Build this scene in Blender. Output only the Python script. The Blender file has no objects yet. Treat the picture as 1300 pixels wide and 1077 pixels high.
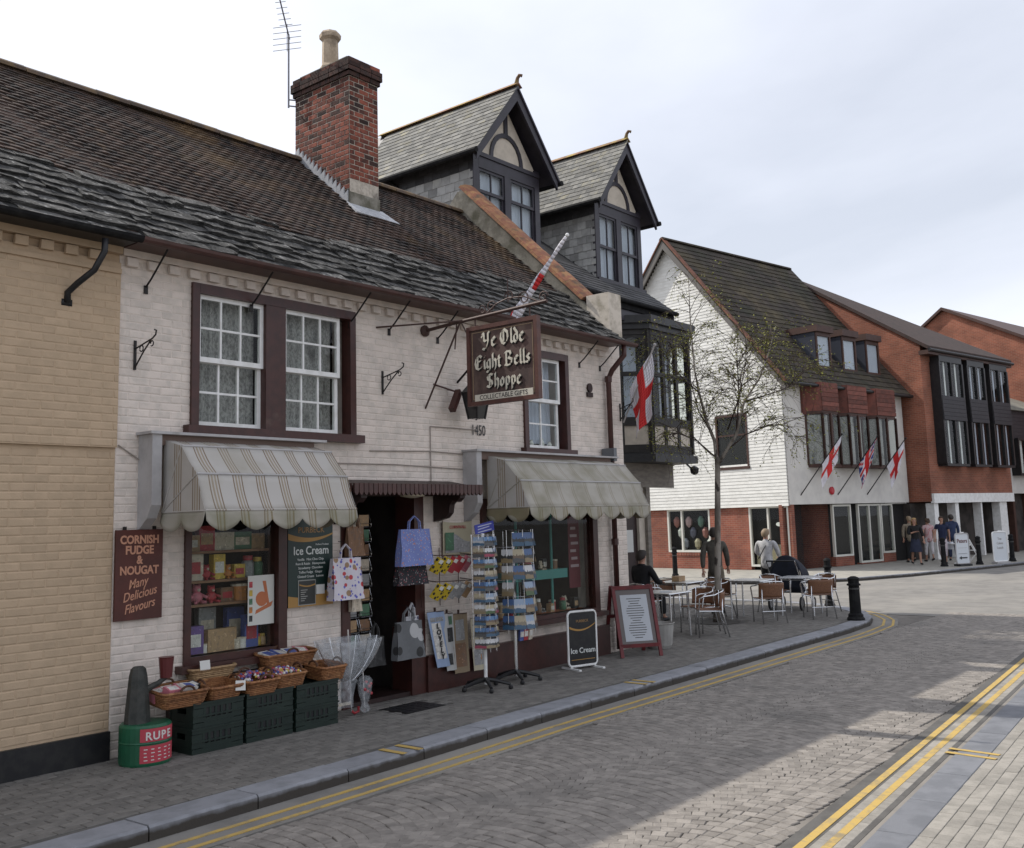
import bpy, math, random
from mathutils import Vector, Matrix, Euler
random.seed(7)
RND = random.Random(11)
S = bpy.context.scene
COL = S.collection
R = math.radians
# ---------------------------------------------------------------- camera
CAM = Vector((0, -8.7, 2.0))
YAW, PITCH, ROLL, FPX = .88674, .13119, -.028569, 1274.756
fw = Vector((math.sin(YAW)*math.cos(PITCH), math.cos(YAW)*math.cos(PITCH), math.sin(PITCH)))
rt = Vector((math.cos(YAW), -math.sin(YAW), 0)); up = rt.cross(fw)
r2 = rt*math.cos(ROLL) + up*math.sin(ROLL); u2 = up*math.cos(ROLL) - rt*math.sin(ROLL)
cd = bpy.data.cameras.new('camera'); cam = bpy.data.objects.new('camera', cd); COL.objects.link(cam)
cam.matrix_world = Matrix(((r2.x, u2.x, -fw.x, CAM.x), (r2.y, u2.y, -fw.y, CAM.y), (r2.z, u2.z, -fw.z, CAM.z), (0, 0, 0, 1)))
cd.sensor_fit = 'HORIZONTAL'; cd.sensor_width = 36; cd.lens = FPX/1300*36
cd.shift_y = -45/1300; cd.clip_end = 3000; cd.clip_start = .05
S.camera = cam
S.render.resolution_x = 1024; S.render.resolution_y = 848
# ---------------------------------------------------------------- sky, sun, exposure
SUN_EL = R(47.6); SUN_AZ = math.atan2(-.22, .975)
w = bpy.data.worlds.new('World'); S.world = w; w.use_nodes = True
nt = w.node_tree; nt.nodes.clear()
def wn(t, **k):
    n = nt.nodes.new(t)
    for a, b in k.items(): setattr(n, a, b)
    return n
sky = wn('ShaderNodeTexSky', sky_type='NISHITA', sun_disc=False, sun_elevation=SUN_EL, sun_rotation=SUN_AZ, air_density=1.1, dust_density=2.0, ozone_density=1.0)
tc = wn('ShaderNodeTexCoord')
mp = wn('ShaderNodeMapping'); mp.inputs['Scale'].default_value = (1.0, 1.0, 2.4)
ns = wn('ShaderNodeTexNoise'); ns.inputs['Scale'].default_value = 1.5; ns.inputs['Detail'].default_value = 7; ns.inputs['Roughness'].default_value = .5; ns.inputs['Distortion'].default_value = .3
cr = wn('ShaderNodeValToRGB'); cr.color_ramp.elements[0].position = .30; cr.color_ramp.elements[0].color = (.6, .6, .6, 1); cr.color_ramp.elements[1].position = .62; cr.color_ramp.elements[1].color = (.97, .97, .97, 1)
mx = wn('ShaderNodeMixRGB'); mx.inputs[2].default_value = (12.0, 12.5, 13.9, 1)
bg = wn('ShaderNodeBackground'); bg.inputs['Strength'].default_value = .1
ow = wn('ShaderNodeOutputWorld')
L = nt.links.new
L(tc.outputs['Generated'], mp.inputs[0]); L(mp.outputs[0], ns.inputs['Vector']); L(ns.outputs['Fac'], cr.inputs[0])
L(cr.outputs[0], mx.inputs[0]); L(sky.outputs[0], mx.inputs[1]); L(mx.outputs[0], bg.inputs[0]); L(bg.outputs[0], ow.inputs[0])
sl = bpy.data.lights.new('sun', 'SUN'); sl.energy = 5.0; sl.angle = R(.6); sl.color = (1, .95, .87)
so = bpy.data.objects.new('sun', sl); COL.objects.link(so)
sdir = Vector((math.sin(SUN_AZ)*math.cos(SUN_EL), math.cos(SUN_AZ)*math.cos(SUN_EL), math.sin(SUN_EL)))
so.rotation_euler = sdir.to_track_quat('Z', 'Y').to_euler(); so.location = (0, 0, 30)
S.view_settings.view_transform = 'Standard'; S.view_settings.look = 'None'; S.view_settings.gamma = 1; S.view_settings.exposure = -.2
S.view_settings.use_curve_mapping = False
# ---------------------------------------------------------------- helpers
ROOTM = {}
def props(o, label=None, cat=None, group=None, kind=None):
    if label: o['label'] = label
    if cat: o['category'] = cat
    if group: o['group'] = group
    if kind: o['kind'] = kind
    return o
def thing(name, label, cat, loc=(0, 0, 0), rz=0, group=None, local=False):
    o = bpy.data.objects.new(name, None); COL.objects.link(o); o.empty_display_size = .1
    o.location = loc; o.rotation_euler = (0, 0, rz)
    if not local: ROOTM[o.name] = (Matrix.Translation(Vector(loc)) @ Matrix.Rotation(rz, 4, 'Z')).inverted()
    return props(o, label, cat, group)
def attach(o, parent):
    if parent is not None:
        o.parent = parent
        if parent.name in ROOTM: o.matrix_parent_inverse = ROOTM[parent.name]
class MB:
    def __init__(s): s.v = []; s.f = []
    def add(s, vs, fs):
        n = len(s.v); s.v += [tuple(p) for p in vs]; s.f += [tuple(i+n for i in q) for q in fs]; return s
    def box(s, a, b):
        x0, y0, z0 = a; x1, y1, z1 = b
        return s.add([(x0,y0,z0),(x1,y0,z0),(x1,y1,z0),(x0,y1,z0),(x0,y0,z1),(x1,y0,z1),(x1,y1,z1),(x0,y1,z1)],
                     [(3,2,1,0),(4,5,6,7),(0,1,5,4),(1,2,6,5),(2,3,7,6),(3,0,4,7)])
    def ob(s, c, size, rot=None):
        rot = rot or Matrix.Identity(3); c = Vector(c); hx, hy, hz = [k/2 for k in size]
        vs = [c + rot @ Vector(p) for p in ((-hx,-hy,-hz),(hx,-hy,-hz),(hx,hy,-hz),(-hx,hy,-hz),(-hx,-hy,hz),(hx,-hy,hz),(hx,hy,hz),(-hx,hy,hz))]
        return s.add(vs, [(3,2,1,0),(4,5,6,7),(0,1,5,4),(1,2,6,5),(2,3,7,6),(3,0,4,7)])
    def bar(s, p, q, wdt, h, upv=(0, 0, 1)):
        p = Vector(p); q = Vector(q); d = q-p; l = d.length; d.normalize(); upv = Vector(upv)
        if abs(d.dot(upv)) > .98: upv = Vector((1, 0, 0))
        x = d.cross(upv).normalized(); z = x.cross(d)
        return s.ob((p+q)/2, (wdt, l, h), Matrix((x, d, z)).transposed())
    def tube(s, pts, r, n=6, cap=True):
        pts = [Vector(p) for p in pts]; k = len(pts); rs = r if isinstance(r, (list, tuple)) else [r]*k
        base = len(s.v); px = None
        for i, p in enumerate(pts):
            d = (pts[min(i+1, k-1)]-pts[max(i-1, 0)])
            d = d.normalized() if d.length > 1e-9 else Vector((0, 0, 1))
            if px is None:
                a = Vector((0, 0, 1)) if abs(d.z) < .9 else Vector((1, 0, 0)); px = d.cross(a).normalized()
            else: px = (px - d*px.dot(d)).normalized()
            py = d.cross(px)
            for j in range(n):
                a = 2*math.pi*j/n; s.v.append(tuple(p+(px*math.cos(a)+py*math.sin(a))*rs[i]))
        for i in range(k-1):
            for j in range(n):
                a = base+i*n+j; b = base+i*n+(j+1) % n; s.f.append((a, b, b+n, a+n))
        if cap:
            s.f.append(tuple(base+j for j in reversed(range(n)))); s.f.append(tuple(base+(k-1)*n+j for j in range(n)))
        return s
    def cyl(s, p, q, r, n=10): return s.tube([p, q], r, n)
    def lathe(s, prof, c=(0, 0, 0), n=14, cap=True, sx=1, sy=1, ph=0):
        base = len(s.v); k = len(prof)
        for (r, z) in prof:
            for j in range(n):
                a = 2*math.pi*j/n+ph; s.v.append((c[0]+r*sx*math.cos(a), c[1]+r*sy*math.sin(a), c[2]+z))
        for i in range(k-1):
            for j in range(n):
                a = base+i*n+j; b = base+i*n+(j+1) % n; s.f.append((a, b, b+n, a+n))
        if cap:
            s.f.append(tuple(base+j for j in reversed(range(n)))); s.f.append(tuple(base+(k-1)*n+j for j in range(n)))
        return s
    def prism(s, pts, vec):
        n = len(pts); vec = Vector(vec)
        return s.add([Vector(p) for p in pts]+[Vector(p)+vec for p in pts],
                     [tuple(reversed(range(n))), tuple(range(n, 2*n))]+[(i, (i+1) % n, (i+1) % n+n, i+n) for i in range(n)])
    def grid(s, fn, nu, nv):
        base = len(s.v)
        for i in range(nu+1):
            for j in range(nv+1): s.v.append(tuple(fn(i/nu, j/nv)))
        for i in range(nu):
            for j in range(nv):
                a = base+i*(nv+1)+j; s.f.append((a, a+nv+1, a+nv+2, a+1))
        return s
    def ball(s, c, r, n=10, m=6, sc=(1, 1, 1)):
        prof = [(max(.001, math.sin(math.pi*i/m))*1.0, -math.cos(math.pi*i/m)) for i in range(m+1)]
        base = len(s.v); s.lathe(prof, (0, 0, 0), n)
        for i in range(base, len(s.v)):
            x, y, z = s.v[i]; s.v[i] = (c[0]+x*r*sc[0], c[1]+y*r*sc[1], c[2]+z*r*sc[2])
        return s
    def xf(s, m, start=0):
        for i in range(start, len(s.v)): s.v[i] = tuple(m @ Vector(s.v[i]))
        return s
    def mesh(s, name, m, smooth=False):
        me = bpy.data.meshes.new(name); me.from_pydata(s.v, [], s.f)
        if m is not None: me.materials.append(m)
        if smooth: me.polygons.foreach_set('use_smooth', [True]*len(me.polygons))
        me.update(); return me
    def build(s, name, m, parent=None, smooth=False, label=None, cat=None, group=None, kind=None, solid=0):
        o = bpy.data.objects.new(name, s.mesh(name, m, smooth)); COL.objects.link(o); attach(o, parent)
        if solid:
            md = o.modifiers.new('t', 'SOLIDIFY'); md.thickness = solid; md.offset = 0
        return props(o, label, cat, group, kind)
def inst(name, me, parent, loc, rot=(0, 0, 0), scale=(1, 1, 1)):
    o = bpy.data.objects.new(name, me); COL.objects.link(o); o.location = loc; o.rotation_euler = rot; o.scale = scale
    attach(o, parent); return o
def copy_tree(o, parent=None):
    c = o.copy(); COL.objects.link(c)
    if parent is not None: c.parent = parent
    for ch in list(o.children): copy_tree(ch, c)
    return c
def place(src, i, loc, rz, label, group=None):
    o = src if i == 0 else copy_tree(src)
    o.location = loc; o.rotation_euler = (0, 0, rz); o['label'] = label
    if group: o['group'] = group
    return o
# ---------------------------------------------------------------- materials
def rgb(c): return (c[0], c[1], c[2], 1)
MATS = {}
def mat(name, base, rough=.75, var=None, vs=6, vlo=.4, vhi=.65, dirt=None, ds=1.2, dlo=.5, dhi=.75, bump=0, bs=60, rnd=0, metal=0, spec=.4, trans=0, stretch=(1, 1, 1), bdist=.01):
    if name in MATS: return MATS[name]
    m = bpy.data.materials.new(name); m.use_nodes = True; n = m.node_tree.nodes; l = m.node_tree.links.new
    b = n['Principled BSDF']; b.inputs['Roughness'].default_value = rough; b.inputs['Metallic'].default_value = metal
    b.inputs['Specular IOR Level'].default_value = spec
    if trans: b.inputs['Transmission Weight'].default_value = trans
    tcn = n.new('ShaderNodeTexCoord'); mpn = n.new('ShaderNodeMapping'); l(tcn.outputs['Object'], mpn.inputs[0]); mpn.inputs['Scale'].default_value = stretch
    oi = n.new('ShaderNodeObjectInfo'); geo = n.new('ShaderNodeNewGeometry')
    ad = n.new('ShaderNodeMath'); ad.operation = 'ADD'; l(oi.outputs['Random'], ad.inputs[0]); l(geo.outputs['Random Per Island'], ad.inputs[1])
    fr = n.new('ShaderNodeMath'); fr.operation = 'FRACT'; l(ad.outputs[0], fr.inputs[0])
    off = n.new('ShaderNodeVectorMath'); off.operation = 'ADD'; cx = n.new('ShaderNodeCombineXYZ')
    mu = n.new('ShaderNodeMath'); mu.operation = 'MULTIPLY'; l(oi.outputs['Random'], mu.inputs[0]); mu.inputs[1].default_value = 37.0
    l(mu.outputs[0], cx.inputs[0]); l(mpn.outputs[0], off.inputs[0]); l(cx.outputs[0], off.inputs[1]); V = off.outputs[0]
    def noise(sc, det=4, ro=.6):
        q = n.new('ShaderNodeTexNoise'); q.inputs['Scale'].default_value = sc; q.inputs['Detail'].default_value = det; q.inputs['Roughness'].default_value = ro; l(V, q.inputs['Vector']); return q.outputs['Fac']
    def ramp(f, lo, hi):
        q = n.new('ShaderNodeMapRange'); q.interpolation_type = 'SMOOTHSTEP'; l(f, q.inputs[0]); q.inputs[1].default_value = lo; q.inputs[2].default_value = hi; return q.outputs[0]
    col = None
    rc = n.new('ShaderNodeRGB'); rc.outputs[0].default_value = rgb(base); col = rc.outputs[0]
    if var:
        mxn = n.new('ShaderNodeMixRGB'); l(ramp(noise(vs), vlo, vhi), mxn.inputs[0]); l(col, mxn.inputs[1]); mxn.inputs[2].default_value = rgb(var); col = mxn.outputs[0]
    if dirt:
        mxn = n.new('ShaderNodeMixRGB'); l(ramp(noise(ds, 6), dlo, dhi), mxn.inputs[0]); l(col, mxn.inputs[1]); mxn.inputs[2].default_value = rgb(dirt); col = mxn.outputs[0]
    if rnd:
        mr = n.new('ShaderNodeMapRange'); l(fr.outputs[0], mr.inputs[0]); mr.inputs[3].default_value = 1-rnd; mr.inputs[4].default_value = 1+rnd
        vm = n.new('ShaderNodeVectorMath'); vm.operation = 'SCALE'; l(col, vm.inputs[0]); l(mr.outputs[0], vm.inputs['Scale']); col = vm.outputs[0]
    l(col, b.inputs['Base Color'])
    if bump:
        bn = n.new('ShaderNodeBump'); bn.inputs['Strength'].default_value = bump; bn.inputs['Distance'].default_value = bdist; l(noise(bs, 5), bn.inputs['Height']); l(bn.outputs[0], b.inputs['Normal'])
    MATS[name] = m; return m
def glass(name, tint=(1, 1, 1), rough=.02, ior=1.5, fac=1.0):
    m = bpy.data.materials.new(name); m.use_nodes = True; n = m.node_tree.nodes; l = m.node_tree.links.new
    n.remove(n['Principled BSDF']); out = n['Material Output']
    t = n.new('ShaderNodeBsdfTransparent'); t.inputs[0].default_value = rgb(tint); g = n.new('ShaderNodeBsdfGlossy'); g.inputs['Roughness'].default_value = rough
    f = n.new('ShaderNodeFresnel'); f.inputs['IOR'].default_value = ior; mxx = n.new('ShaderNodeMixShader')
    q = n.new('ShaderNodeMath'); q.operation = 'MULTIPLY'; q.inputs[1].default_value = fac; l(f.outputs[0], q.inputs[0])
    gm = n.new('ShaderNodeNewGeometry'); iv = n.new('ShaderNodeMath'); iv.operation = 'SUBTRACT'; iv.inputs[0].default_value = 1.0; l(gm.outputs['Backfacing'], iv.inputs[1]); q2 = n.new('ShaderNodeMath'); q2.operation = 'MULTIPLY'; l(q.outputs[0], q2.inputs[0]); l(iv.outputs[0], q2.inputs[1])
    bp = n.new('ShaderNodeBump'); bp.inputs['Strength'].default_value = .05; bp.inputs['Distance'].default_value = .01; nz = n.new('ShaderNodeTexNoise'); nz.inputs['Scale'].default_value = 1.6; nz.inputs['Detail'].default_value = 0; tq = n.new('ShaderNodeTexCoord'); l(tq.outputs['Object'], nz.inputs['Vector']); l(nz.outputs['Fac'], bp.inputs['Height']); l(bp.outputs[0], g.inputs['Normal'])
    l(q2.outputs[0], mxx.inputs[0]); l(t.outputs[0], mxx.inputs[1]); l(g.outputs[0], mxx.inputs[2]); l(mxx.outputs[0], out.inputs[0])
    return m
PAINT = mat('shop_white_paint', (.68, .60, .535), .7, var=(.56, .505, .45), vs=5, dirt=(.42, .37, .31), ds=1.6, dlo=.58, dhi=.85, bump=.35, bs=55, rnd=.05)
CREAM = mat('cream_paint', (.47, .35, .235), .75, var=(.42, .315, .21), vs=4, dirt=(.36, .28, .19), ds=1.3, dlo=.58, dhi=.85, bump=.35, bs=55, rnd=.05)
BROWN = mat('brown_gloss_paint', (.060, .022, .018), .38, var=(.045, .018, .015), vs=9, dirt=(.09, .05, .04), ds=4, dlo=.6, dhi=.8, bump=.12, bs=40)
DKBROWN = mat('dark_brown_paint', (.030, .014, .012), .5, var=(.02, .01, .009), vs=8, bump=.1)
BLACK = mat('black_paint', (.012, .012, .014), .45, var=(.02, .02, .02), vs=10)
GUTR = mat('black_gutter', (.011, .011, .012), .85, var=(.02, .02, .02), vs=10, spec=.15)
SOOT = mat('sooty_brick', (.055, .028, .022), .95, var=(.03, .02, .018), vs=11, dirt=(.12, .045, .03), ds=3, dlo=.55, dhi=.7, bump=.5, bs=70, rnd=.4)
IRON = mat('wrought_iron', (.018, .016, .016), .5, var=(.05, .025, .015), vs=30, vlo=.6, vhi=.8, metal=.3)
RUST = mat('rusty_iron', (.06, .033, .028), .6, var=(.12, .06, .035), vs=30, vlo=.55, vhi=.8, metal=.2)
WHITE = mat('white_gloss_paint', (.78, .78, .77), .4, var=(.68, .68, .66), vs=7, dirt=(.5, .48, .43), ds=3, dlo=.6, dhi=.85)
PLUM = mat('plum_black_paint', (.034, .030, .040), .45, var=(.026, .024, .03), vs=6, dirt=(.06, .055, .06), ds=5, dlo=.6, dhi=.8)
RENDER_ = mat('cream_render', (.56, .50, .42), .85, var=(.48, .43, .36), vs=5, bump=.2)
CLAY = mat('clay_tile', (.060, .037, .028), .9, var=(.018, .014, .013), vs=5, vlo=.42, vhi=.6, dirt=(.12, .075, .035), ds=.8, dlo=.55, dhi=.75, bump=.5, bs=50, rnd=.28)
STONE = mat('stone_slate', (.085, .082, .078), .9, var=(.32, .315, .30), vs=9, vlo=.54, vhi=.70, dirt=(.014, .014, .013), ds=3.0, dlo=.44, dhi=.60, bump=1, bs=26, rnd=.35, bdist=.03)
SLATE = mat('grey_slate', (.16, .155, .14), .8, var=(.10, .10, .095), vs=6, dirt=(.22, .20, .13), ds=2.2, dlo=.52, dhi=.75, bump=.3, bs=40, rnd=.3)
SLATED = mat('dark_slate', (.055, .055, .058), .75, var=(.04, .04, .042), vs=6, bump=.3, bs=40, rnd=.3)
REDTILE = mat('red_ridge_tile', (.22, .085, .05), .85, var=(.30, .16, .07), vs=9, dirt=(.09, .06, .04), ds=4, dlo=.5, dhi=.7, bump=.4, rnd=.25)
BRICK = mat('red_brick', (.21, .062, .038), .9, var=(.11, .038, .028), vs=11, vlo=.45, vhi=.65, dirt=(.05, .032, .028), ds=1.7, dlo=.52, dhi=.68, bump=.5, bs=70, rnd=.4)
MORTAR = mat('mortar', (.50, .45, .38), .95, var=(.34, .30, .25), vs=14, dirt=(.1, .09, .08), ds=2, bump=.4)
COPING = mat('cement_render', (.25, .235, .20), .95, var=(.16, .15, .125), vs=5, dirt=(.09, .085, .06), ds=2.4, dlo=.48, dhi=.7, bump=.6, bs=30)
LEAD = mat('lead_flashing', (.42, .43, .45), .6, var=(.30, .31, .33), vs=8, bump=.2)
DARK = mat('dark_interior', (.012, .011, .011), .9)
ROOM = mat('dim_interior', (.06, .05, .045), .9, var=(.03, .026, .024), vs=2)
WOODM = mat('pine_shelf', (.24, .13, .07), .6, var=(.18, .09, .05), vs=5, stretch=(1, 8, 8))
GLASS = glass('window_glass', (.94, .96, .95), .015, 1.42, .7)
NET = mat('net_curtain', (.40, .39, .375), .9, var=(.20, .19, .185), vs=34, vlo=.40, vhi=.66, dirt=(.09, .085, .08), ds=3.2, dlo=.5, dhi=.72, stretch=(1.4, 1.4, .8), bump=.3)
NETD = mat('curtain_pale_blue', (.50, .53, .62), .9, var=(.44, .47, .56), vs=20, stretch=(4, 4, .3))  # pale blue-grey curtain cloth
CHROME = mat('aluminium_tube', (.72, .73, .75), .25, metal=1)
STEEL = mat('brushed_table_steel', (.55, .56, .57), .35, var=(.45, .46, .47), vs=20, metal=.9)
CONCRETE = mat('concrete', (.34, .33, .31), .95, var=(.27, .26, .245), vs=4, bump=.3)
# ================================================================ ground, road, pavement
ASPH = mat('worn_road', (.20, .19, .175), .95, var=(.16, .152, .14), vs=2.5, dirt=(.25, .235, .21), ds=.35, dlo=.45, dhi=.7, bump=.4, bs=35)
SETT = mat('granite_sett', (.235, .213, .19), .9, var=(.18, .162, .145), vs=9, dirt=(.15, .138, .125), ds=.7, dlo=.5, dhi=.75, bump=.5, bs=50, rnd=.17)
JOINT = mat('sett_joint', (.145, .13, .115), .95, var=(.10, .09, .08), vs=6, dirt=(.20, .182, .16), ds=.8, dlo=.45, dhi=.7, bump=.3)
PAVER = mat('grey_paver', (.155, .145, .132), .92, var=(.12, .113, .103), vs=8, dirt=(.11, .106, .098), ds=.9, dlo=.55, dhi=.8, bump=.35, bs=60, rnd=.15)
PJOINT = mat('paver_joint', (.10, .095, .088), .95, var=(.075, .071, .066), vs=5)
KERBM = mat('kerb_stone', (.235, .24, .26), .85, var=(.19, .195, .21), vs=5, dirt=(.13, .13, .135), ds=2, dlo=.55, dhi=.8, bump=.25, rnd=.12)
YELLOW = mat('yellow_line_paint', (.44, .30, .085), .85, var=(.33, .245, .11), vs=14, vlo=.45, vhi=.7, dirt=(.24, .19, .11), ds=5, dlo=.52, dhi=.7)
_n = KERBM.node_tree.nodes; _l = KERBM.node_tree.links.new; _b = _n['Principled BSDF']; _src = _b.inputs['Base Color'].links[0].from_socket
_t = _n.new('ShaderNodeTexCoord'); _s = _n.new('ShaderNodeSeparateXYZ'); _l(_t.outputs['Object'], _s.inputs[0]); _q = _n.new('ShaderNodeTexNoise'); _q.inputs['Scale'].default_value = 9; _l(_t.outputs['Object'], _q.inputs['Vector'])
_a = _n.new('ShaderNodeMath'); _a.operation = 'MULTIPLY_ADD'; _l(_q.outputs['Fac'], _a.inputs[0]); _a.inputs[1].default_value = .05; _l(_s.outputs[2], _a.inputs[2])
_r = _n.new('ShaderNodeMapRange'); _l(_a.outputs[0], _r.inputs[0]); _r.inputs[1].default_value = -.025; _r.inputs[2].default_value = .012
_m = _n.new('ShaderNodeMixRGB'); _l(_r.outputs[0], _m.inputs[0]); _m.inputs[1].default_value = (.05, .043, .036, 1); _l(_src, _m.inputs[2]); _l(_m.outputs[0], _b.inputs['Base Color'])   # kerb colour turns dark brown towards the foot, with a noisy edge
g = MB().box((-200, -300, -.5), (700, 500, -.16)); g.build('ground', ASPH, kind='structure')
def strip(poly_l, poly_r, z, t=.05):
    m = MB()
    for i in range(len(poly_l)-1):
        a, b = poly_l[i], poly_l[i+1]; c, d = poly_r[i+1], poly_r[i]
        m.prism([(a[0], a[1], z-t), (d[0], d[1], z-t), (c[0], c[1], z-t), (b[0], b[1], z-t)], (0, 0, t))
    return m
KE = [(-8, -2.2), (2, -2.2), (6.5, -2.09), (8.5, -2.0), (12, -1.94), (15, -1.88), (17.6, -1.84), (18.9, -1.72), (19.9, -1.4), (20.8, -.85), (21.5, -.15), (22.0, .75), (22.3, 2.0), (22.4, 6), (22.4, 40)]
def normals(pl):
    out = []
    for i in range(len(pl)):
        a = Vector(pl[max(i-1, 0)]); b = Vector(pl[min(i+1, len(pl)-1)]); d = (b-a).normalized(); out.append(Vector((-d.y, d.x)))
    return out
def offs(pl, d): return [(p[0]+n.x*d, p[1]+n.y*d) for p, n in zip(pl, normals(pl))]
def resample(pl, step):
    out = [Vector(pl[0])]; acc = 0
    for i in range(len(pl)-1):
        a = Vector(pl[i]); b = Vector(pl[i+1]); l = (b-a).length; t = step-acc
        while t < l: out.append(a+(b-a)*(t/l)); t += step
        acc = l-(t-step)
    return [tuple(p) for p in out]
# road: base sheet with the sett field laid on it
def rl(x): return -5.66+(x-8.25)*.0806
def kerb_front(x):
    for i in range(len(KE)-1):
        if KE[i][0] <= x <= KE[i+1][0] and KE[i+1][0] > KE[i][0]: return KE[i][1]+(KE[i+1][1]-KE[i][1])*(x-KE[i][0])/(KE[i+1][0]-KE[i][0])
    return 0
road = MB().box((-60, -6.2, -.2), (22.6, -1.0, -.113)).box((22.2, -60, -.2), (140, 8.0, -.1135)).box((22.0, 7.9, -.2), (31, 60, -.114)).build('road', JOINT, kind='structure')
far_road = MB().box((21.0, -60, -.13), (140, 12.0, -.1035)).build('side_road', ASPH, kind='structure')
# near pavement sheet + kerb
pv = MB(); KI = offs(KE, .30)
top = [(p[0], p[1]) for p in KI]
pv.prism([(x, y, -.15) for x, y in top]+[(-8, 40, -.15)], (0, 0, .142))
pavement = pv.build('pavement', PJOINT, kind='structure')
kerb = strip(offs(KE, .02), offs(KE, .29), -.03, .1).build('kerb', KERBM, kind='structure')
kp = resample(KE, .92); ko = offs(kp, .30)
for i in range(len(kp)-1):
    a, b, c, d = Vector(kp[i]), Vector(kp[i+1]), Vector(ko[i+1]), Vector(ko[i]); gq = .006
    t = (b-a).normalized()*gq
    z = RND.uniform(-.004, .003); bv = .018
    pts0 = [a+t, b-t, c-t, d+t]
    m = MB(); nrm = (d-a).normalized()*bv
    lo = [(p.x, p.y, -.16) for p in pts0]; mid = [(pts0[0].x, pts0[0].y, z-bv), (pts0[1].x, pts0[1].y, z-bv), (pts0[2].x, pts0[2].y, z), (pts0[3].x, pts0[3].y, z)]
    tp = [(pts0[0].x+nrm.x, pts0[0].y+nrm.y, z), (pts0[1].x+nrm.x, pts0[1].y+nrm.y, z)]
    m.add(lo+mid+tp, [(0, 1, 5, 4), (4, 5, 9, 8), (8, 9, 6, 7), (1, 2, 6, 9, 5), (2, 3, 7, 6), (3, 0, 4, 8, 7)])
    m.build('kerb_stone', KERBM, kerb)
# chamfered block mesh (unit top, used for pavers and setts)
def block(lx, ly, h, ch, jit, rng):
    def j(): return rng.uniform(-jit, jit)
    o = [(-lx/2+j(), -ly/2+j()), (lx/2+j(), -ly/2+j()), (lx/2+j(), ly/2+j()), (-lx/2+j(), ly/2+j())]
    vs = [(x, y, -h) for x, y in o]+[(x, y, -ch) for x, y in o]+[(x*(1-2*ch/lx), y*(1-2*ch/ly), 0) for x, y in o]
    fs = []
    for a in (0, 4): fs += [(a+i, a+(i+1) % 4, a+4+(i+1) % 4, a+4+i) for i in range(4)]
    return vs, fs+[(8, 9, 10, 11)]
def lay(parent, name, items, variants, m, indiv=300, stuffname=None, key=None):
    """items: (x,y,z,rz,scale_x,scale_y); nearest become objects, the rest one mesh"""
    key = key or (lambda t: (Vector(t[:3])-CAM).length)
    items = sorted(items, key=key)
    mes = [MB().add(v, f).mesh(name, m) for v, f in variants]
    for i, t in enumerate(items[:indiv]):
        inst(name, mes[i % len(mes)], parent, t[:3], (0, 0, t[3]), (t[4], t[5], 1))
    if len(items) > indiv:
        big = MB()
        for i, t in enumerate(items[indiv:]):
            v, f = variants[i % len(variants)]; c, s_ = math.cos(t[3]), math.sin(t[3])
            big.add([(t[0]+c*x*t[4]-s_*y*t[5], t[1]+s_*x*t[4]+c*y*t[5], t[2]+z) for x, y, z in v], f)
        big.build(stuffname or name+'_field', m, parent, kind='stuff')
def inview(x, y, z, mg=60):
    d = Vector((x, y, z))-CAM; zz = d.dot(fw)
    if zz < .3: return False
    px_ = FPX*d.dot(r2)/zz+650; py_ = -FPX*d.dot(u2)/zz+493.5
    return -mg < px_ < 1300+mg and -mg < py_ < 1077+mg
# pavers in stretcher courses running along the street
items = []
def kerb_y(x):
    for i in range(len(KI)-1):
        if KI[i][0] <= x <= KI[i+1][0] and KI[i+1][0] > KI[i][0]:
            return KI[i][1]+(KI[i+1][1]-KI[i][1])*(x-KI[i][0])/(KI[i+1][0]-KI[i][0])
    return -9
for r_ in range(-19, 60):
    y = .05+r_*.1
    for c_ in range(0, 96):
        x = 2.6+c_*.2+(.1 if r_ % 2 else 0)
        if y-.05 < kerb_y(x): continue
        if y > -.02 and (x < 13.5 or y > 2.55): continue
        if x > 21.6: continue
        if abs(x-8.1) < .31 and abs(y+.55) < .24: continue
        if (x-17.4)**2+(y-.64)**2 < .33: continue
        if not inview(x, y, 0): continue
        items.append((x, y, RND.uniform(-.0015, .0015), RND.uniform(-.012, .012), 1, 1))
lay(pavement, 'paver', items, [block(.192, .092, .012, .004, .0012, RND) for _ in range(5)], PAVER)
# setts in segmental arcs
items = []
BW = 1.22
for col_ in range(3):
    yc = -2.28-BW*(col_+.5)
    for k in range(-14, 205):
        rad = BW*.78; xc = .6+k*.109+(.05 if col_ % 2 else 0)
        n = round(2*math.asin(.5*BW/rad)*rad/.104); a0 = math.asin(.5*BW/rad)
        for q in range(n):
            a = -a0+(q+.5)*2*a0/n
            x = xc+rad*math.cos(a); y = yc+rad*math.sin(a)
            if x > 21.9 or y < rl(min(x, 14))+.16 or y > kerb_front(x)-.50: continue
            if not inview(x, y, -.1): continue
            items.append((x, y, -.1+RND.uniform(-.002, .002), a+RND.uniform(-.05, .05), RND.uniform(.93, 1.02), RND.uniform(.94, 1.08)))
# cross courses between the bays and the right-hand yellow line
lay(road, 'sett', items, [block(.101, .101, .012, .005, .006, RND) for _ in range(8)], SETT, 300)
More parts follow.
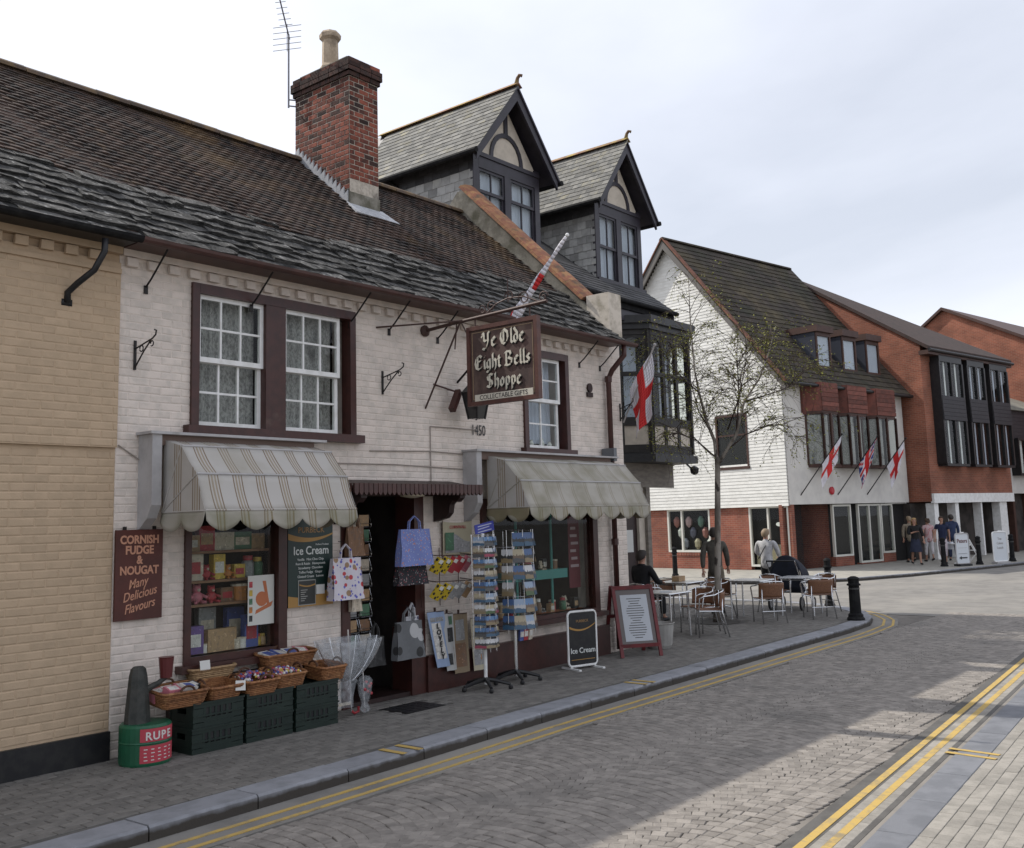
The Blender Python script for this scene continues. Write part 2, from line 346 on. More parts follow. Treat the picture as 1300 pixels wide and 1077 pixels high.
# gutter strip (smooth) by the kerb, yellow lines
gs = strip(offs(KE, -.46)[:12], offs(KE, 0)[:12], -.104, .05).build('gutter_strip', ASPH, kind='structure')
for d in (-.23, -.40):
    a = resample(offs(KE, d), .5); nn = offs(a, .046)
    sel = [i for i in range(len(a)) if -6 < a[i][0] < 21.95]
    strip(nn[:sel[-1]], a[:sel[-1]], -.0985, .005).build('yellow_line', YELLOW, kind='structure')
for d in (0, -.15):
    xs = [-6+i*1.5 for i in range(19)]
    strip([(x, rl(x)+d+.03) for x in xs], [(x, rl(x)+d-.03) for x in xs], -.0935, .004).build('yellow_line', YELLOW, kind='structure')
# right-hand pavement flush with the road: slab band, then pavers
xs = [-8, 40]
strip([(x, rl(x)+.12) for x in xs], [(x, rl(x)-.29) for x in xs], -.098, .06).build('channel', PJOINT, kind='structure')
strip([(x, rl(x)-.29) for x in xs], [(x, -30) for x in xs], -.1005, .06).build('pavement_right', mat('warm_joint', (.22, .20, .175), .95, var=(.19, .175, .155), vs=5), kind='structure')
rp = bpy.data.objects['pavement_right']; ang = math.atan(.0806)
SLAB = mat('blue_grey_slab', (.165, .17, .185), .85, var=(.13, .135, .148), vs=4, bump=.25, rnd=.12)
for i in range(26):
    x = 3+i*.86; m = MB()
    v, f = block(.85, .26, .012, .006, .002, RND); m.add(v, f); m.xf(Matrix.Translation((x, rl(x)-.46, -.0885)) @ Matrix.Rotation(ang, 4, 'Z'))
    if inview(x, rl(x)-.46, -.09, 120): m.build('kerb_slab', SLAB, rp)
items = []
PAVW = mat('warm_paver', (.27, .25, .22), .92, var=(.22, .205, .18), vs=8, bump=.35, bs=60, rnd=.13)
for r_ in range(0, 30):
    for c_ in range(0, 140):
        s_ = c_*.2+(.1 if r_ % 2 else 0); x = 3+s_; y = rl(x)-.64-r_*.1
        if inview(x, y, -.09): items.append((x, y, -.09+RND.uniform(-.0015, .0015), ang, 1, 1))
        y = rl(x)-.20-(r_-1)*.1
        if r_ in (0, 1, 2) and y < rl(x)+.12 and y > rl(x)-.3 and inview(x, y, -.1): items.append((x, y, -.096, ang, 1, 1))
lay(rp, 'paver', items, [block(.197, .097, .012, .003, .001, RND) for _ in range(4)], PAVW, 200)
# loading marks painted across the kerbs
for x, y0, y1, z in ((6.42, -2.11, -1.80, .004), (6.62, -2.11, -1.80, .004), (10.62, -1.985, -1.67, .004), (10.80, -1.985, -1.67, .004)):
    MB().box((x, y0, z-.003), (x+.06, y1, z+.0015)).build('loading_mark', YELLOW, kind='structure')
for x in (9.30, 9.46):
    MB().ob((x, rl(x)-.46, -.0855), (.055, .42, .003), Matrix.Rotation(-.1, 3, 'Z')).build('loading_mark', YELLOW, kind='structure')
# access cover set in the pavement
t = thing('access_cover', 'dark iron access cover set in the pavement outside the shop doorway', 'manhole cover', (8.1, -.55, 0))
MB().box((7.80, -.77, -.02), (8.40, -.33, -.001)).build('frame', IRON, t)
for i in range(5):
    for j in range(4): MB().box((7.83+i*.109, -.745+j*.102, -.002), (7.83+i*.109+.094, -.745+j*.102+.085, .0025)).build('cover_panel', BLACK, t)
# far pavement round the corner block
FC = Vector((33.68, 6.34)); FU = Vector((.984, -.177)); FV = Vector((.177, .984)); FANG = math.atan2(-.177, .984)
def UV(u, v): p = FC+FU*u+FV*v; return (p.x, p.y)
FPAV = mat('far_paving', (.30, .285, .25), .95, var=(.24, .23, .205), vs=3, bump=.2)
fk = [UV(-6.4, 40), UV(-6.4, 3), UV(-6.0, 0), UV(-4.6, -2.7), UV(-2.5, -3.9), UV(0, -4.3), UV(6, -4.6), UV(60, -5.2)]
fo = offs(fk, .18)
pv = MB(); pv.prism([(x, y, -.15) for x, y in fo]+[UV(60, 40)+(-.15,)], (0, 0, .142)); pv.build('pavement_far', FPAV, kind='structure')
strip(fo, fk, -.002, .15).build('kerb_far', KERBM, kind='structure')
# ================================================================ wall builders
def holed_wall(x0, x1, z0, z1, holes, y0, y1, m=None):
    m = m or MB(); xs = sorted({x0, x1}|{h[0] for h in holes}|{h[1] for h in holes}); zs = sorted({z0, z1}|{h[2] for h in holes}|{h[3] for h in holes})
    xs = [x for x in xs if x0 <= x <= x1]; zs = [z for z in zs if z0 <= z <= z1]
    for i in range(len(xs)-1):
        j = 0
        while j < len(zs)-1:
            def solid(k): return not any(h[0] <= (xs[i]+xs[i+1])/2 <= h[1] and h[2] <= (zs[k]+zs[k+1])/2 <= h[3] for h in holes)
            if not solid(j): j += 1; continue
            k = j
            while k+1 < len(zs)-1 and solid(k+1): k += 1
            m.box((xs[i], y0, zs[j]), (xs[i+1], y1, zs[k+1])); j = k+1
    return m
def brick_mesh(l, h, d, bev, jit, rng):
    def j(): return rng.uniform(-jit, jit)
    o = [(-l/2, -h/2), (l/2, -h/2), (l/2, h/2), (-l/2, h/2)]
    o = [(x+j(), z+j()) for x, z in o]
    vs = [(x, 0, z) for x, z in o]+[(x, -d+bev*.45+j()*.3, z) for x, z in o]+[(x*(1-2*bev/l), -d+j()*.3, z*(1-2*bev/h)) for x, z in o]
    fs = []
    for a in (0, 4): fs += [(a+i, a+(i+1) % 4, a+4+(i+1) % 4, a+4+i) for i in range(4)]
    return vs, fs+[(8, 9, 10, 11)]
def bricks(parent, O, rz, a0, a1, z0, z1, holes, m, indiv=300, L_=.225, H_=.075, joint=.006, d=.012, bev=.009, jit=.0022, keep=None, name='brick', zj=.001, alt=None, altp=None):
    rng = random.Random(int(a0*100+z0*10)+5); A = Vector((math.cos(rz), math.sin(rz), 0)); O = Vector(O)
    var = [brick_mesh(L_-joint, H_-joint, d, bev, jit, rng) for _ in range(6)]
    items = []; nz = int((z1-z0)/H_+.001)
    for r_ in range(nz):
        zc = z0+(r_+.5)*H_; a = a0-(L_/2 if r_ % 2 else 0)
        while a < a1-.01:
            lo, hi = max(a, a0), min(a+L_, a1); a += L_
            segs = [(lo, hi)]
            for h in holes:
                if h[2]-.001 < zc+H_*.3 and zc-H_*.3 < h[3]+.001:
                    ns_ = []
                    for s0, s1 in segs:
                        if h[1] <= s0 or h[0] >= s1: ns_.append((s0, s1)); continue
                        if h[0] > s0: ns_.append((s0, h[0]))
                        if h[1] < s1: ns_.append((h[1], s1))
                    segs = ns_
            for s0, s1 in segs:
                if s1-s0 < .035: continue
                ac = (s0+s1)/2
                if keep and not keep(ac, zc): continue
                items.append((ac, zc+rng.uniform(-zj, zj), (s1-s0-joint)/(L_-joint), rng.randrange(6)))
    def pos(t): return O+A*t[0]+Vector((0, 0, t[1]))
    items.sort(key=lambda t: (pos(t)-CAM).length)
    mes = [MB().add(v, f).mesh(name, m) for v, f in var]
    alt_ = [MB().add(v, f).mesh(name, alt) for v, f in var] if alt else mes
    for t in items[:indiv]: inst(name, (alt_ if alt and altp(t[0], t[1]) > rng.random() else mes)[t[3]], parent, pos(t), (0, 0, rz), (t[2], 1, 1))
    if len(items) > indiv:
        big = MB(); N = Vector((-math.sin(rz), math.cos(rz), 0))
        for t in items[indiv:]:
            p = pos(t); v, f = var[t[3]]
            big.add([p+A*(x*t[2])+N*y+Vector((0, 0, z)) for x, y, z in v], f)
        big.build(name+'_field', m, parent, kind='stuff')
def sash(parent, x0, x1, z0, z1, y, cols, rows, m, bar=.022, fr=.045, dep=.04, glassm=None, name='sash'):
    """one sliding sash: frame mesh, with glazing bars and panes as its pieces (faces -Y)"""
    s_ = MB().box((x0, y, z0), (x0+fr, y+dep, z1)).box((x1-fr, y, z0), (x1, y+dep, z1)).box((x0+fr, y, z0), (x1-fr, y+dep, z0+fr*1.15)).box((x0+fr, y, z1-fr), (x1-fr, y+dep, z1)).build(name, m, parent)
    a0, a1, b0, b1 = x0+fr, x1-fr, z0+fr*1.15, z1-fr
    for i in range(1, cols): x = a0+(a1-a0)*i/cols; MB().box((x-bar/2, y+.004, b0), (x+bar/2, y+dep-.008, b1)).build('glazing_bar', m, s_)
    for j in range(1, rows): z = b0+(b1-b0)*j/rows; MB().box((a0, y+.0055, z-bar/2), (a1, y+dep-.0095, z+bar/2)).build('glazing_bar', m, s_)
    for i in range(cols):
        for j in range(rows):
            p = MB().box((a0+(a1-a0)*i/cols, y+dep*.5, b0+(b1-b0)*j/rows), (a0+(a1-a0)*(i+1)/cols, y+dep*.5+.003, b0+(b1-b0)*(j+1)/rows))
            p.xf(Matrix.Translation((0, 0, 0))); p.build('pane', glassm or GLASS, s_)
    return s_
def curtain(parent, x0, x1, z0, z1, y, m, waves=9, amp=.015, name='net_curtain'):
    MB().grid(lambda a, b: (x0+(x1-x0)*a, y+amp*math.sin(a*waves*6.283)+amp*.5*math.sin(a*waves*14), z0+(z1-z0)*b), waves*8, 3).build(name, m, parent, smooth=True)
# ================================================================ the shop and its cream neighbour
EY, EZ, RY, RZ = -.30, 4.72, 3.1, 7.57
TH = math.atan2(RZ-EZ, RY-EY); SL = math.hypot(RZ-EZ, RY-EY)
def roofz(y): return EZ+(y-EY)*math.tan(TH)
shop = thing('shop_building', 'old white painted brick gift shop with stone slate and brown tile roof', 'shop', (9, 2, 0))
crm = thing('cream_building', 'cream painted brick building with black plinth adjoining the gift shop on its left', 'building', (2, 2, 0))
HOLES = [(5.64, 7.76, 3.02, 4.45), (10.92, 11.95, 3.0, 4.40), (5.62, 6.74, .74, 2.30), (7.56, 8.86, 0, 2.36), (9.95, 12.55, .64, 2.30)]
wall = holed_wall(4.85, 13.42, 0, 4.85, HOLES, .0045, .36).build('wall', PAINT, shop)
bricks(wall, (0, .012, 0), 0, 4.85, 13.42, .0, 4.575, HOLES+[(8.86, 12.75, 0, .42)], PAINT)
cw = MB().box((-2, .0045, 0), (4.848, .36, 4.85)).build('wall', CREAM, crm)
uw = MB().box((-2, -.0335, 2.775), (4.846, .013, 4.52)).build('upper_wall', CREAM, crm)
bricks(cw, (0, .012, 0), 0, 3.0, 4.846, .27, 2.77, [], CREAM)
bricks(uw, (0, -.026, 0), 0, 3.0, 4.845, 2.78, 4.43, [], CREAM)
pl = MB().box((-2, -.035, 0), (4.844, .02, .25)).build('plinth', BLACK, crm)
# eaves corbel courses and dentils
for par, x0, x1, m_, yy in ((crm, 2.9, 4.84, CREAM, -.026), (shop, 4.86, 13.05, PAINT, .0)):
    MB().box((x0, yy-.035, 4.41), (x1, .02, 4.455)).build('string_course', m_, par) if par is crm else None
    MB().box((x0, yy-.05, 4.60), (x1, .02, 4.84)).build('eaves_course', m_, par)
    dm = MB().add(*brick_mesh(.115, .085, .045, .008, .003, RND)).mesh('dentil', m_)
    x = x0+.1
    while x < x1-.1: inst('dentil', dm, par, (x, yy-.005, 4.548)); x += .225
# cable runs and cracks on the shop wall
CABLE = mat('painted_cable', (.30, .26, .23), .8)
for pts in ([(8.0, -.012, 2.86), (9.0, -.012, 2.89), (10.2, -.012, 2.86)], [(7.4, -.012, 2.70), (8.4, -.012, 2.71), (9.6, -.012, 2.68)], [(9.02, -.012, 3.20), (9.02, -.012, 2.45)], [(9.02, -.012, 3.2), (9.9, -.012, 3.2)], [(4.87, -.012, 2.80), (5.0, -.012, 2.72), (5.2, -.015, 2.60)]):
    MB().tube(pts, .007, 5).build('cable', CABLE, shop)
# gable wall at the far end, standing proud of the roof as a parapet
prof = [(0, 0), (6.2, 0), (6.2, 4.75), (3.1, 7.95), (2.95, 7.95), (.35, 5.42), (.0, 5.42)]
MB().prism([(13.08, y+.015, z) for y, z in prof], (.335, 0, 0)).build('gable_wall', COPING, shop)
kn = MB(); kn.box((13.07, -.06, 4.80), (13.43, .36, 5.56)); kn.build('kneeler', mat('kneeler_render', (.60, .54, .46), .9, var=(.46, .41, .34), vs=6, dirt=(.3, .27, .2), ds=3, bump=.5, bs=25), shop)
n_ = 15
for i in range(n_):
    a = i/n_; y = .42+(3.0-.42)*a; z = 5.50+(7.98-5.50)*a
    m = MB(); pr = [(13.0, 0), (13.02, .05), (13.12, .095), (13.25, .11), (13.38, .095), (13.48, .05), (13.5, 0)]
    d = Vector((0, 2.58, 2.48)).normalized(); nn = Vector((0, -d.z, d.y)); p0 = Vector((0, y, z))
    m.prism([p0+Vector((x, 0, 0))+nn*(h+RND.uniform(0, .006)) for x, h in pr], d*(3.58/n_+.02))
    m.build('coping_tile', REDTILE, shop)
# roofs
def roof_pt(x, s_, h=0):
    return Vector((x, EY+s_*math.cos(TH)-h*math.sin(TH), EZ+s_*math.sin(TH)+h*math.cos(TH)))
def roof_slab(par, x0, x1):
    m = MB().prism([roof_pt(x0, .02, -.06), roof_pt(x1, .02, -.06), roof_pt(x1, SL, -.06), roof_pt(x0, SL, -.06)], Vector((0, -math.sin(TH), math.cos(TH)))*.05)
    m.prism([(x0, 3.1, RZ-.1), (x1, 3.1, RZ-.1), (x1, 6.5, 4.7), (x0, 6.5, 4.7)], (0, 0, .09))
    return m.build('roof', CLAY, par)
rs = roof_slab(shop, 4.852, 13.07); rc = roof_slab(crm, -2, 4.848)
MB().box((-2, 5.9, 0), (13.07, 6.2, 4.8)).build('rear_wall', RENDER_, shop)
rr = random.Random(3)
def stone_variant():
    lx, ly, t = 1, .34, 1
    nx = 5; vs = []; fs = []
    for j, yy in enumerate((0, .12, ly)):
        for i in range(nx):
            vs.append((-.5+i/(nx-1), yy+(rr.uniform(-.03, .03) if j == 0 else 0), rr.uniform(.7, 1.1) if j < 2 else .5))
    for j in range(2):
        for i in range(nx-1): a = j*nx+i; fs.append((a, a+1, a+nx+1, a+nx))
    b = len(vs)
    for i in range(nx): vs.append((vs[i][0]+0, vs[i][1]+rr.uniform(-.004, .012), -.15))
    for i in range(nx-1): fs.append((b+i, b+i+1, i+1, i))
    vs += [(-.5, ly, -.15), (.5, ly, -.15)]
    fs += [(b, 0, nx, 2*nx, b+nx), (b+nx-1, b+nx+1, 3*nx-1, 2*nx-1, nx-1)]
    return vs, fs
stv = [MB().add(*stone_variant()).mesh('stone_slate', STONE) for _ in range(10)]
def top_of_stone(x): return 1.37+.18*math.sin(x*.55+.4)+.05*math.sin(x*2.3)-(.1 if x > 11 else 0)
for k in range(9):
    s0 = -.05+k*.172; x = 3.2+rr.uniform(0, .3)
    while x < 13.06:
        wd = rr.uniform(.26, .68)*(1 if k < 5 else .85); xe = min(x+wd, 13.07)
        if s0 < top_of_stone((x+xe)/2)-.02 and xe-x > .06:
            par = rs if (x+xe)/2 > 4.85 else rc
            p = roof_pt((x+xe)/2, s0+rr.uniform(-.025, .02), .002)
            inst('stone_slate', rr.choice(stv), par, p, (TH-.13+rr.uniform(-.05, .03), rr.uniform(-.035, .035), rr.uniform(-.014, .014)), (xe-x-.004, 1, rr.uniform(.03, .06)))
        x = xe
tv = []
for _ in range(6):
    lx, ly = .158, .2; j = lambda q: rr.uniform(-q, q)
    zc = rr.uniform(.002, .006)
    vs = [(-lx/2, j(.006), .014+j(.003)), (0, j(.004), .014+zc), (lx/2, j(.006), .014+j(.003)), (-lx/2, ly, .0), (0, ly, .003), (lx/2, ly, 0), (-lx/2, .0, -.002), (0, 0, -.002), (lx/2, 0, -.002)]
    fs = [(0, 1, 4, 3), (1, 2, 5, 4), (6, 7, 1, 0), (7, 8, 2, 1), (6, 0, 3), (8, 5, 2)]
    tv.append((vs, fs))
items = []
nC = int((SL-1.0)/.102)
for k in range(nC):
    s0 = SL-.06-k*.102-.06; x = 3.2+(.0825 if k % 2 else 0)
    while x < 13.03:
        ok = s0 > top_of_stone(x)-.06
        if 9.43 < x < 10.05 and roof_pt(x, s0).y > 1.95 and roof_pt(x, s0).y < 3.4: ok = False
        if ok: items.append((x, s0))
        x += .165
def rmat(dx): return Matrix.Rotation(TH-.085+dx, 3, 'X')
items.sort(key=lambda t: (roof_pt(*t)-CAM).length)
tms = [MB().add(v, f).mesh('roof_tile', CLAY) for v, f in tv]; cnt = {}
bigs = {rs.name: MB(), rc.name: MB()}
for (x, s0) in items:
    par = rs if x > 4.85 else rc; cnt[par.name] = cnt.get(par.name, 0)+1
    sag = .012*math.sin(x*1.7+s0*1.3)+.006*math.sin(x*4.1+2*s0)
    p = roof_pt(x, s0, .0+sag); dx = rr.uniform(-.02, .02)
    if cnt[par.name] <= 290: inst('roof_tile', rr.choice(tms), par, p, (TH-.085+dx, rr.uniform(-.018, .018), 0))
    else:
        v, f = rr.choice(tv); Mx = rmat(dx) @ Matrix.Rotation(rr.uniform(-.018, .018), 3, 'Y'); bigs[par.name].add([p+Mx @ Vector(q) for q in v], f)
for par in (rs, rc):
    if bigs[par.name].v: bigs[par.name].build('roof_tile_field', CLAY, par, kind='stuff')
RIDGE = mat('ridge_tile_mossy', (.085, .06, .045), .9, var=(.15, .10, .05), vs=5, dirt=(.06, .05, .04), ds=3, dlo=.5, dhi=.7, bump=.4, rnd=.2)
x = 3.0
while x < 9.4:
    m = MB(); zz = .006*math.sin(x*2)
    m.prism([(x, 3.1+.13*math.cos(a), RZ-.04+zz+.10*math.sin(a)) for a in [math.pi*k/6 for k in range(7)]], (.44, 0, 0))
    m.build('ridge_tile', RIDGE, rs if x > 4.6 else rc); x += .452
while x < 13.0:
    m = MB(); x = max(x, 10.06)
    m.prism([(x, 3.1+.13*math.cos(a), RZ-.04+.10*math.sin(a)) for a in [math.pi*k/6 for k in range(7)]], (.44, 0, 0)); m.build('ridge_tile', RIDGE, rs); x += .452
# gutters and iron stays
def gutter(par, x0, x1, m_):
    pr = [(-.33-.055+.055*math.cos(a), 4.70+.055*math.sin(a)) for a in [math.pi+math.pi*k/6 for k in range(7)]]
    pr2 = [(-.33-.055+.045*math.cos(a), 4.70+.045*math.sin(a)) for a in [2*math.pi-math.pi*k/6 for k in range(7)]]
    MB().prism([(x0, y, z) for y, z in pr+pr2], (x1-x0, 0, 0)).build('gutter', m_, par)
    MB().box((x0, -.325, 4.665), (x1, -.30, 4.735)).build('fascia', m_, par)
GUTB = mat('brown_gutter_paint', (.075, .035, .03), .45, var=(.055, .028, .024), vs=8)
gutter(crm, -2, 4.849, GUTR); gutter(shop, 4.851, 13.3, GUTB)
MB().box((4.86, -.30, 4.665), (13.06, -.05, 4.68)).build('soffit', GUTB, shop); MB().box((-2, -.30, 4.665), (4.84, -.05, 4.68)).build('soffit', BLACK, crm)
for x in (5.13, 6.35, 7.72, 8.35, 9.2, 12.3, 12.85):
    MB().tube([(x, -.36, 4.64), (x-.01, -.10, 4.40), (x-.01, -.0, 4.33)], .010, 5).box((x-.03, -.012, 4.27), (x+.01, .0, 4.35)).build('gutter_stay', IRON, shop)
# swan-neck pipe on the cream wall
t = MB().tube([(4.50, -.37, 4.62), (4.50, -.36, 4.50), (4.44, -.30, 4.33), (4.36, -.16, 4.22), (4.33, -.05, 4.15), (4.33, -.05, 4.06)], .03, 8).box((4.28, -.04, 4.03), (4.38, .0, 4.09)).build('swan_neck_pipe', BLACK, crm, smooth=True)
# rainwater pipe at the right end
pipe = MB().tube([(13.0, -.36, 4.66), (13.0, -.36, 4.5), (12.96, -.15, 4.28), (12.95, -.08, 4.15), (12.95, -.08, .05)], .042, 9).build('downpipe', BROWN, shop, smooth=True)
for z in (4.1, 2.95, 1.6): MB().cyl((12.95, -.08, z), (12.95, -.08, z+.09), .056, 9).build('pipe_collar', BROWN, pipe)
# ---- first floor windows
def casing(par, x0, x1, z0, z1, mull=(), m_=BROWN, label=None, sill=.10, fr=.085):
    m = MB().box((x0, -.035, z0), (x0+fr, .12, z1)).box((x1-fr, -.035, z0), (x1, .12, z1)).box((x0+fr, -.037, z1-.10), (x1-fr, .12, z1))
    for a, b in mull: m.box((a, -.03, z0), (b, .12, z1-.10))
    o = m.build('window', m_, par, label=label)
    MB().box((x0-.07, -.10, z0-.045), (x1+.07, .02, z0+.045)).build('sill', m_, o)
    return o
wn1 = casing(shop, 5.62, 7.78, 2.98, 4.47, [(6.515, 6.775)])
for a, b in ((5.705, 6.515), (6.775, 7.58)):
    sash(wn1, a, b, 3.68, 4.37, .02, 3, 2, WHITE); sash(wn1, a+.01, b, 3.03, 3.72, .065, 3, 2, WHITE)
    curtain(wn1, a, b, 3.03, 4.37, .2, NET, 8)
wn2 = casing(shop, 10.90, 11.97, 2.96, 4.42)
sash(wn2, 10.985, 11.80, 3.68, 4.32, .02, 2, 2, WHITE); sash(wn2, 10.985, 11.80, 3.01, 3.72, .065, 2, 2, WHITE)
curtain(wn2, 11.2, 11.8, 3.1, 4.32, .22, NETD, 6)
ORN = [(11.05, .10, '#'), (11.25, .08, ''), (11.5, .11, ''), (11.68, .07, '')]
for x, h, _ in ORN: MB().lathe([(.03, 0), (.04, h*.4), (.02, h*.8), (.028, h)], (x, .15, 3.06), 8).build('ornament', mat('china_white', (.6, .6, .56), .3), wn2)
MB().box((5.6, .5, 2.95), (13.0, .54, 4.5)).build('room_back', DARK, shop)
# small plaque and 1450 date
MB().prism([(12.52+.06*math.cos(a), -.004, 3.98+.07*math.sin(a)) for a in [math.pi*2*k/12 for k in range(12)]], (0, -.03, 0)).box((12.45, -.03, 3.84), (12.59, 0, 3.91)).build('fire_mark', DKBROWN, shop)
# ---- chimney
ch = MB().box((9.452, 1.932, 6.0), (10.018, 3.168, 8.83)).build('chimney', MORTAR, shop)
for (O, rz, a0, a1, face) in (((9.464, 3.17, 0), -math.pi/2, 0, 1.24, 'L'), ((9.45, 1.944, 0), 0, 0, .57, 'F')):
    def keep(a, z, face=face):
        y = 3.17-a if face == 'L' else 1.93
        return z > roofz(y)+(.10 if face == 'L' else .42)
    bricks(ch, O, rz, a0, a1, 6.4, 8.575, [], BRICK, 400 if face == 'L' else 300, L_=.2067 if face == 'L' else .19, H_=.075, joint=.014, d=.0185, bev=.004, jit=.003, keep=keep, zj=.002, alt=SOOT, altp=(lambda a, z: .10+.65*max(0, (z-7.6)/1.0)*(1.1-a*.55) if face == 'L' else .12+.45*max(0, (z-8.0)/.6)))
for O, rz, a1 in (((9.45, 3.156, 0), math.pi, .57), ((10.006, 1.93, 0), math.pi/2, 1.24)):
    bricks(ch, (O[0]+(.57 if rz == math.pi else 0), O[1], 0), rz, 0, a1, 6.4, 8.575, [], BRICK, 0, L_=.2067, joint=.012, d=.018, bev=.005)
for k, ex in enumerate((.03, .055, .055, .03)):
    z = 8.575+k*.072; x0, x1, y0, y1 = 9.45-ex, 10.02+ex, 1.93-ex, 3.17+ex
    for (ax, lo, hi) in (('x', x0, x1), ('y', y0, y1)):
        n = max(2, round((hi-lo)/.21))
        for q in range(n):
            a, b = lo+(hi-lo)*q/n+.005, lo+(hi-lo)*(q+1)/n-.005
            for side in (0, 1):
                if ax == 'x':
                    yy = (y0, y0+.1) if side == 0 else (y1-.1, y1); MB().box((a, yy[0], z+.005), (b, yy[1], z+.067)).build('brick', SOOT if RND.random() < .75 else BRICK, ch)
                elif .09 < (a+b)/2-lo and (a+b)/2 < hi-.09:
                    xx = (x0, x0+.1) if side == 0 else (x1-.1, x1); MB().box((xx[0], a, z+.005), (xx[1], b, z+.067)).build('brick', SOOT if RND.random() < .8 else BRICK, ch)
MB().lathe([(.60, 0), (.58, .05), (.2, .11)], (9.735, 2.55, 8.863), 4, True, .62, 1.32, math.pi/4).build('flaunching', COPING, ch)
POT = mat('buff_chimney_pot', (.46, .37, .27), .85, var=(.36, .28, .20), vs=6, dirt=(.2, .16, .12), ds=3, bump=.3)
MB().lathe([(.165, 0), (.165, .08), (.13, .14), (.122, .52), (.165, .56), (.17, .62), (.14, .66), (.10, .665), (.10, .5)], (9.735, 2.68, 8.93), 8, True).build('chimney_pot', POT, ch)
# lead flashing: stepped soakers up the side, apron in front
yy = 1.95
while yy < 3.1:
    z = roofz(yy)
    MB().prism([(9.452, yy, z-.02), (9.452, yy+.085, roofz(yy+.085)-.02), (9.452, yy+.085, roofz(yy+.085)+.09), (9.452, yy, z+.22)], (-.028, 0, 0)).build('flashing_step', LEAD, ch); yy += .085
MB().box((9.44, 1.915, 6.45), (10.03, 1.95, 6.80)).build('chimney_base', COPING, ch)
p = [roof_pt(9.3, 2.42, .03), roof_pt(10.2, 2.42, .03), roof_pt(10.1, 2.72, .03), roof_pt(9.4, 2.72, .03)]
MB().prism([roof_pt(9.36, 2.62, .015), roof_pt(10.2, 2.60, .015), roof_pt(10.1, 2.95, .015), roof_pt(9.4, 2.95, .015)], Vector((0, -math.sin(TH), math.cos(TH)))*.02).build('lead_apron', LEAD, ch)
# ---- television aerial strapped to the chimney
an = thing('television_aerial', 'thin metal television aerial on a mast strapped to the brick chimney', 'aerial', (9.38, 3.22, 8.4))
AL = mat('dull_aluminium', (.16, .16, .18), .5, metal=.6)
MB().cyl((9.36, 3.22, 8.42), (9.36, 3.22, 9.62), .014, 6).build('mast', AL, an)
for z in (8.45, 8.55): MB().bar((9.36, 3.22, z), (9.47, 3.15, z), .02, .015).build('bracket', AL, an)
bd = Vector((-.55, -.30, .78)).normalized()
c0 = Vector((9.36, 3.22, 9.60)); MB().tube([c0-bd*.06, c0+bd*.62], .012, 6).build('boom', AL, an)
ed = Vector((.62, -.75, .1)).normalized()
for k in range(6): p = c0+bd*(.16+k*.085); l = .10-.005*k; MB().cyl(p-ed*l, p+ed*l, .005, 4).build('element', AL, an)
for k in range(5): p = c0+Vector((-.03, 0, .14-k*.095)); MB().cyl(p-ed*.22, p+ed*.22, .005, 4).build('element', AL, an)
MB().cyl(c0+Vector((-.03, 0, .18)), c0+Vector((-.03, 0, -.27)), .006, 4).build('reflector_bar', AL, an)
# ================================================================ cafe building with the two gabled dormers
cafe = thing('cafe_building', 'black timbered cafe building with two gabled slate dormers and an oriel bay', 'building', (16.4, 5, 0))
BX0, BX1, FY = 13.44, 19.35, 2.6
CE, CEZ, CR, CRZ = 2.28, 6.48, 6.8, 9.95
tc2 = math.atan2(CRZ-CEZ, CR-CE)
holed_wall(BX0, 18.15, 0, 2.66, [(15.2, 16.2, .02, 2.2), (16.9, 17.9, .02, 2.3)], FY, FY+.3).build('ground_floor_wall', RENDER_, cafe)
MB().box((BX0, FY, 3.2), (BX1-.004, FY+.3, 6.5)).build('upper_wall', RENDER_, cafe)
MB().box((BX0, FY+.3, 0), (18.14, 10.8, 2.66)).box((BX0, FY+.3, 2.66), (BX1, 10.8, 6.5)).build('house_body', RENDER_, cafe)
BEAM = mat('weathered_oak_beam', (.23, .205, .175), .85, var=(.17, .15, .13), vs=4, stretch=(1, 1, 4), bump=.3)
MB().box((BX0, FY-.06, 2.62), (19.29, FY+.02, 3.2)).build('fascia_beam', BEAM, cafe)
MB().box((18.12, FY-.07, 0), (18.26, FY+.08, 2.62)).build('corner_post', BEAM, cafe)
dr = MB().box((16.9, FY+.06, .02), (17.9, FY+.1, 2.3)).build('door', DKBROWN, cafe)
MB().box((17.02, FY+.052, .9), (17.4, FY+.058, 2.1)).build('pane', GLASS, dr)
MB().box((17.45, FY+.045, 1.3), (17.72, FY+.057, 1.75)).build('notice', mat('paper', (.6, .6, .57), .8), dr)
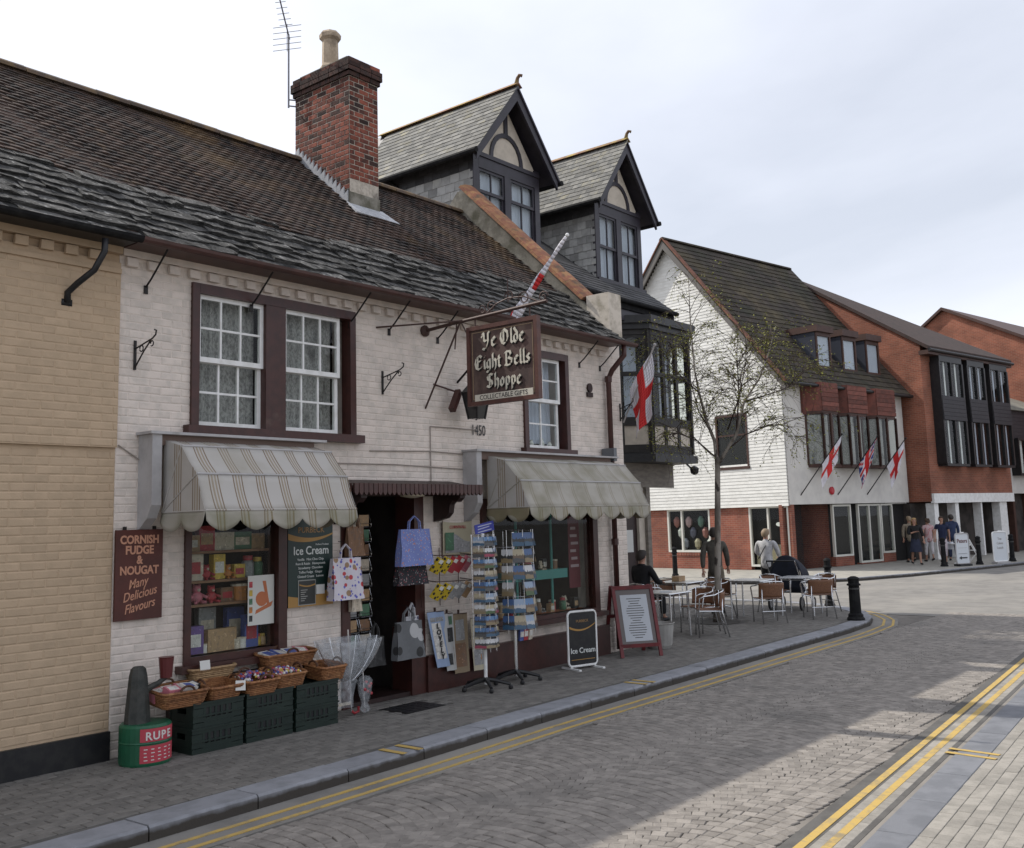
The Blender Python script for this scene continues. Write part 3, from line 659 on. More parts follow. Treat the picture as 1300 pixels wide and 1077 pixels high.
# main roof
def cpt(x, y, h=0): return Vector((x, y-h*math.sin(tc2), CEZ+(y-CE)*math.tan(tc2)+h*math.cos(tc2)))
cr_ = MB().prism([cpt(BX0, CE, -.05), cpt(19.3, CE, -.05), cpt(19.3, CR, -.05), cpt(BX0, CR, -.05)], (0, 0, .05)).prism([(BX0, CR, CRZ-.06), (19.3, CR, CRZ-.06), (19.3, 11.2, 6.4), (BX0, 11.2, 6.4)], (0, 0, .05)).build('roof', SLATED, cafe)
MB().prism([(19.28, CE+.2, 6.3), (19.28, 11, 6.3), (19.28, CR, CRZ-.1)], (.05, 0, 0)).build('gable_wall', RENDER_, cafe)
def slates(parent, O, A, Bv, la, lb, wd, ga, m, name='slate', keep=None, thick=.008, lift=.012, jit=.004, stag=True, indiv=300):
    """courses on a plane: A along the course, Bv up the slope"""
    A = Vector(A).normalized(); Bv = Vector(Bv).normalized(); N = A.cross(Bv).normalized(); O = Vector(O); rg = random.Random(int(la*50+lb*13))
    n = 0; big = MB()
    for k in range(int(lb/ga)):
        a = -(wd/2 if (k % 2 and stag) else 0)
        while a < la-.02:
            lo, hi = max(a, 0), min(a+wd, la); a += wd
            if hi-lo < .03: continue
            if keep and not keep((lo+hi)/2, (k+.5)*ga): continue
            c0 = O+A*(lo+.003)+Bv*(k*ga+rg.uniform(-jit, jit)); c1 = O+A*(hi-.003)+Bv*(k*ga+rg.uniform(-jit, jit))
            up_ = Bv*(ga*1.25); tl = N*(lift+rg.uniform(0, .003)); 
            vs = [c0+tl, c1+tl, c1+up_+N*.001, c0+up_+N*.001, c0+tl-N*thick, c1+tl-N*thick]
            fs = [(0, 1, 2, 3), (4, 5, 1, 0), (4, 0, 3), (5, 2, 1)]
            n += 1
            (MB() if n <= indiv else big).add(vs, fs).build(name, m, parent) if n <= indiv else big.add(vs, fs)
    if big.v: big.build(name+'_field', m, parent, kind='stuff')
slates(cr_, cpt(13.5, CE-.03), (1, 0, 0), (0, math.cos(tc2), math.sin(tc2)), 5.8, 1.7, .28, .17, SLATED)
CG = MB().prism([(BX0, CE-.02+.05*math.cos(a), 6.44+.05*math.sin(a)) for a in [math.pi*2*k/10 for k in range(10)]], (5.88, 0, 0)).box((BX0, CE+.04, 6.28), (19.28, CE+.08, 6.46)).build('gutter', GUTR, cafe)
MB().box((BX0, CE+.08, 6.05), (19.2, FY+.01, 6.30)).build('cornice', PLUM, cafe)
def dormer(x0, x1, zb):
    y = 3.1; zt = 8.93; xm = (x0+x1)/2; za = 10.30; ov = .25
    d = MB().box((x0+.02, y+.14, zb-.2), (x1-.02, 6.8, zt)).prism([(x0, y+.06, zt), (x1, y+.06, zt), (xm, y+.06, za-.15)], (0, 4.5, 0)).build('dormer', RENDER_, cafe)
    # face: frame, two sashes, pediment
    fr = MB().box((x0-.02, y-.02, zb), (x0+.13, y+.06, zt)).box((x1-.13, y-.02, zb), (x1+.02, y+.06, zt)).box((xm-.09, y-.021, zb), (xm+.09, y+.06, zt-.3)).box((x0+.13, y-.022, zt-.36), (x1-.13, y+.06, zt-.10)).box((x0-.05, y-.09, zb-.08), (x1+.05, y+.05, zb+.06)).box((x0, y-.05, zt-.14), (x1, y-.0, zt-.06))
    fr.build('window_frame', PLUM, d)
    MB().box((x0, y+.06, zb), (x0+.1, y+.14, zt)).box((x1-.1, y+.06, zb), (x1, y+.14, zt)).build('window_reveal', PLUM, d)
    for a, b in ((x0+.13, xm-.09), (xm+.09, x1-.13)):
        sash(d, a, b, zb+.78, zt-.36, y+.0, 2, 1, PLUM, fr=.05, bar=.03); sash(d, a, b, zb+.06, zb+.84, y+.025, 2, 1, PLUM, fr=.05, bar=.03)
        curtain(d, a, b, zb+.06, zt-.36, y+.105, NETD, 4, .008)
    MB().prism([(x0+.05, y+.01, zt-.06), (x1-.05, y+.01, zt-.06), (xm, y+.01, za-.28)], (0, .045, 0)).build('pediment_panel', RENDER_, d)
    tb = MB(); ar = [(xm+.50*math.cos(a), zt-.06+.58*math.sin(a)) for a in [math.pi*k/12 for k in range(13)]]; ai = [(xm+.41*math.cos(a), zt-.06+.49*math.sin(a)) for a in [math.pi*k/12 for k in range(13)]]
    for k in range(12): tb.prism([(ar[k][0], y-.02, ar[k][1]), (ar[k+1][0], y-.02, ar[k+1][1]), (ai[k+1][0], y-.02, ai[k+1][1]), (ai[k][0], y-.02, ai[k][1])], (0, .035, 0))
    tb.box((xm-.05, y-.021, zt+.50), (xm+.05, y+.012, za-.2)); tb.build('arch_timber', PLUM, d)
    # verge boards
    ex, ez = x0-ov, zt-.02-(za-zt)/(xm-x0)*ov*.55
    sl = (za-ez)/(xm-ex)
    for s_ in (-1, 1):
        a = Vector((xm+s_*(ex-xm)*-1, y-.32, ez)); b = Vector((xm, y-.32, za))
        MB().prism([a+Vector((0, 0, .0)), b, b-Vector((0, 0, .26)), a-Vector((0, 0, .17))], (0, .05, 0)).build('bargeboard', PLUM, d)
        m = MB().prism([a+Vector((s_*.05, -.03, .02)), b+Vector((0, -.03, .045)), b+Vector((0, -.03, -.01)), a+Vector((s_*.05, -.03, -.045))], (0, 3.95, 0)); rf = m.build('dormer_roof', PLUM, d)
        aa, bb = a+Vector((s_*.06, -.03, .03)), b+Vector((0, -.03, .06)); ln = (bb-aa).length
        if s_ < 0: slates(rf, aa+Vector((0, 3.6, 0)), (0, -1, 0), bb-aa, 3.65, ln, .24, .15, SLATE, indiv=220)
        MB().tube([a+Vector((s_*.075, -.05, -.02)), a+Vector((s_*.075, 3.6, -.02))], .055, 8).build('dormer_gutter', GUTR, d)
    yy = y-.36
    while yy < 6.4:
        MB().prism([(xm-.12, yy, za+.02), (xm, yy, za+.115), (xm+.12, yy, za+.02), (xm, yy, za+.07)], (0, .42, 0)).build('ridge_tile', mat('dormer_ridge', (.24, .12, .075), .85, var=(.33, .24, .06), vs=4, dirt=(.12, .09, .06), ds=3, bump=.3, rnd=.2), d); yy += .43
    MB().tube([(xm, y-.30, za+.04), (xm, y-.32, za+.12), (xm, y-.34, za+.19), (xm, y-.39, za+.235), (xm, y-.44, za+.215), (xm, y-.435, za+.18)], [.05, .042, .034, .034, .028, .012], 8).build('finial', mat('finial_clay', (.15, .085, .05), .85, var=(.2, .15, .06), vs=9), d, smooth=True)
    # slate-hung cheek facing the street corner
    ck = MB().box((x0-.012, y+.04, zb-.3), (x0+.02, 6.6, zt-.02)).build('cheek', SLATED, d)
    slates(ck, (x0-.014, 6.2, zb-.3), (0, -1, 0), (0, 0, 1), 3.1, zt-zb+.16, .23, .165, mat('cheek_slate', (.34, .34, .33), .8, var=(.27, .27, .26), vs=5, dirt=(.40, .39, .35), ds=1.5, dlo=.55, dhi=.75, bump=.25, rnd=.3), keep=lambda a, b: zb-.3+b > CEZ+(6.2-a-CE)*math.tan(tc2)-.1 and zb-.3+b < zt-.42)
    slates(ck, (x0-.016, 6.2, zt-.42), (0, -1, 0), (0, 0, 1), 3.1, .36, .23, .165, SLATED)
dormer(13.52, 15.47, 7.32); dormer(17.46, 19.26, 7.05)
# oriel bay on the first floor
bay = MB().prism([(17.30, FY, 3.28), (17.72, 2.06, 3.28), (19.36, 2.06, 3.28), (19.36, FY, 3.28)], (0, 0, .06)).prism([(17.30, FY, 5.95), (17.72, 2.06, 5.95), (19.36, 2.06, 5.95), (19.36, FY, 5.95)], (0, 0, .05)).build('oriel_bay', BLACK, cafe)
MB().prism([(17.14, FY, 6.0), (17.64, 1.93, 6.0), (19.48, 1.93, 6.0), (19.48, FY, 6.0)], (0, 0, .16)).prism([(17.22, FY, 5.88), (17.68, 2.0, 5.88), (19.42, 2.0, 5.88), (19.42, FY, 5.88)], (0, 0, .12)).build('bay_cornice', BLACK, bay)
MB().prism([(17.2, FY, 3.12), (17.68, 1.99, 3.12), (19.42, 1.99, 3.12), (19.42, FY, 3.12)], (0, 0, .16)).build('bay_base', BLACK, bay)
OAK = mat('black_oak', (.020, .018, .017), .6, var=(.03, .027, .025), vs=6, stretch=(1, 1, .2), bump=.2)
def bayface(p, q, n, first):
    p = Vector(p); q = Vector(q); d = (q-p); l = d.length; d.normalize(); nrm = Vector((d.y, -d.x, 0))
    def post(a, w_, z0, z1, o=.0, dp=.07): MB().bar(p+d*a+nrm*o+Vector((0, 0, z0)), p+d*a+nrm*o+Vector((0, 0, z1)), w_, dp, tuple(nrm)).build('bay_timber', OAK, bay)
    def rail(a, b, z, h, o=.0, dp=.07): MB().bar(p+d*a+nrm*o+Vector((0, 0, z)), p+d*b+nrm*o+Vector((0, 0, z)), dp, h).build('bay_timber', OAK, bay)
    for z, h in ((3.40, .16), (3.96, .18), (4.95, .09), (5.85, .16)): rail(0, l, z, h, .006)
    for k in range(n+1): post(l*k/n, .13 if k in (0, n) else .10, 3.32, 5.95)
    for k in range(n):
        a0, a1 = l*k/n+.05, l*(k+1)/n-.05
        MB().prism([p+d*a0+nrm*-.01+Vector((0, 0, 3.48)), p+d*a1+nrm*-.01+Vector((0, 0, 3.48)), p+d*a1+nrm*-.01+Vector((0, 0, 3.88)), p+d*a0+nrm*-.01+Vector((0, 0, 3.88))], nrm*.02).build('plaster_panel', RENDER_, bay)
        for z0, z1 in ((4.05, 4.9), (5.0, 5.78)):
            MB().prism([p+d*a0+Vector((0, 0, z0)), p+d*a1+Vector((0, 0, z0)), p+d*a1+Vector((0, 0, z1)), p+d*a0+Vector((0, 0, z1))], nrm*.004).build('pane', GLASS, bay)
        m = MB(); c = (a0+a1)/2; hw = (a1-a0)/2
        for j in range(8):
            t0, t1 = math.pi*j/8, math.pi*(j+1)/8
            pt = lambda t_, o_: p+d*(c-hw*math.cos(t_))+nrm*.02+Vector((0, 0, min(5.78, 5.42+.30*math.sin(t_))+o_))
            m.prism([pt(t0, 0), pt(t1, 0), p+d*(c-hw*math.cos(t1))+nrm*.02+Vector((0, 0, 5.80)), p+d*(c-hw*math.cos(t0))+nrm*.02+Vector((0, 0, 5.80))], nrm*-.03)
        m.build('arched_head', OAK, bay)
bayface((17.34, FY-.02, 0), (17.74, 2.10, 0), 1, True); bayface((17.74, 2.09, 0), (19.33, 2.09, 0), 3, False); bayface((19.33, 2.09, 0), (19.33, FY, 0), 1, False)
MB().box((17.5, FY-.03, 4.0), (18.0, FY-.02, 5.8)).box((18.9, FY-.03, 4.0), (19.3, FY-.02, 5.8)).build('bay_curtain', NETD, bay)
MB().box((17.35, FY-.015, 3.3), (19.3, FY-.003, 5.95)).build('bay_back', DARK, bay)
t = MB().tube([(18.9, 1.98, 3.10), (18.9, 1.9, 3.02), (18.9, 1.82, 3.0)], .02, 6).lathe([(.02, 0), (.08, .03), (.10, .13), (.06, .17), (.01, .19)], (18.9, 1.80, 2.86), 8).build('bracket_lamp', BLACK, cafe)
# ================================================================ far block (local axes: u along the street front, v into the block)
FO = (FC.x, FC.y, 0)
SID = mat('white_weatherboard', (.74, .73, .69), .6, var=(.66, .65, .61), vs=3, dirt=(.55, .54, .5), ds=1, dlo=.6, dhi=.85, rnd=.05)
REND = mat('pale_render', (.62, .60, .56), .8, var=(.55, .53, .5), vs=2)
MOSSROOF = mat('dark_mossy_tile', (.050, .040, .032), .95, var=(.028, .028, .018), vs=1.2, dirt=(.075, .06, .035), ds=.6, dlo=.45, dhi=.7, bump=.6, bs=14, rnd=.3)
def brickmat(name, c1, c2, mo, vertical='uz', rot=0):
    m = bpy.data.materials.new(name); m.use_nodes = True; n = m.node_tree.nodes; l = m.node_tree.links.new; b = n['Principled BSDF']; b.inputs['Roughness'].default_value = .92
    tcn = n.new('ShaderNodeTexCoord'); sp = n.new('ShaderNodeSeparateXYZ'); l(tcn.outputs['Object'], sp.inputs[0]); ad = n.new('ShaderNodeMath'); ad.operation = 'ADD'; l(sp.outputs[0], ad.inputs[0]); l(sp.outputs[1], ad.inputs[1])
    cb = n.new('ShaderNodeCombineXYZ'); l(ad.outputs[0], cb.inputs[0]); l(sp.outputs[2], cb.inputs[1])
    bt = n.new('ShaderNodeTexBrick'); l(cb.outputs[0], bt.inputs['Vector']); bt.inputs['Color1'].default_value = rgb(c1); bt.inputs['Color2'].default_value = rgb(c2); bt.inputs['Mortar'].default_value = rgb(mo); bt.inputs['Scale'].default_value = 1; bt.inputs['Mortar Size'].default_value = .006; bt.inputs['Brick Width'].default_value = .225; bt.inputs['Row Height'].default_value = .075
    nz = n.new('ShaderNodeTexNoise'); nz.inputs['Scale'].default_value = .9; nz.inputs['Detail'].default_value = 6; l(tcn.outputs['Object'], nz.inputs['Vector']); mr = n.new('ShaderNodeMapRange'); l(nz.outputs['Fac'], mr.inputs[0]); mr.inputs[1].default_value = .35; mr.inputs[2].default_value = .65; mr.inputs[3].default_value = .72; mr.inputs[4].default_value = 1.2
    vm = n.new('ShaderNodeVectorMath'); vm.operation = 'SCALE'; l(bt.outputs['Color'], vm.inputs[0]); l(mr.outputs[0], vm.inputs['Scale']); l(vm.outputs[0], b.inputs['Base Color'])
    bp = n.new('ShaderNodeBump'); bp.inputs['Strength'].default_value = .5; bp.inputs['Distance'].default_value = .01; l(bt.outputs['Fac'], bp.inputs['Height']); bp.invert = True; l(bp.outputs[0], b.inputs['Normal'])
    return m
FBRICK = brickmat('far_red_brick', (.27, .085, .05), (.20, .06, .04), (.25, .17, .13))
FBRICK2 = brickmat('far_orange_brick', (.28, .095, .055), (.21, .07, .042), (.27, .18, .13))
SHOPFR = mat('stone_white_frame', (.62, .61, .55), .6)
BROWNT = mat('brown_stained_timber', (.065, .030, .022), .6, var=(.05, .024, .018), vs=5)
HUNG = mat('hung_red_tile', (.17, .06, .045), .85, var=(.11, .045, .035), vs=5, bump=.3, rnd=.3)
fg = thing('gable_house', 'white weatherboarded gable house with mossy roof and brick ground floor', 'house', FO, FANG, local=True)
fgw = holed_wall(-.02, 10, 0, 2.34, [], 0, 0)
# shell (gable plane at u=0, front plane at v=0)
AV, AZ, GEZ = 4.95, 12.95, 6.95
MB().prism([(.05, .05, 2.3), (.05, 9.85, 2.3), (.05, 9.85, GEZ), (.05, AV, AZ-.15), (.05, .05, GEZ)], (8.4, 0, 0)).build('house_body', REND, fg)
for (a, b, zt_, d) in ((5.72, 9.9, 2.3, .3), (1.82, 3.6, 2.3, .31), (.0, .12, 2.3, .3), (3.6, 5.72, .62, .3)): MB().box((.1, a, 0), (d, b, zt_)).build('brick_pier', FBRICK, fg)
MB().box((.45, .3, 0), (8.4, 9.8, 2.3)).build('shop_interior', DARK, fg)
# boards on the gable
nb = 0; z = 2.26
while z < AZ-.35:
    hw = AV if z < GEZ else (AZ-.12-z)/(AZ-GEZ)*AV
    v0, v1 = AV-hw+.03, min(9.85, AV+hw-.03); segs = [(v0, v1)]
    if 3.75 < z < 5.72: segs = [(v0, 1.62), (3.0, v1)]
    if 3.02 < z < 5.6: segs = [s for s in segs]
    for a, b in segs:
        if b-a > .1:
            m = MB(); m.add([(.0, a, z), (.0, b, z), (.014, b, z+.13), (.014, a, z+.13), (.06, a, z), (.06, b, z)], [(1, 0, 3, 2), (0, 1, 5, 4), (0, 4, 3), (1, 2, 5)]); m.build('weatherboard', SID, fg)
    z += .12; nb += 1
fw_ = MB().box((-.01, 1.58, 3.72), (.12, 1.66, 5.7)).box((-.01, 2.96, 3.72), (.12, 3.04, 5.7)).box((-.02, 1.55, 3.66), (.12, 3.07, 3.76)).box((-.008, 1.66, 5.62), (.12, 2.96, 5.7)).box((.012, 1.66, 4.9), (.1, 2.96, 4.96)).build('window', BROWNT, fg)
MB().box((.028, 1.66, 3.76), (.031, 2.96, 5.62)).build('pane', GLASS, fw_); MB().box((.035, 1.6, 3.7), (.049, 3.0, 5.7)).build('window_back', DARK, fw_)
# ground floor shop windows in the gable
def shopwin(par, pl, a0, a1, z0, z1, mull, glassm=GLASS, t=.07, m_=SHOPFR):
    f = (lambda a, d, z: (d, a, z)) if pl == 'u' else (lambda a, d, z: (a, d, z))
    def bx(m, a, b, d0, d1, c, d): p, q = f(a, d0, c), f(b, d1, d); return m.box(tuple(map(min, p, q)), tuple(map(max, p, q)))
    m = MB(); bx(m, a0, a0+t, .1, .2, z0, z1); bx(m, a1-t, a1, .1, .2, z0, z1); bx(m, a0+t, a1-t, .1, .2, z1-t, z1); bx(m, a0+t, a1-t, .08, .2, z0, z0+t)
    for q in mull: bx(m, q-t*.5, q+t*.5, .1, .2, z0+t, z1-t)
    o = m.build('shop_window', m_, par)
    ed = [a0+t]+list(mull)+[a1-t]
    for i in range(len(ed)-1): bx(MB(), ed[i], ed[i+1], .15, .154, z0+t, z1-t).build('pane', glassm, o)
    return o
sw = shopwin(fg, 'u', 3.62, 5.72, .62, 2.27, [5.0]); 
GOODS = [mat('goods_%d' % i, c, .6) for i, c in enumerate(((.5, .5, .46), (.3, .12, .1), (.12, .2, .16), (.35, .3, .2), (.1, .1, .14), (.45, .3, .3), (.25, .26, .3)))]
for k in range(9): MB().lathe([(.03, 0), (.12, .1), (.14, .3), (.05, .42)], (.36, 3.85+k*.2, .72+(k % 3)*.42), 7).build('display_piece', GOODS[k % 7], sw)
MB().box((.3, 3.66, .64), (.44, 5.6, .70)).build('display_shelf', SHOPFR, sw)
for k in range(16): MB().box((.07, 3.64+k*.13, .49), (.1, 3.64+k*.13+.11, .61)).build('sill_brick', FBRICK, sw)
sw2 = shopwin(fg, 'u', .12, 1.82, .12, 2.27, [1.0]); MB().box((.3, .2, .1), (.32, 1.7, .9)).build('display_panel', GOODS[3], sw2)
MB().prism([(.14, .55+.14*math.cos(a), 1.62+.075*math.sin(a)) for a in [math.pi*2*k/16 for k in range(16)]], (.006, 0, 0)).build('oval_plate', mat('oval_white', (.6, .64, .58), .5), sw2)
# bargeboards, roof
pitch = math.atan2(AZ-GEZ, AV)
for s_ in (-1, 1):
    pe = Vector((0, AV+s_*(AV+.35), GEZ-.35*math.tan(pitch))); pa = Vector((0, AV, AZ))
    MB().prism([pe+Vector((-.30, 0, 0)), pa+Vector((-.30, 0, 0)), pa+Vector((-.30, 0, -.32)), pe+Vector((-.30, 0, -.22))], (.06, 0, 0)).build('bargeboard', mat('grey_barge', (.13, .12, .11), .7), fg)
    rf = MB().prism([pe+Vector((-.3, 0, .0)), pa+Vector((-.3, 0, 0)), pa+Vector((-.3, 0, .12)), pe+Vector((-.3, 0, .12))], (8.9, 0, 0)).build('roof', MOSSROOF, fg)
    MB().prism([pe+Vector((-.34, 0, .10)), pa+Vector((-.34, 0, .10)), pa+Vector((-.34, 0, .17)), pe+Vector((-.34, 0, .17))], (.22, 0, 0)).build('verge_tile', mat('verge_red', (.20, .085, .055), .9, var=(.12, .06, .04), vs=4), rf)
    if s_ < 0: slates(rf, pe+Vector((-.12, 0, .13)), (1, 0, 0), pa-pe, 8.6, (pa-pe).length, .33, .30, MOSSROOF, name='roof_tile', thick=.03, lift=.035, indiv=200)
for k in range(19): MB().prism([(-.3+k*.46, AV+.16*math.cos(a), AZ+.06+.12*math.sin(a)) for a in [math.pi*q/5 for q in range(6)]], (.45, 0, 0)).build('ridge_tile', MOSSROOF, fg)
MB().tube([(-.3, -.42, GEZ-.36), (8.5, -.42, GEZ-.36)], .06, 8).build('gutter', BLACK, fg)
# front: smooth wall, hung tiles, three oriels
MB().box((0.06, -.005, 2.3), (7.25, .05, 5.6)).build('front_wall', REND, fg)
hg = MB().box((1.2, -.05, 5.55), (7.2, .05, 6.75)).build('tile_hanging', HUNG, fg)
for (a, b) in ((1.35, 2.75), (3.1, 4.75), (5.15, 6.85)):
    w0 = b-a
    o = MB().prism([(a, 0, 3.62), (a+.35, -.5, 3.62), (b, -.5, 3.62), (b+.1, 0, 3.62)], (0, 0, .12)).prism([(a, 0, 5.55), (a+.35, -.5, 5.55), (b, -.5, 5.55), (b+.1, 0, 5.55)], (0, 0, .12)).build('oriel_window', BROWNT, fg)
    for p, q, n in (((a, -.0), (a+.35, -.5), 1), ((a+.35, -.5), (b, -.5), 2), ((b, -.5), (b+.1, 0), 1)):
        p3, q3 = Vector(p+(0,)), Vector(q+(0,)); dd = q3-p3
        for k in range(n+1): c = p3+dd*(k/n); MB().bar(c+Vector((0, 0, 3.7)), c+Vector((0, 0, 5.6)), .08, .08).build('mullion', BROWNT, o)
        for k in range(n): c0, c1 = p3+dd*(k/n), p3+dd*((k+1)/n); MB().add([c0+Vector((0, 0, 3.74)), c1+Vector((0, 0, 3.74)), c1+Vector((0, 0, 5.55)), c0+Vector((0, 0, 5.55))], [(0, 1, 2, 3)]).build('pane', GLASS, o, solid=.004)
    MB().prism([(a+.06, -.04, 3.75), (a+.36, -.44, 3.75), (a+.75, -.44, 3.75)], (0, 0, 1.78)).build('curtain', NET, o); MB().box((a+.1, -.03, 3.74), (b, -.02, 5.55)).build('oriel_back', DARK, o)
    MB().prism([(a, 0, 5.67), (a+.35, -.52, 5.67), (b+.02, -.52, 5.67), (b+.12, 0, 5.67)], (0, .0, 1.05)).build('oriel_tiling', HUNG, o)
    m = MB().box((a+.35, -.53, 5.68), (a+.36, -.52, 5.7))
    for r_ in range(6): MB().box((a+.33, -.545+.002*r_, 5.68+r_*.17), (b+.03, -.52, 5.83+r_*.17)).build('tile_course', HUNG, o)
# roof dormers
for (a, b) in ((2.9, 3.9), (4.7, 5.7), (6.45, 7.45)):
    z0 = 7.45; vv = .30
    o = MB().box((a, vv, z0), (a+.09, vv+.1, 8.85)).box((b-.09, vv, z0), (b, vv+.1, 8.85)).box((a+.09, vv, z0), (b-.09, vv+.1, z0+.1)).box((a+.09, vv, 8.7), (b-.09, vv+.1, 8.85)).box((a-.08, vv-.1, 8.85), (b+.08, vv+1.9, 9.1)).build('roof_dormer', BROWNT, fg)
    MB().box((a+.09, vv+.05, z0+.1), (b-.09, vv+.055, 8.7)).build('pane', GLASS, o); MB().box((a+.09, vv+.07, z0+.1), (b-.09, vv+.08, 8.7)).build('curtain', NETD, o)
    MB().box((a-.02, vv+.05, z0), (a, vv+1.6, 8.84)).box((b, vv+.1, z0), (b+.015, vv+1.6, 8.84)).build('dormer_cheek', mat('dormer_side_glaze', (.05, .055, .07), .15, spec=.8), o)
# ground floor of the street front
MB().box((0, .30, 0), (2.9, .44, 2.30)).box((4.15, .31, 0), (4.6, .44, 2.3)).build('brick_pier', FBRICK, fg)
for (a, b, z0) in ((2.9, 4.15, .35), (4.65, 6.25, .05), (6.3, 7.2, .35)):
    o = shopwin(fg, 'v', a, b, z0, 2.27, [(a+b)/2] if b-a > 1.4 else []); MB().box((a, .1, 0), (b, .3, z0)).build('stall_riser', FBRICK, o)
    for q in range(5): MB().box((a+.15+q*.2, .4, .5+q*.3), (a+.3+q*.2, .48, .75+q*.3)).build('display_piece', GOODS[(q*3) % 7], o)
MB().lathe([(.14, 0), (.15, .06), (.1, .09)], (0, 0, 0), 14).xf(Matrix.Translation((2.72, 0, 2.78)) @ Matrix.Rotation(math.pi/2, 4, 'X')).build('alarm_box', mat('alarm_red', (.42, .02, .03), .4), fg)
# ---------------- brick block beyond
fb = thing('brick_building', 'red brick building with black boarded oriels and white shopfront beam', 'building', UV(8.6, 0)+(0,), FANG, local=True)
MB().box((0, -.85, 2.3), (7.4, 10, 8.7)).build('brick_shell', FBRICK2, fb)
MB().prism([(0, -.85, 8.69), (0, 10, 8.69), (0, 5.0, 12.48)], (.3, 0, 0)).build('brick_gable', FBRICK2, fb)
MB().box((-1.6, .5, 2.55), (0, 4, 7.2)).build('link_wall', FBRICK, fb)
MB().box((-1.6, .25, 2.25), (0, .5, 2.6)).box((.0, -.95, 2.24), (7.3, -.80, 2.62)).build('white_beam', WHITE, fb)
MB().box((-.2, .0, 0), (7.4, 8, 2.25)).build('arcade_dark', ROOM, fb)
for a, wd in ((.12, .35), (1.9, .3), (4.2, .12), (6.0, .7)): MB().box((a, -.85, 0), (a+wd, -.5, 2.24)).build('pier', WHITE, fb)
for a, b in ((.5, 1.9), (2.2, 4.2), (4.35, 6.0)): shopwin(fb, 'v', a, b, .3, 2.24, [(a+b)/2], m_=DKBROWN)
hp = [(-.12, -1.25, 8.44), (7.6, -1.25, 8.44), (7.6, 10.3, 8.44), (-.12, 10.3, 8.44), (-.12, 5.0, 12.54), (.5, 5.0, 12.54)]
hb = [(x, y, z+.15) for x, y, z in hp]
MB().add(hp+hb, [(6, 7, 11, 10), (7, 8, 11), (8, 9, 10, 11), (0, 1, 7, 6), (1, 2, 8, 7), (2, 3, 9, 8), (0, 6, 10, 4), (4, 10, 9, 3)]).build('roof', mat('brown_hip_tile', (.055, .035, .03), .9, var=(.04, .028, .024), vs=4), fb)
MB().tube([(-.1, -1.3, 8.42), (7.6, -1.3, 8.42)], .07, 8).build('gutter', BLACK, fb)
MB().box((-.1, -1.25, 8.25), (7.55, -.84, 8.42)).build('soffit_board', BROWNT, fb)
BOARD = mat('black_stained_board', (.022, .021, .026), .55, var=(.03, .028, .033), vs=4)
for i, (a, b) in enumerate(((.75, 2.7), (3.2, 4.75), (5.3, 7.0))):
    o = MB().box((a, -1.25, 3.72), (b, -.85, 3.82)).box((a, -1.25, 8.02), (b, -.85, 8.3)).build('oriel_window', BLACK, fb)
    for c in (a, (a+b)/2, b): MB().box((c-.06, -1.26, 3.82), (c+.06, -.85, 8.02)).build('mullion', BLACK, o)
    for z0, z1 in ((3.82, 5.6), (6.6, 8.02)):
        for p, q in ((a+.06, (a+b)/2-.06), ((a+b)/2+.06, b-.06)): MB().box((p, -1.2, z0), (q, -1.196, z1)).build('pane', GLASS, o)
        MB().box((a-.004, -1.19, z0), (a, -.86, z1)).build('pane', GLASS, o)
        for q in range(4): MB().box((a+.1+q*(b-a)/4, -1.1, z0), (a+.1+q*(b-a)/4+.12, -1.09, z1)).build('blind_slat', WHITE if i == 0 or q % 2 == 0 else NETD, o)
    MB().box((a+.02, -.9, 3.8), (b-.02, -.86, 8.0)).build('oriel_back', DARK, o)
    for r_ in range(6): MB().box((a-.02, -1.29+.004*r_, 5.6+r_*.168), (b+.02, -1.22, 5.6+r_*.168+.158)).box((a-.03, -1.22, 5.6+r_*.168), (a, -.86, 5.6+r_*.168+.158)).build('cladding_board', BOARD, o)
MB().tube([(-.55, .38, 7.1), (-.55, .38, 0)], .05, 8).build('downpipe', BLACK, fb)
# ---------------- white mansard building and the far gable
fm = thing('mansard_building', 'white building with black boarded upper floor at the right edge of the photo', 'building', UV(16.2, 0)+(0,), FANG, local=True)
MB().box((.02, -.7, 2.6), (14, 8, 5.1)).build('wall', REND, fm)
MB().box((.3, -.3, 0), (14, 7, 2.6)).build('shopfront_dark', ROOM, fm)
for q in range(7): MB().box((.1+q*1.9, -.7, 0), (.3+q*1.9, -.3, 2.6)).build('pier', BROWNT, fm)
for q in range(8): MB().box((.0, -.95+q*.02, 5.05+q*.17), (14, -.6, 5.05+q*.17+.16)).build('cladding_board', BOARD, fm)
MB().prism([(-.1, -1.0, 6.38), (-.1, -.9, 6.52), (-.1, 3.5, 8.4), (-.1, 8, 6.4)], (14.2, 0, 0)).build('roof', mat('grey_felt_roof', (.15, .14, .12), .9, var=(.2, .19, .15), vs=2), fm)
o = MB().box((.3, -1.1, 3.4), (2.2, -.7, 3.5)).box((.3, -1.1, 5.0), (2.2, -.7, 5.1)).box((.3, -1.1, 3.5), (.4, -.7, 5.0)).box((1.2, -1.1, 3.5), (1.3, -.72, 5.0)).box((2.1, -1.1, 3.5), (2.2, -.7, 5.0)).build('oriel_window', BLACK, fm)
MB().box((.4, -1.0, 3.5), (2.1, -.99, 5.0)).build('pane', GLASS, o); MB().box((.7, -.9, 3.5), (1.1, -.89, 5.0)).build('blind', WHITE, o); MB().box((.3, -.75, 3.4), (2.2, -.71, 5.1)).build('oriel_back', DARK, o)
o = MB().box((.1, -.5, 6.4), (1.0, 1.5, 8.2)).build('dormer_box', BROWNT, fm); MB().box((.2, -.51, 6.7), (.9, -.502, 8.0)).build('pane', GLASS, o)
fz = thing('far_brick_gable', 'plain orange brick gable rising furthest right behind the black boarded building', 'building', UV(22, 0)+(0,), FANG, local=True)
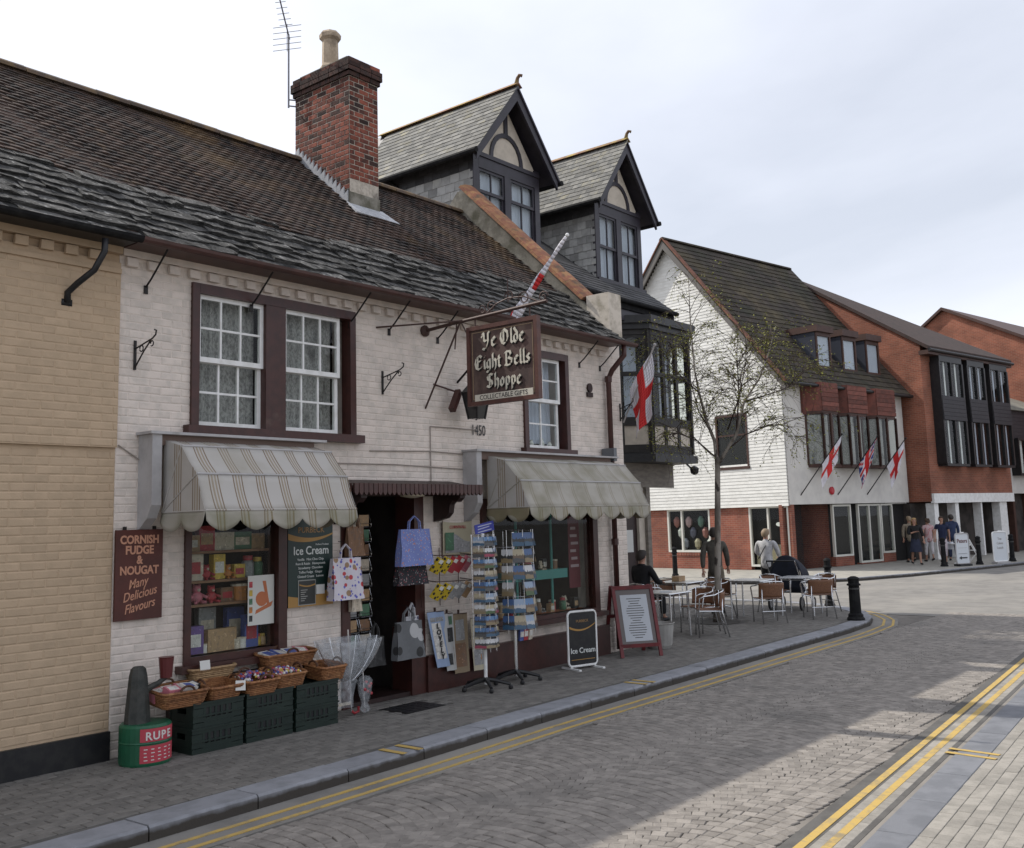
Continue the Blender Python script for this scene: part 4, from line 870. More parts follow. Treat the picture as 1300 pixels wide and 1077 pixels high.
MB().prism([(0, -6, 0), (0, -6, 7.0), (0, 4.5, 12.6), (0, 9, 9.5), (0, 9, 0)], (10, 0, 0)).build('brick_shell', FBRICK2, fz)
for (v0, z0) in ((-6.3, 6.86), (9.3, 9.3)):
    pa = Vector((0, 4.5, 12.62)); pe = Vector((0, v0, z0)); MB().prism([pe+Vector((-.2, 0, 0)), pa+Vector((-.2, 0, 0)), pa+Vector((-.2, 0, .16)), pe+Vector((-.2, 0, .16))], (10.3, 0, 0)).build('roof', BROWNT, fz)
# ================================================================ lettering
def txt(body, size, mtx, m_, parent, name='lettering', shear=0, bold=0, align='CENTER', ext=.002, spacing=1.0, xs=1.0):
    cu = bpy.data.curves.new('tmp_text', 'FONT'); cu.body = body; cu.size = size; cu.shear = shear; cu.offset = bold; cu.align_x = align; cu.align_y = 'CENTER'; cu.extrude = ext; cu.space_character = spacing; cu.resolution_u = 3
    o = bpy.data.objects.new('tmp_text', cu); COL.objects.link(o); bpy.context.view_layer.update()
    me = bpy.data.meshes.new_from_object(o.evaluated_get(bpy.context.evaluated_depsgraph_get()))
    bpy.data.objects.remove(o); bpy.data.curves.remove(cu)
    me.name = name; me.transform(mtx @ Matrix.Diagonal((xs, 1, 1, 1))); me.materials.clear(); me.materials.append(m_)
    q = bpy.data.objects.new(name, me); COL.objects.link(q); attach(q, parent); return q
def face(loc, rz=0, rx=math.pi/2): return Matrix.Translation(loc) @ Matrix.Rotation(rz, 4, 'Z') @ Matrix.Rotation(rx, 4, 'X')
# ---- striped canvas
def stripes(name, base, bands, period, dirtc, axis=0):
    m = bpy.data.materials.new(name); m.use_nodes = True; n = m.node_tree.nodes; l = m.node_tree.links.new; b = n['Principled BSDF']; b.inputs['Roughness'].default_value = .85
    t_ = n.new('ShaderNodeTexCoord'); sp = n.new('ShaderNodeSeparateXYZ'); l(t_.outputs['Object'], sp.inputs[0])
    dv = n.new('ShaderNodeMath'); dv.operation = 'DIVIDE'; l(sp.outputs[axis], dv.inputs[0]); dv.inputs[1].default_value = period
    fr = n.new('ShaderNodeMath'); fr.operation = 'FRACT'; l(dv.outputs[0], fr.inputs[0])
    rp = n.new('ShaderNodeValToRGB'); rp.color_ramp.interpolation = 'CONSTANT'; l(fr.outputs[0], rp.inputs[0]); e = rp.color_ramp.elements
    e[0].color = rgb(base); e[0].position = 0; e[1].position = bands[0][0]; e[1].color = rgb(bands[0][1])
    for p_, c in bands[1:]: q = e.new(p_); q.color = rgb(c)
    nz = n.new('ShaderNodeTexNoise'); nz.inputs['Scale'].default_value = 2.3; nz.inputs['Detail'].default_value = 6; l(t_.outputs['Object'], nz.inputs['Vector'])
    mr = n.new('ShaderNodeMapRange'); l(nz.outputs['Fac'], mr.inputs[0]); mr.inputs[1].default_value = .45; mr.inputs[2].default_value = .78; mr.inputs[4].default_value = .75
    mxn = n.new('ShaderNodeMixRGB'); l(mr.outputs[0], mxn.inputs[0]); l(rp.outputs[0], mxn.inputs[1]); mxn.inputs[2].default_value = rgb(dirtc)
    l(mxn.outputs[0], b.inputs['Base Color']); b.inputs['Specular IOR Level'].default_value = .2
    return m
CB, CT, CO = (.43, .41, .385), (.20, .15, .105), (.29, .24, .18)
BND = [(.42, CT), (.47, CB), (.53, CO), (.60, CB), (.66, CO), (.72, CB), (.78, CT), (.83, CB)]
CANV = stripes('striped_canvas', CB, BND, .262, (.30, .275, .22))
CANV2 = stripes('stained_canvas', (.37, .35, .31), [(.5, (.30, .275, .23)), (.56, (.37, .35, .31)), (.62, (.30, .275, .23)), (.70, (.37, .35, .31))], .30, (.15, .135, .075))
CANVS = stripes('striped_canvas_side', CB, BND, .30, (.30, .275, .22), 1)
VAL = stripes('green_stained_valance', (.33, .31, .265), [(.42, (.20, .165, .11)), (.47, (.32, .30, .25)), (.53, (.25, .215, .15)), (.6, (.32, .30, .25)), (.7, (.22, .185, .12)), (.78, (.33, .31, .265))], .262, (.12, .125, .06))
GREYP = mat('grey_painted_board', (.42, .41, .41), .6, var=(.36, .35, .35), vs=5, dirt=(.25, .24, .22), ds=3)
def awning(label, xl, xr, fx0, fx1, canv, post):
    t = thing('awning', label, 'awning', ((xl+xr)/2, -.02, 2.0), group='striped awnings over the shop windows')
    P = [(-.16, 2.86), (-.47, 2.775), (-.72, 2.505), (-.855, 2.17)]
    rg = random.Random(int(xl*10))
    for i in range(3):
        (y0, z0), (y1, z1) = P[i], P[i+1]; nx = 26
        def fn(a, b):
            sg = .018*math.sin(math.pi*b)*(1+.4*math.sin(a*17+i)); x = xl+(xr-xl)*a
            return (x, y0+(y1-y0)*b+sg*.7, z0+(z1-z0)*b-sg*.4+.006*math.sin(a*31+i*2)*math.sin(math.pi*b))
        MB().grid(fn, nx, 5).build('canvas_panel', canv, t, smooth=True, solid=.003)
        MB().tube([(xl, y1, z1+.004), (xr, y1, z1+.004)], .011, 6).build('awning_rib', GREYP if i < 2 else canv, t)
    for x, s_ in ((xl, -1), (xr, 1)):
        hub = (-.16, 2.17)
        for i in range(3):
            MB().add([(x, hub[0], hub[1]), (x, P[i][0], P[i][1]), (x, (P[i][0]+P[i+1][0])/2+.01, (P[i][1]+P[i+1][1])/2), (x, P[i+1][0], P[i+1][1])], [(0, 1, 2, 3)]).build('side_gusset', CANVS, t, solid=.003)
            MB().tube([(x+.004*s_, hub[0], hub[1]), (x+.004*s_, P[i+1][0], P[i+1][1])], .007, 5).build('gusset_seam', canv, t)
    def valance(p, q, n):
        p = Vector(p); q = Vector(q)
        def fn(a, b):
            sc = abs(math.sin(a*n*math.pi)); dz = .09+.095*sc**.7
            w_ = .012*math.sin(a*n*6.28)*b
            d = (q-p).normalized(); nr = Vector((d.y, -d.x, 0))
            return p+(q-p)*a+nr*(w_+.02*b)+Vector((0, 0, -dz*b))
        MB().grid(fn, n*12, 4).build('valance', VAL, t, smooth=True, solid=.003)
    valance((xl, -.857, 2.172), (xr, -.857, 2.172), 5 if xr-xl < 2 else 7); valance((xl, -.16, 2.172), (xl, -.857, 2.172), 2); valance((xr, -.857, 2.172), (xr, -.16, 2.172), 2)
    MB().box((fx0, -.27, 2.90), (fx1, -.002, 2.925)).build('cover_board', GREYP, t)
    MB().box((fx0+.12, -.20, 2.80), (fx1-.12, -.002, 2.90)).build('roller_box', mat('dull_brown_board', (.16, .11, .09), .7), t)  # plain dull brown board under the cover board
    px0 = post; MB().prism([(px0, -.24, 2.90), (px0, -.24, 2.24), (px0, -.17, 2.12), (px0, -.03, 2.02), (px0, -.003, 2.02), (px0, -.003, 2.90)], (.10, 0, 0)).build('side_post', GREYP, t)
    return t
awning('striped canvas awning nearest the camera above the left shop window', 5.24, 7.03, 5.05, 7.14, CANV, 5.08)
a2 = awning('green stained canvas awning above the right shop window beside the downpipe', 9.9, 12.72, 9.60, 12.86, CANV2, 9.62)
MB().box((12.78, -.24, 2.86), (12.86, -.02, 3.06)).build('end_bracket', mat('grey_metal_box', (.12, .13, .14), .5), a2)
# ---- canopy over the doorway
cp = thing('door_canopy', 'dark brown scalloped timber canopy over the shop doorway', 'canopy', (8.3, -.02, 2.2))
MB().prism([(7.30, -.5, 2.43), (7.30, -.005, 2.52), (7.30, -.005, 2.38), (7.30, -.5, 2.40)], (2.06, 0, 0)).build('canopy_roof', DKBROWN, cp)
x = 7.30
while x < 9.35:
    MB().prism([(x+.005, -.525, 2.455), (x+.065, -.525, 2.455), (x+.065, -.525, 2.36), (x+.05, -.525, 2.335), (x+.035, -.525, 2.325), (x+.02, -.525, 2.335), (x+.005, -.525, 2.36)], (0, .025, 0)).build('scallop_board', BROWN, cp); x += .07
y = -.49
while y < -.03:
    for xx in (7.28, 9.36): MB().prism([(xx, y+.005, 2.455), (xx, y+.06, 2.455), (xx, y+.06, 2.36), (xx, y+.032, 2.33), (xx, y+.005, 2.36)], (.02, 0, 0)).build('scallop_board', BROWN, cp)
    y += .068
for xx in (7.45, 9.05):
    arc = [(-.46, 2.38), (-.46, 2.30), (-.40, 2.25), (-.34, 2.27), (-.29, 2.22), (-.27, 2.12), (-.2, 2.06), (-.10, 2.04), (-.01, 2.02), (-.01, 2.38)]
    MB().prism([(xx, y_, z_) for y_, z_ in arc], (.09, 0, 0)).build('scroll_bracket', DKBROWN, cp)
MB().lathe([(.02, 0), (.14, .02), (.17, .07), (.17, .09)], (8.42, -.28, 2.30), 16).build('ceiling_lamp', mat('opal_shade', (.55, .5, .38), .5), cp)
MB().box((7.50, -.10, 2.33), (9.0, -.004, 2.375)).build('lintel', DKBROWN, cp)
# ---- doorway
dw = thing('shop_doorway', 'open brown shop doorway with dark interior hung with goods', 'doorway', (8.2, .1, 0))
MB().box((7.56, -.02, 0), (7.68, .34, 2.34)).build('door_jamb', BROWN, dw); MB().box((8.70, -.025, 0), (8.86, .30, 2.34)).build('door_jamb', BROWN, dw)
MB().box((7.68, .0, 0), (8.70, .9, .05)).build('door_step', DKBROWN, dw)
MB().box((8.62, -.03, 0), (8.70, .3, .78)).build('door_panel', BROWN, dw)
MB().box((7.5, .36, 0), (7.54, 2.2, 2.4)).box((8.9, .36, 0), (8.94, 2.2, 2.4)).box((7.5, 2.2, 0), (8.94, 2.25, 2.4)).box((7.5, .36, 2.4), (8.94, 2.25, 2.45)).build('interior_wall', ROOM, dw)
# ---- left shop window
sw1 = thing('shop_window', 'brown framed shop window stocked with shelves of gifts under the nearest awning', 'window', (6.2, .1, .7))
MB().box((5.58, -.03, .72), (5.65, .14, 2.30)).box((6.67, -.05, .72), (6.78, .14, 2.30)).box((5.65, -.03, 2.2), (6.67, .14, 2.30)).box((5.65, -.03, .72), (6.67, .14, .79)).build('window_frame', BROWN, sw1)
MB().box((5.50, -.12, .655), (6.84, .02, .725)).build('sill', BROWN, sw1)
MB().box((5.65, .02, .79), (6.67, .026, 2.2)).build('pane', GLASS, sw1)
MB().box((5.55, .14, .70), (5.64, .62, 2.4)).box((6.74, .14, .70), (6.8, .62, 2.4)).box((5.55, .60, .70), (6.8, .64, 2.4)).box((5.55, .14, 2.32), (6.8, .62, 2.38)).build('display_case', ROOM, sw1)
SHELF = [.79, 1.27, 1.50, 1.79]
for k, z in enumerate(SHELF): MB().box((5.64, .12 if k else .03, z-.025), (6.74, .42 if k else .6, z)).build('shelf', WOODM, sw1)
PAL = {'cream': (.55, .48, .38), 'red': (.38, .04, .05), 'yellow': (.55, .38, .06), 'pink': (.5, .16, .2), 'orange': (.5, .2, .05), 'green': (.07, .16, .09), 'brown': (.2, .11, .06), 'purple': (.14, .08, .25), 'blue': (.07, .1, .3), 'white': (.62, .6, .56), 'tan': (.4, .26, .14), 'teal': (.06, .25, .24), 'black': (.03, .03, .03), 'grey': (.3, .3, .3)}
def pmat(c): return mat('goods_'+c, PAL[c], .55, var=tuple(v*.7+.03 for v in PAL[c]), vs=22, vlo=.5, vhi=.6, dirt=tuple(min(1, v*1.5+.05) for v in PAL[c]), ds=35, dlo=.6, dhi=.66)
ORD = ['first', 'second', 'third', 'fourth', 'fifth', 'sixth', 'seventh', 'eighth', 'ninth', 'tenth']
def goods(kind, c, x, y, z, w_, h, label, d=.08):
    m_ = pmat(c)
    if kind == 'box':
        o = thing('gift_box', label, 'gift box', (x, y, z), RND.uniform(-.12, .12), 'gifts on the window shelves', True)
        MB().box((-w_/2, -d/2, 0), (w_/2, d/2, h)).build('carton', m_, o); MB().box((-w_*.38, -d/2-.002, h*.25), (w_*.38, -d/2-.0005, h*.7)).build('printed_panel', pmat(RND.choice(['white', 'cream', 'tan', 'red'])), o)
    elif kind == 'tin':
        o = thing('tin', label, 'tin', (x, y, z), 0, 'gifts on the window shelves', True)
        MB().lathe([(w_/2, 0), (w_/2, h*.85)], (0, 0, 0), 12).build('can', m_, o); MB().lathe([(w_/2+.003, h*.85), (w_/2+.003, h)], (0, 0, 0), 12).build('lid', pmat('cream'), o)
    elif kind == 'toy':
        o = thing('soft_toy', label, 'soft toy', (x, y, z), 0, 'gifts on the window shelves', True)
        m = MB().ball((0, 0, h*.33), h*.33, 10, 7, (w_/h*1.3, .7, 1)).ball((0, 0, h*.76), h*.24, 10, 7)
        for s_ in (-1, 1): m.ball((s_*h*.17, 0, h*.95), h*.08, 6, 5).tube([(s_*w_*.3, -.01, h*.45), (s_*w_*.55, -.05, h*.3)], h*.09, 6).tube([(s_*w_*.2, -.02, h*.1), (s_*w_*.35, -.08, h*.06)], h*.1, 6)
        m.build('stuffed_body', m_, o, smooth=True); MB().ball((0, -h*.22, h*.72), h*.09, 6, 5).build('muzzle', pmat('cream'), o)
    else:
        o = thing('jar', label, 'jar', (x, y, z), 0, 'gifts on the window shelves', True)
        MB().lathe([(w_*.42, 0), (w_*.5, h*.1), (w_*.5, h*.65), (w_*.36, h*.78)], (0, 0, 0), 12).build('jar_body', m_, o, smooth=True); MB().lathe([(w_*.38, h*.78), (w_*.38, h)], (0, 0, 0), 12).build('lid', pmat(RND.choice(['red', 'white', 'yellow'])), o)
    return o
ROWS = [('bottom', .79, [('box', 'purple', .26, .27), ('tin', 'white', .10, .09), ('box', 'tan', .36, .22), ('tin', 'cream', .09, .10), ('tin', 'white', .10, .11), ('box', 'blue', .16, .33), ('jar', 'yellow', .09, .12), ('jar', 'tan', .09, .12)]),
        ('lower middle', 1.27, [('box', 'cream', .11, .12), ('toy', 'pink', .17, .19), ('toy', 'red', .15, .17), ('box', 'brown', .16, .14), ('tin', 'orange', .20, .17), ('toy', 'green', .15, .16)]),
        ('upper middle', 1.50, [('box', 'cream', .26, .26), ('toy', 'red', .13, .15), ('box', 'yellow', .14, .25), ('toy', 'orange', .12, .14), ('box', 'yellow', .13, .14), ('jar', 'grey', .13, .22), ('jar', 'green', .12, .2)]),
        ('top', 1.79, [('box', 'tan', .22, .16), ('box', 'red', .18, .25), ('box', 'cream', .24, .18), ('box', 'green', .22, .18), ('box', 'tan', .17, .16)])]
KN = {'box': 'gift box', 'tin': 'tin', 'toy': 'soft toy', 'jar': 'jar'}
for rn, z, its in ROWS:
    tot = sum(i[2] for i in its); gap = (1.0-tot)/(len(its)); x = 5.67+gap/2
    for k, (kd, c, w_, h) in enumerate(its):
        goods(kd, c, x+w_/2, .24 if z > .8 else .2, z, w_, h, '%s %s on %s shelf of left shop window, %s from left' % (c, KN[kd], rn, ORD[k])); x += w_+gap
o = goods('box', 'red', 5.78, .40, .79, .14, .36, 'tall red gift box standing behind the purple box in the left shop window'); o = goods('box', 'blue', 6.45, .42, .79, .2, .4, 'tall blue gift box standing at the back of the left shop window')
o = goods('box', 'grey', 6.12, .44, .79, .2, .42, 'tall grey gift box at the back of the left shop window beside the blue one')
ps = thing('window_poster', 'white poster with orange drawing stuck inside the left shop window', 'poster', (6.52, .015, 1.1))
MB().box((6.33, .010, 1.02), (6.655, .014, 1.52)).build('sheet', mat('poster_white', (.6, .6, .56), .7), ps)
MB().ball((6.50, .009, 1.28), .075, 16, 8, (1, .02, 1)).build('round_print', mat('poster_orange', (.48, .16, .07), .7), ps)
MB().prism([(6.42, .008, 1.13), (6.62, .008, 1.2), (6.64, .008, 1.25), (6.43, .008, 1.17)], (0, .002, 0)).build('band_print', MATS['poster_orange'], ps)
MB().prism([(6.57, .0075, 1.2), (6.60, .0075, 1.2), (6.55, .0075, 1.46), (6.51, .0075, 1.46)], (0, .002, 0)).build('band_print', MATS['poster_orange'], ps)
for k in range(5): MB().box((6.345, .008, 1.06+k*.085), (6.385, .0095, 1.12+k*.085)).build('picture_print', pmat(['black', 'orange', 'green', 'yellow', 'red'][k]), ps)
# ---- right shop window
sw3 = thing('shop_window', 'wide brown framed shop window with teal post under the right awning', 'window', (11.2, .1, .6))
MB().box((12.44, -.04, .64), (12.56, .14, 2.30)).box((9.93, -.04, .64), (10.02, .14, 2.3)).box((10.02, -.04, 2.2), (12.44, .14, 2.3)).box((10.02, -.04, .64), (12.44, .14, .70)).build('window_frame', BROWN, sw3)
MB().box((9.85, -.12, .58), (12.66, .02, .645)).build('sill', BROWN, sw3)
MB().box((10.02, .02, .70), (12.44, .026, 2.2)).build('pane', GLASS, sw3)
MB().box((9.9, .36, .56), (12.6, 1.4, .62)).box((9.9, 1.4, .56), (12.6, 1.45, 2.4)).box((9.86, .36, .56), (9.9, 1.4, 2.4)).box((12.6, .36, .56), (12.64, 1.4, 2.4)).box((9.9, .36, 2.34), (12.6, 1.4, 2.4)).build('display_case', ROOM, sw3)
TEAL = mat('teal_paint', (.05, .24, .22), .5)
for xx in (10.9, 11.7): MB().cyl((xx, .20, .66), (xx, .20, 2.2), .02, 8).build('teal_post', TEAL, sw3)
MB().box((10.6, .14, 1.17), (12.0, .40, 1.30)).build('teal_shelf', TEAL, sw3)
MB().box((10.05, .05, .66), (12.4, .36, .70)).build('display_floor', mat('orange_cloth', (.4, .13, .05), .8), sw3)
k = 0
for z, n_i, hs in ((.70, 12, .16), (1.30, 8, .14)):
    for i in range(n_i):
        x = 10.65+i*(1.75 if z < 1 else 1.3)/n_i; c = ['tan', 'brown', 'cream', 'red', 'grey', 'black', 'green'][(i*3+k) % 7]
        goods(['tin', 'jar', 'toy', 'box'][(i+k) % 4], c, x, .22 if i % 2 else .30, z, .10, hs*RND.uniform(.7, 1.3), '%s %s on the %s of the right shop window, %s along' % (c, KN[['tin', 'jar', 'toy', 'box'][(i+k) % 4]], 'display floor' if z < 1 else 'teal shelf', (ORD+['eleventh', 'twelfth'])[i])); 
    k += 1
rp_ = thing('hanging_poster', 'tall red lettered poster hung inside the right shop window by its frame', 'poster', (12.3, .3, 1.2))
MB().box((12.1, .18, 1.0), (12.38, .185, 2.05)).build('sheet', mat('poster_red', (.13, .02, .03), .7), rp_)
for i in range(6): MB().box((12.14+.02*(i % 2), .174, 1.3+i*.11), (12.34-.03*(i % 3), .179, 1.34+i*.11)).build('lettering', mat('poster_pale', (.4, .3, .32), .7), rp_)
# brown plinth under the right window
MB().box((8.862, -.06, 0), (12.75, .004, .41)).build('plinth', BROWN, shop)
MB().box((8.862, -.075, .41), (12.75, .004, .43)).build('plinth_cap', BROWN, shop)
MB().box((8.872, -.01, .60), (8.90, .004, 2.3)).build('trim', BROWN, shop) if False else None
# ---- painted signs
SIGNB = mat('sign_brown', (.085, .022, .016), .5, var=(.065, .018, .013), vs=6, dirt=(.12, .05, .04), ds=9, dlo=.6, dhi=.8)
TAN = mat('sign_tan_letters', (.50, .25, .16), .6); PALE = mat('sign_pale_letters', (.62, .55, .42), .6, var=(.5, .44, .33), vs=20)
cs = thing('cornish_fudge_sign', 'brown painted fudge and nougat sign on the white wall', 'sign', (5.08, -.03, 1.6))
MB().box((4.85, -.045, 1.20), (5.325, -.022, 2.02)).build('board', SIGNB, cs)
for xx in (4.95, 5.25): MB().box((xx-.012, -.03, 2.02), (xx+.012, -.002, 2.05)).build('hook', IRON, cs)
for s_, z, sz in (('CORNISH', 1.925, .105), ('FUDGE', 1.83, .105), ('&', 1.74, .105), ('NOUGAT', 1.645, .105)):
    txt(s_, sz, face((5.087, -.047, z)), TAN, cs, bold=.0035, xs=.86)
for s_, z, dx in (('Many', 1.53, -.02), ('Delicious', 1.43, .0), ('Flavours', 1.32, .0)):
    txt(s_, .115, face((5.09+dx, -.047, z)) @ Matrix.Rotation(.20, 4, 'Z'), TAN, cs, shear=.45, bold=.0008, xs=.80)
pb = thing('ice_cream_sign', 'dark green ice cream price board on the wall beside the left shop window', 'sign', (7.1, -.03, 1.6))
GREENB = mat('ice_board_green', (.012, .030, .026), .35); GOLD = mat('ice_board_gold', (.36, .20, .055), .5)
MB().box((6.79, -.05, 1.16), (7.40, -.02, 2.12)).build('board', GREENB, pb)
def ribbon(par, x0, x1, y, fz, th, m_, name='gold_band', n=14):
    m = MB()
    for i in range(n):
        a, b = i/n, (i+1)/n
        m.prism([(x0+(x1-x0)*a, y, fz(a)), (x0+(x1-x0)*b, y, fz(b)), (x0+(x1-x0)*b, y, fz(b)+th(b)), (x0+(x1-x0)*a, y, fz(a)+th(a))], (0, .002, 0))
    m.build(name, m_, par)
ribbon(pb, 6.79, 7.40, -.053, lambda a: 1.86+.10*(a-.38)**2*2-.02, lambda a: .065*(1-a*.75), GOLD)
ribbon(pb, 6.79, 7.40, -.053, lambda a: 1.16, lambda a: .12-.06*math.sin(a*3.1)+.08*a, GOLD)
txt('PURBECK', .085, face((7.10, -.052, 1.965)), mat('purbeck_gold', (.30, .18, .08), .6), pb, bold=.001)
MB().prism([(7.08, -.053, 2.02), (7.16, -.053, 2.02), (7.13, -.053, 2.06)], (0, .002, 0)).build('sun_emblem', GOLD, pb)
txt('Ice Cream', .125, face((7.10, -.052, 1.745)), mat('board_white', (.62, .64, .62), .6), pb, bold=.0012, xs=.92)
txt('Purbeck Produce', .026, face((7.25, -.052, 1.81)), MATS['board_white'], pb)
for i, s_ in enumerate(('Vanilla   Mint Choc Chip', 'Rum & Raisin   Honeycomb', 'Strawberry  Chocolate', 'Toffee Fudge   Ginger', 'Clotted Cream   Lemon')): txt(s_, .036, face((7.09, -.052, 1.655-i*.045)), MATS['board_white'], pb)
MB().box((6.93, -.06, 1.185), (7.145, -.051, 1.43)).build('price_panel', mat('price_dark', (.03, .032, .03), .4), pb); MB().box((6.92, -.056, 1.175), (7.155, -.0515, 1.44)).build('panel_rim', mat('grey_rim', (.3, .3, .28), .5), pb)
ribbon(pb, 6.93, 7.145, -.0615, lambda a: 1.385-.02*math.sin(a*3), lambda a: .014, GOLD)
for i in range(6): MB().box((6.95, -.0612, 1.22+i*.022), (7.0+.02*(i % 3), -.0602, 1.228+i*.022)).build('price_line', MATS['grey_rim'], pb)
MB().box((7.165, -.056, 1.28), (7.28, -.051, 1.38)).build('notice', mat('paper_white', (.6, .6, .58), .8), pb)
# ---- blackletter hanging sign (strokes cut with a slanted broad nib)
hs = thing('hanging_sign', 'brown timber hanging sign with pale blackletter name on an iron arm', 'sign', (8.95, -1.28, 3.36))
HSB = mat('weathered_sign_brown', (.085, .050, .042), .6, var=(.055, .034, .03), vs=5, dirt=(.16, .11, .085), ds=3, dlo=.52, dhi=.75, bump=.2, stretch=(1, 1, .4))
HY0, HY1, HZ0, HZ1 = -.74, -1.82, 3.37, 4.33
MB().box((8.935, HY1+.04, HZ0+.04), (8.965, HY0-.04, HZ1-.04)).build('board', HSB, hs)
fm_ = MB()
for a, b in (((HY1, HZ0), (HY1+.05, HZ1)), ((HY0-.05, HZ0), (HY0, HZ1)), ((HY1+.05, HZ0), (HY0-.05, HZ0+.05)), ((HY1+.05, HZ1-.05), (HY0-.05, HZ1))): fm_.box((8.915, a[0], a[1]), (8.985, b[0], b[1]))
fm_.build('frame', mat('sign_frame_brown', (.10, .042, .032), .5, var=(.07, .03, .025), vs=6), hs)
for a, b in (((HY1+.075, HZ0+.075), (HY1+.083, HZ1-.075)), ((HY0-.083, HZ0+.075), (HY0-.075, HZ1-.075)), ((HY1+.083, HZ1-.083), (HY0-.083, HZ1-.075)), ((HY1+.083, HZ0+.075), (HY0-.083, HZ0+.083))): MB().box((8.932, a[0], a[1]), (8.936, b[0], b[1])).build('gold_line', mat('dull_gold_line', (.28, .2, .12), .6), hs)
BL = {'Y': (1.05, [[(.08,.95),(.2,1),(.3,.9),(.3,.5),(.45,.4),(.75,.5)],[(.75,1.02),(.75,.35),(.62,.05),(.4,-.18),(.15,-.1)],[(.05,.8),(.14,.72)],[(.75,1.02),(.9,.95)]]),
 'O': (1.1, [[(.5,1.02),(.2,.85),(.12,.45),(.3,.1),(.55,0)],[(.5,1.02),(.85,.8),(.9,.4),(.72,.1),(.5,0)],[(.45,.9),(.45,.15)]]),
 'E': (1.0, [[(.85,.85),(.6,1),(.25,.85),(.12,.5),(.25,.12),(.55,0),(.85,.15)],[(.4,.85),(.4,.15)],[(.4,.55),(.75,.6)]]),
 'B': (1.05, [[(.25,1),(.25,.05)],[(.05,.9),(.25,1),(.65,.98),(.75,.75),(.45,.55)],[(.45,.55),(.85,.4),(.78,.08),(.4,0),(.1,.08)]]),
 'S': (.95, [[(.8,.9),(.5,1),(.2,.85),(.25,.62),(.7,.42),(.75,.15),(.45,0),(.12,.12)],[(.45,.9),(.45,.1)]]),
 'e': (.58, [[(.12,.5),(.12,.12),(.3,0),(.48,.1)],[(.12,.5),(.3,.62),(.46,.48),(.12,.3)]]), 'l': (.34, [[(.16,1.02),(.16,.1),(.3,0)]]), 'd': (.62, [[(.12,.45),(.12,.1),(.3,0),(.48,.15),(.46,.6),(.12,1.0)],[(.12,.45),(.3,.6),(.44,.5)]]),
 'i': (.34, [[(.06,.52),(.17,.6),(.17,.1),(.3,0)],[(.14,.82),(.22,.88)]]), 'g': (.62, [[(.46,.55),(.28,.62),(.12,.5),(.12,.15),(.28,.02),(.46,.15)],[(.46,.62),(.46,-.1),(.28,-.28),(.08,-.2)]]),
 'h': (.64, [[(.14,1.02),(.14,.02)],[(.14,.45),(.32,.6),(.48,.48),(.48,.05),(.38,-.15)]]), 't': (.40, [[(.17,.82),(.17,.1),(.32,0)],[(.02,.58),(.34,.6)]]),
 's': (.52, [[(.42,.52),(.26,.6),(.12,.48),(.4,.22),(.3,.02),(.08,.08)]]), 'o': (.60, [[(.28,.62),(.12,.48),(.12,.14),(.3,0)],[(.28,.62),(.46,.46),(.46,.14),(.3,0)]]),
 'p': (.64, [[(.06,.55),(.15,.62),(.15,-.3)],[(.15,.5),(.32,.62),(.48,.48),(.48,.12),(.3,0),(.15,.08)]]), ' ': (.35, [])}
def blackletter(s_, size, yc, zc, xf_, m_, par, off=(0, 0)):
    XS = .84; wid = sum(BL[c][0] for c in s_)*size*XS; cur = -wid/2; nib = Vector((.07, .07))*size
    for c in s_:
        w_, strokes = BL[c]; m = MB()
        for si, st in enumerate(strokes):
            for a, b in zip(st, st[1:]):
                a = Vector((a[0]*XS, a[1]))*size; b = Vector((b[0]*XS, b[1]))*size; q = [a-nib, a+nib, b+nib, b-nib]
                ar = sum(q[i].x*q[(i+1) % 4].y-q[(i+1) % 4].x*q[i].y for i in range(4))
                if abs(ar) < 1e-5: n2 = Vector((.2, -.2))*nib.x; q = [a-nib-n2, b+nib-n2, b+nib+n2, a-nib+n2]
                y_ = lambda p: yc-(cur+p.x)-off[0]; z_ = lambda p: zc+p.y+off[1]
                m.prism([(xf_-.0007*(si % 3), y_(p), z_(p)) for p in q], (-.006, 0, 0))
        if m.v: m.build('letter', m_, par)
        cur += w_*size*XS
LET = mat('letter_cream', (.62, .58, .48), .6, var=(.5, .46, .37), vs=15); LSH = mat('letter_shadow_paint', (.012, .011, .011), .6)
for s_, sz, yc, zc in (('Ye Olde', .17, -1.30, 4.06), ('Eight Bells', .165, -1.28, 3.80), ('Shoppe', .16, -1.30, 3.57)):
    if s_ == 'Shoppe': zc += .0
    blackletter(s_, sz, yc, zc, 8.9325, LSH, hs, (.014, -.014)); blackletter(s_, sz, yc, zc, 8.928, LET, hs)
MB().box((8.924, -1.73, 3.415), (8.934, -.85, 3.50)).build('gift_plate', mat('plate_cream', (.58, .54, .45), .6), hs)
txt('COLLECTABLE GIFTS', .078, face((8.9225, -1.29, 3.458), -math.pi/2), mat('plate_letter', (.06, .055, .05), .6), hs, bold=.0006, xs=1.0, ext=.0008)
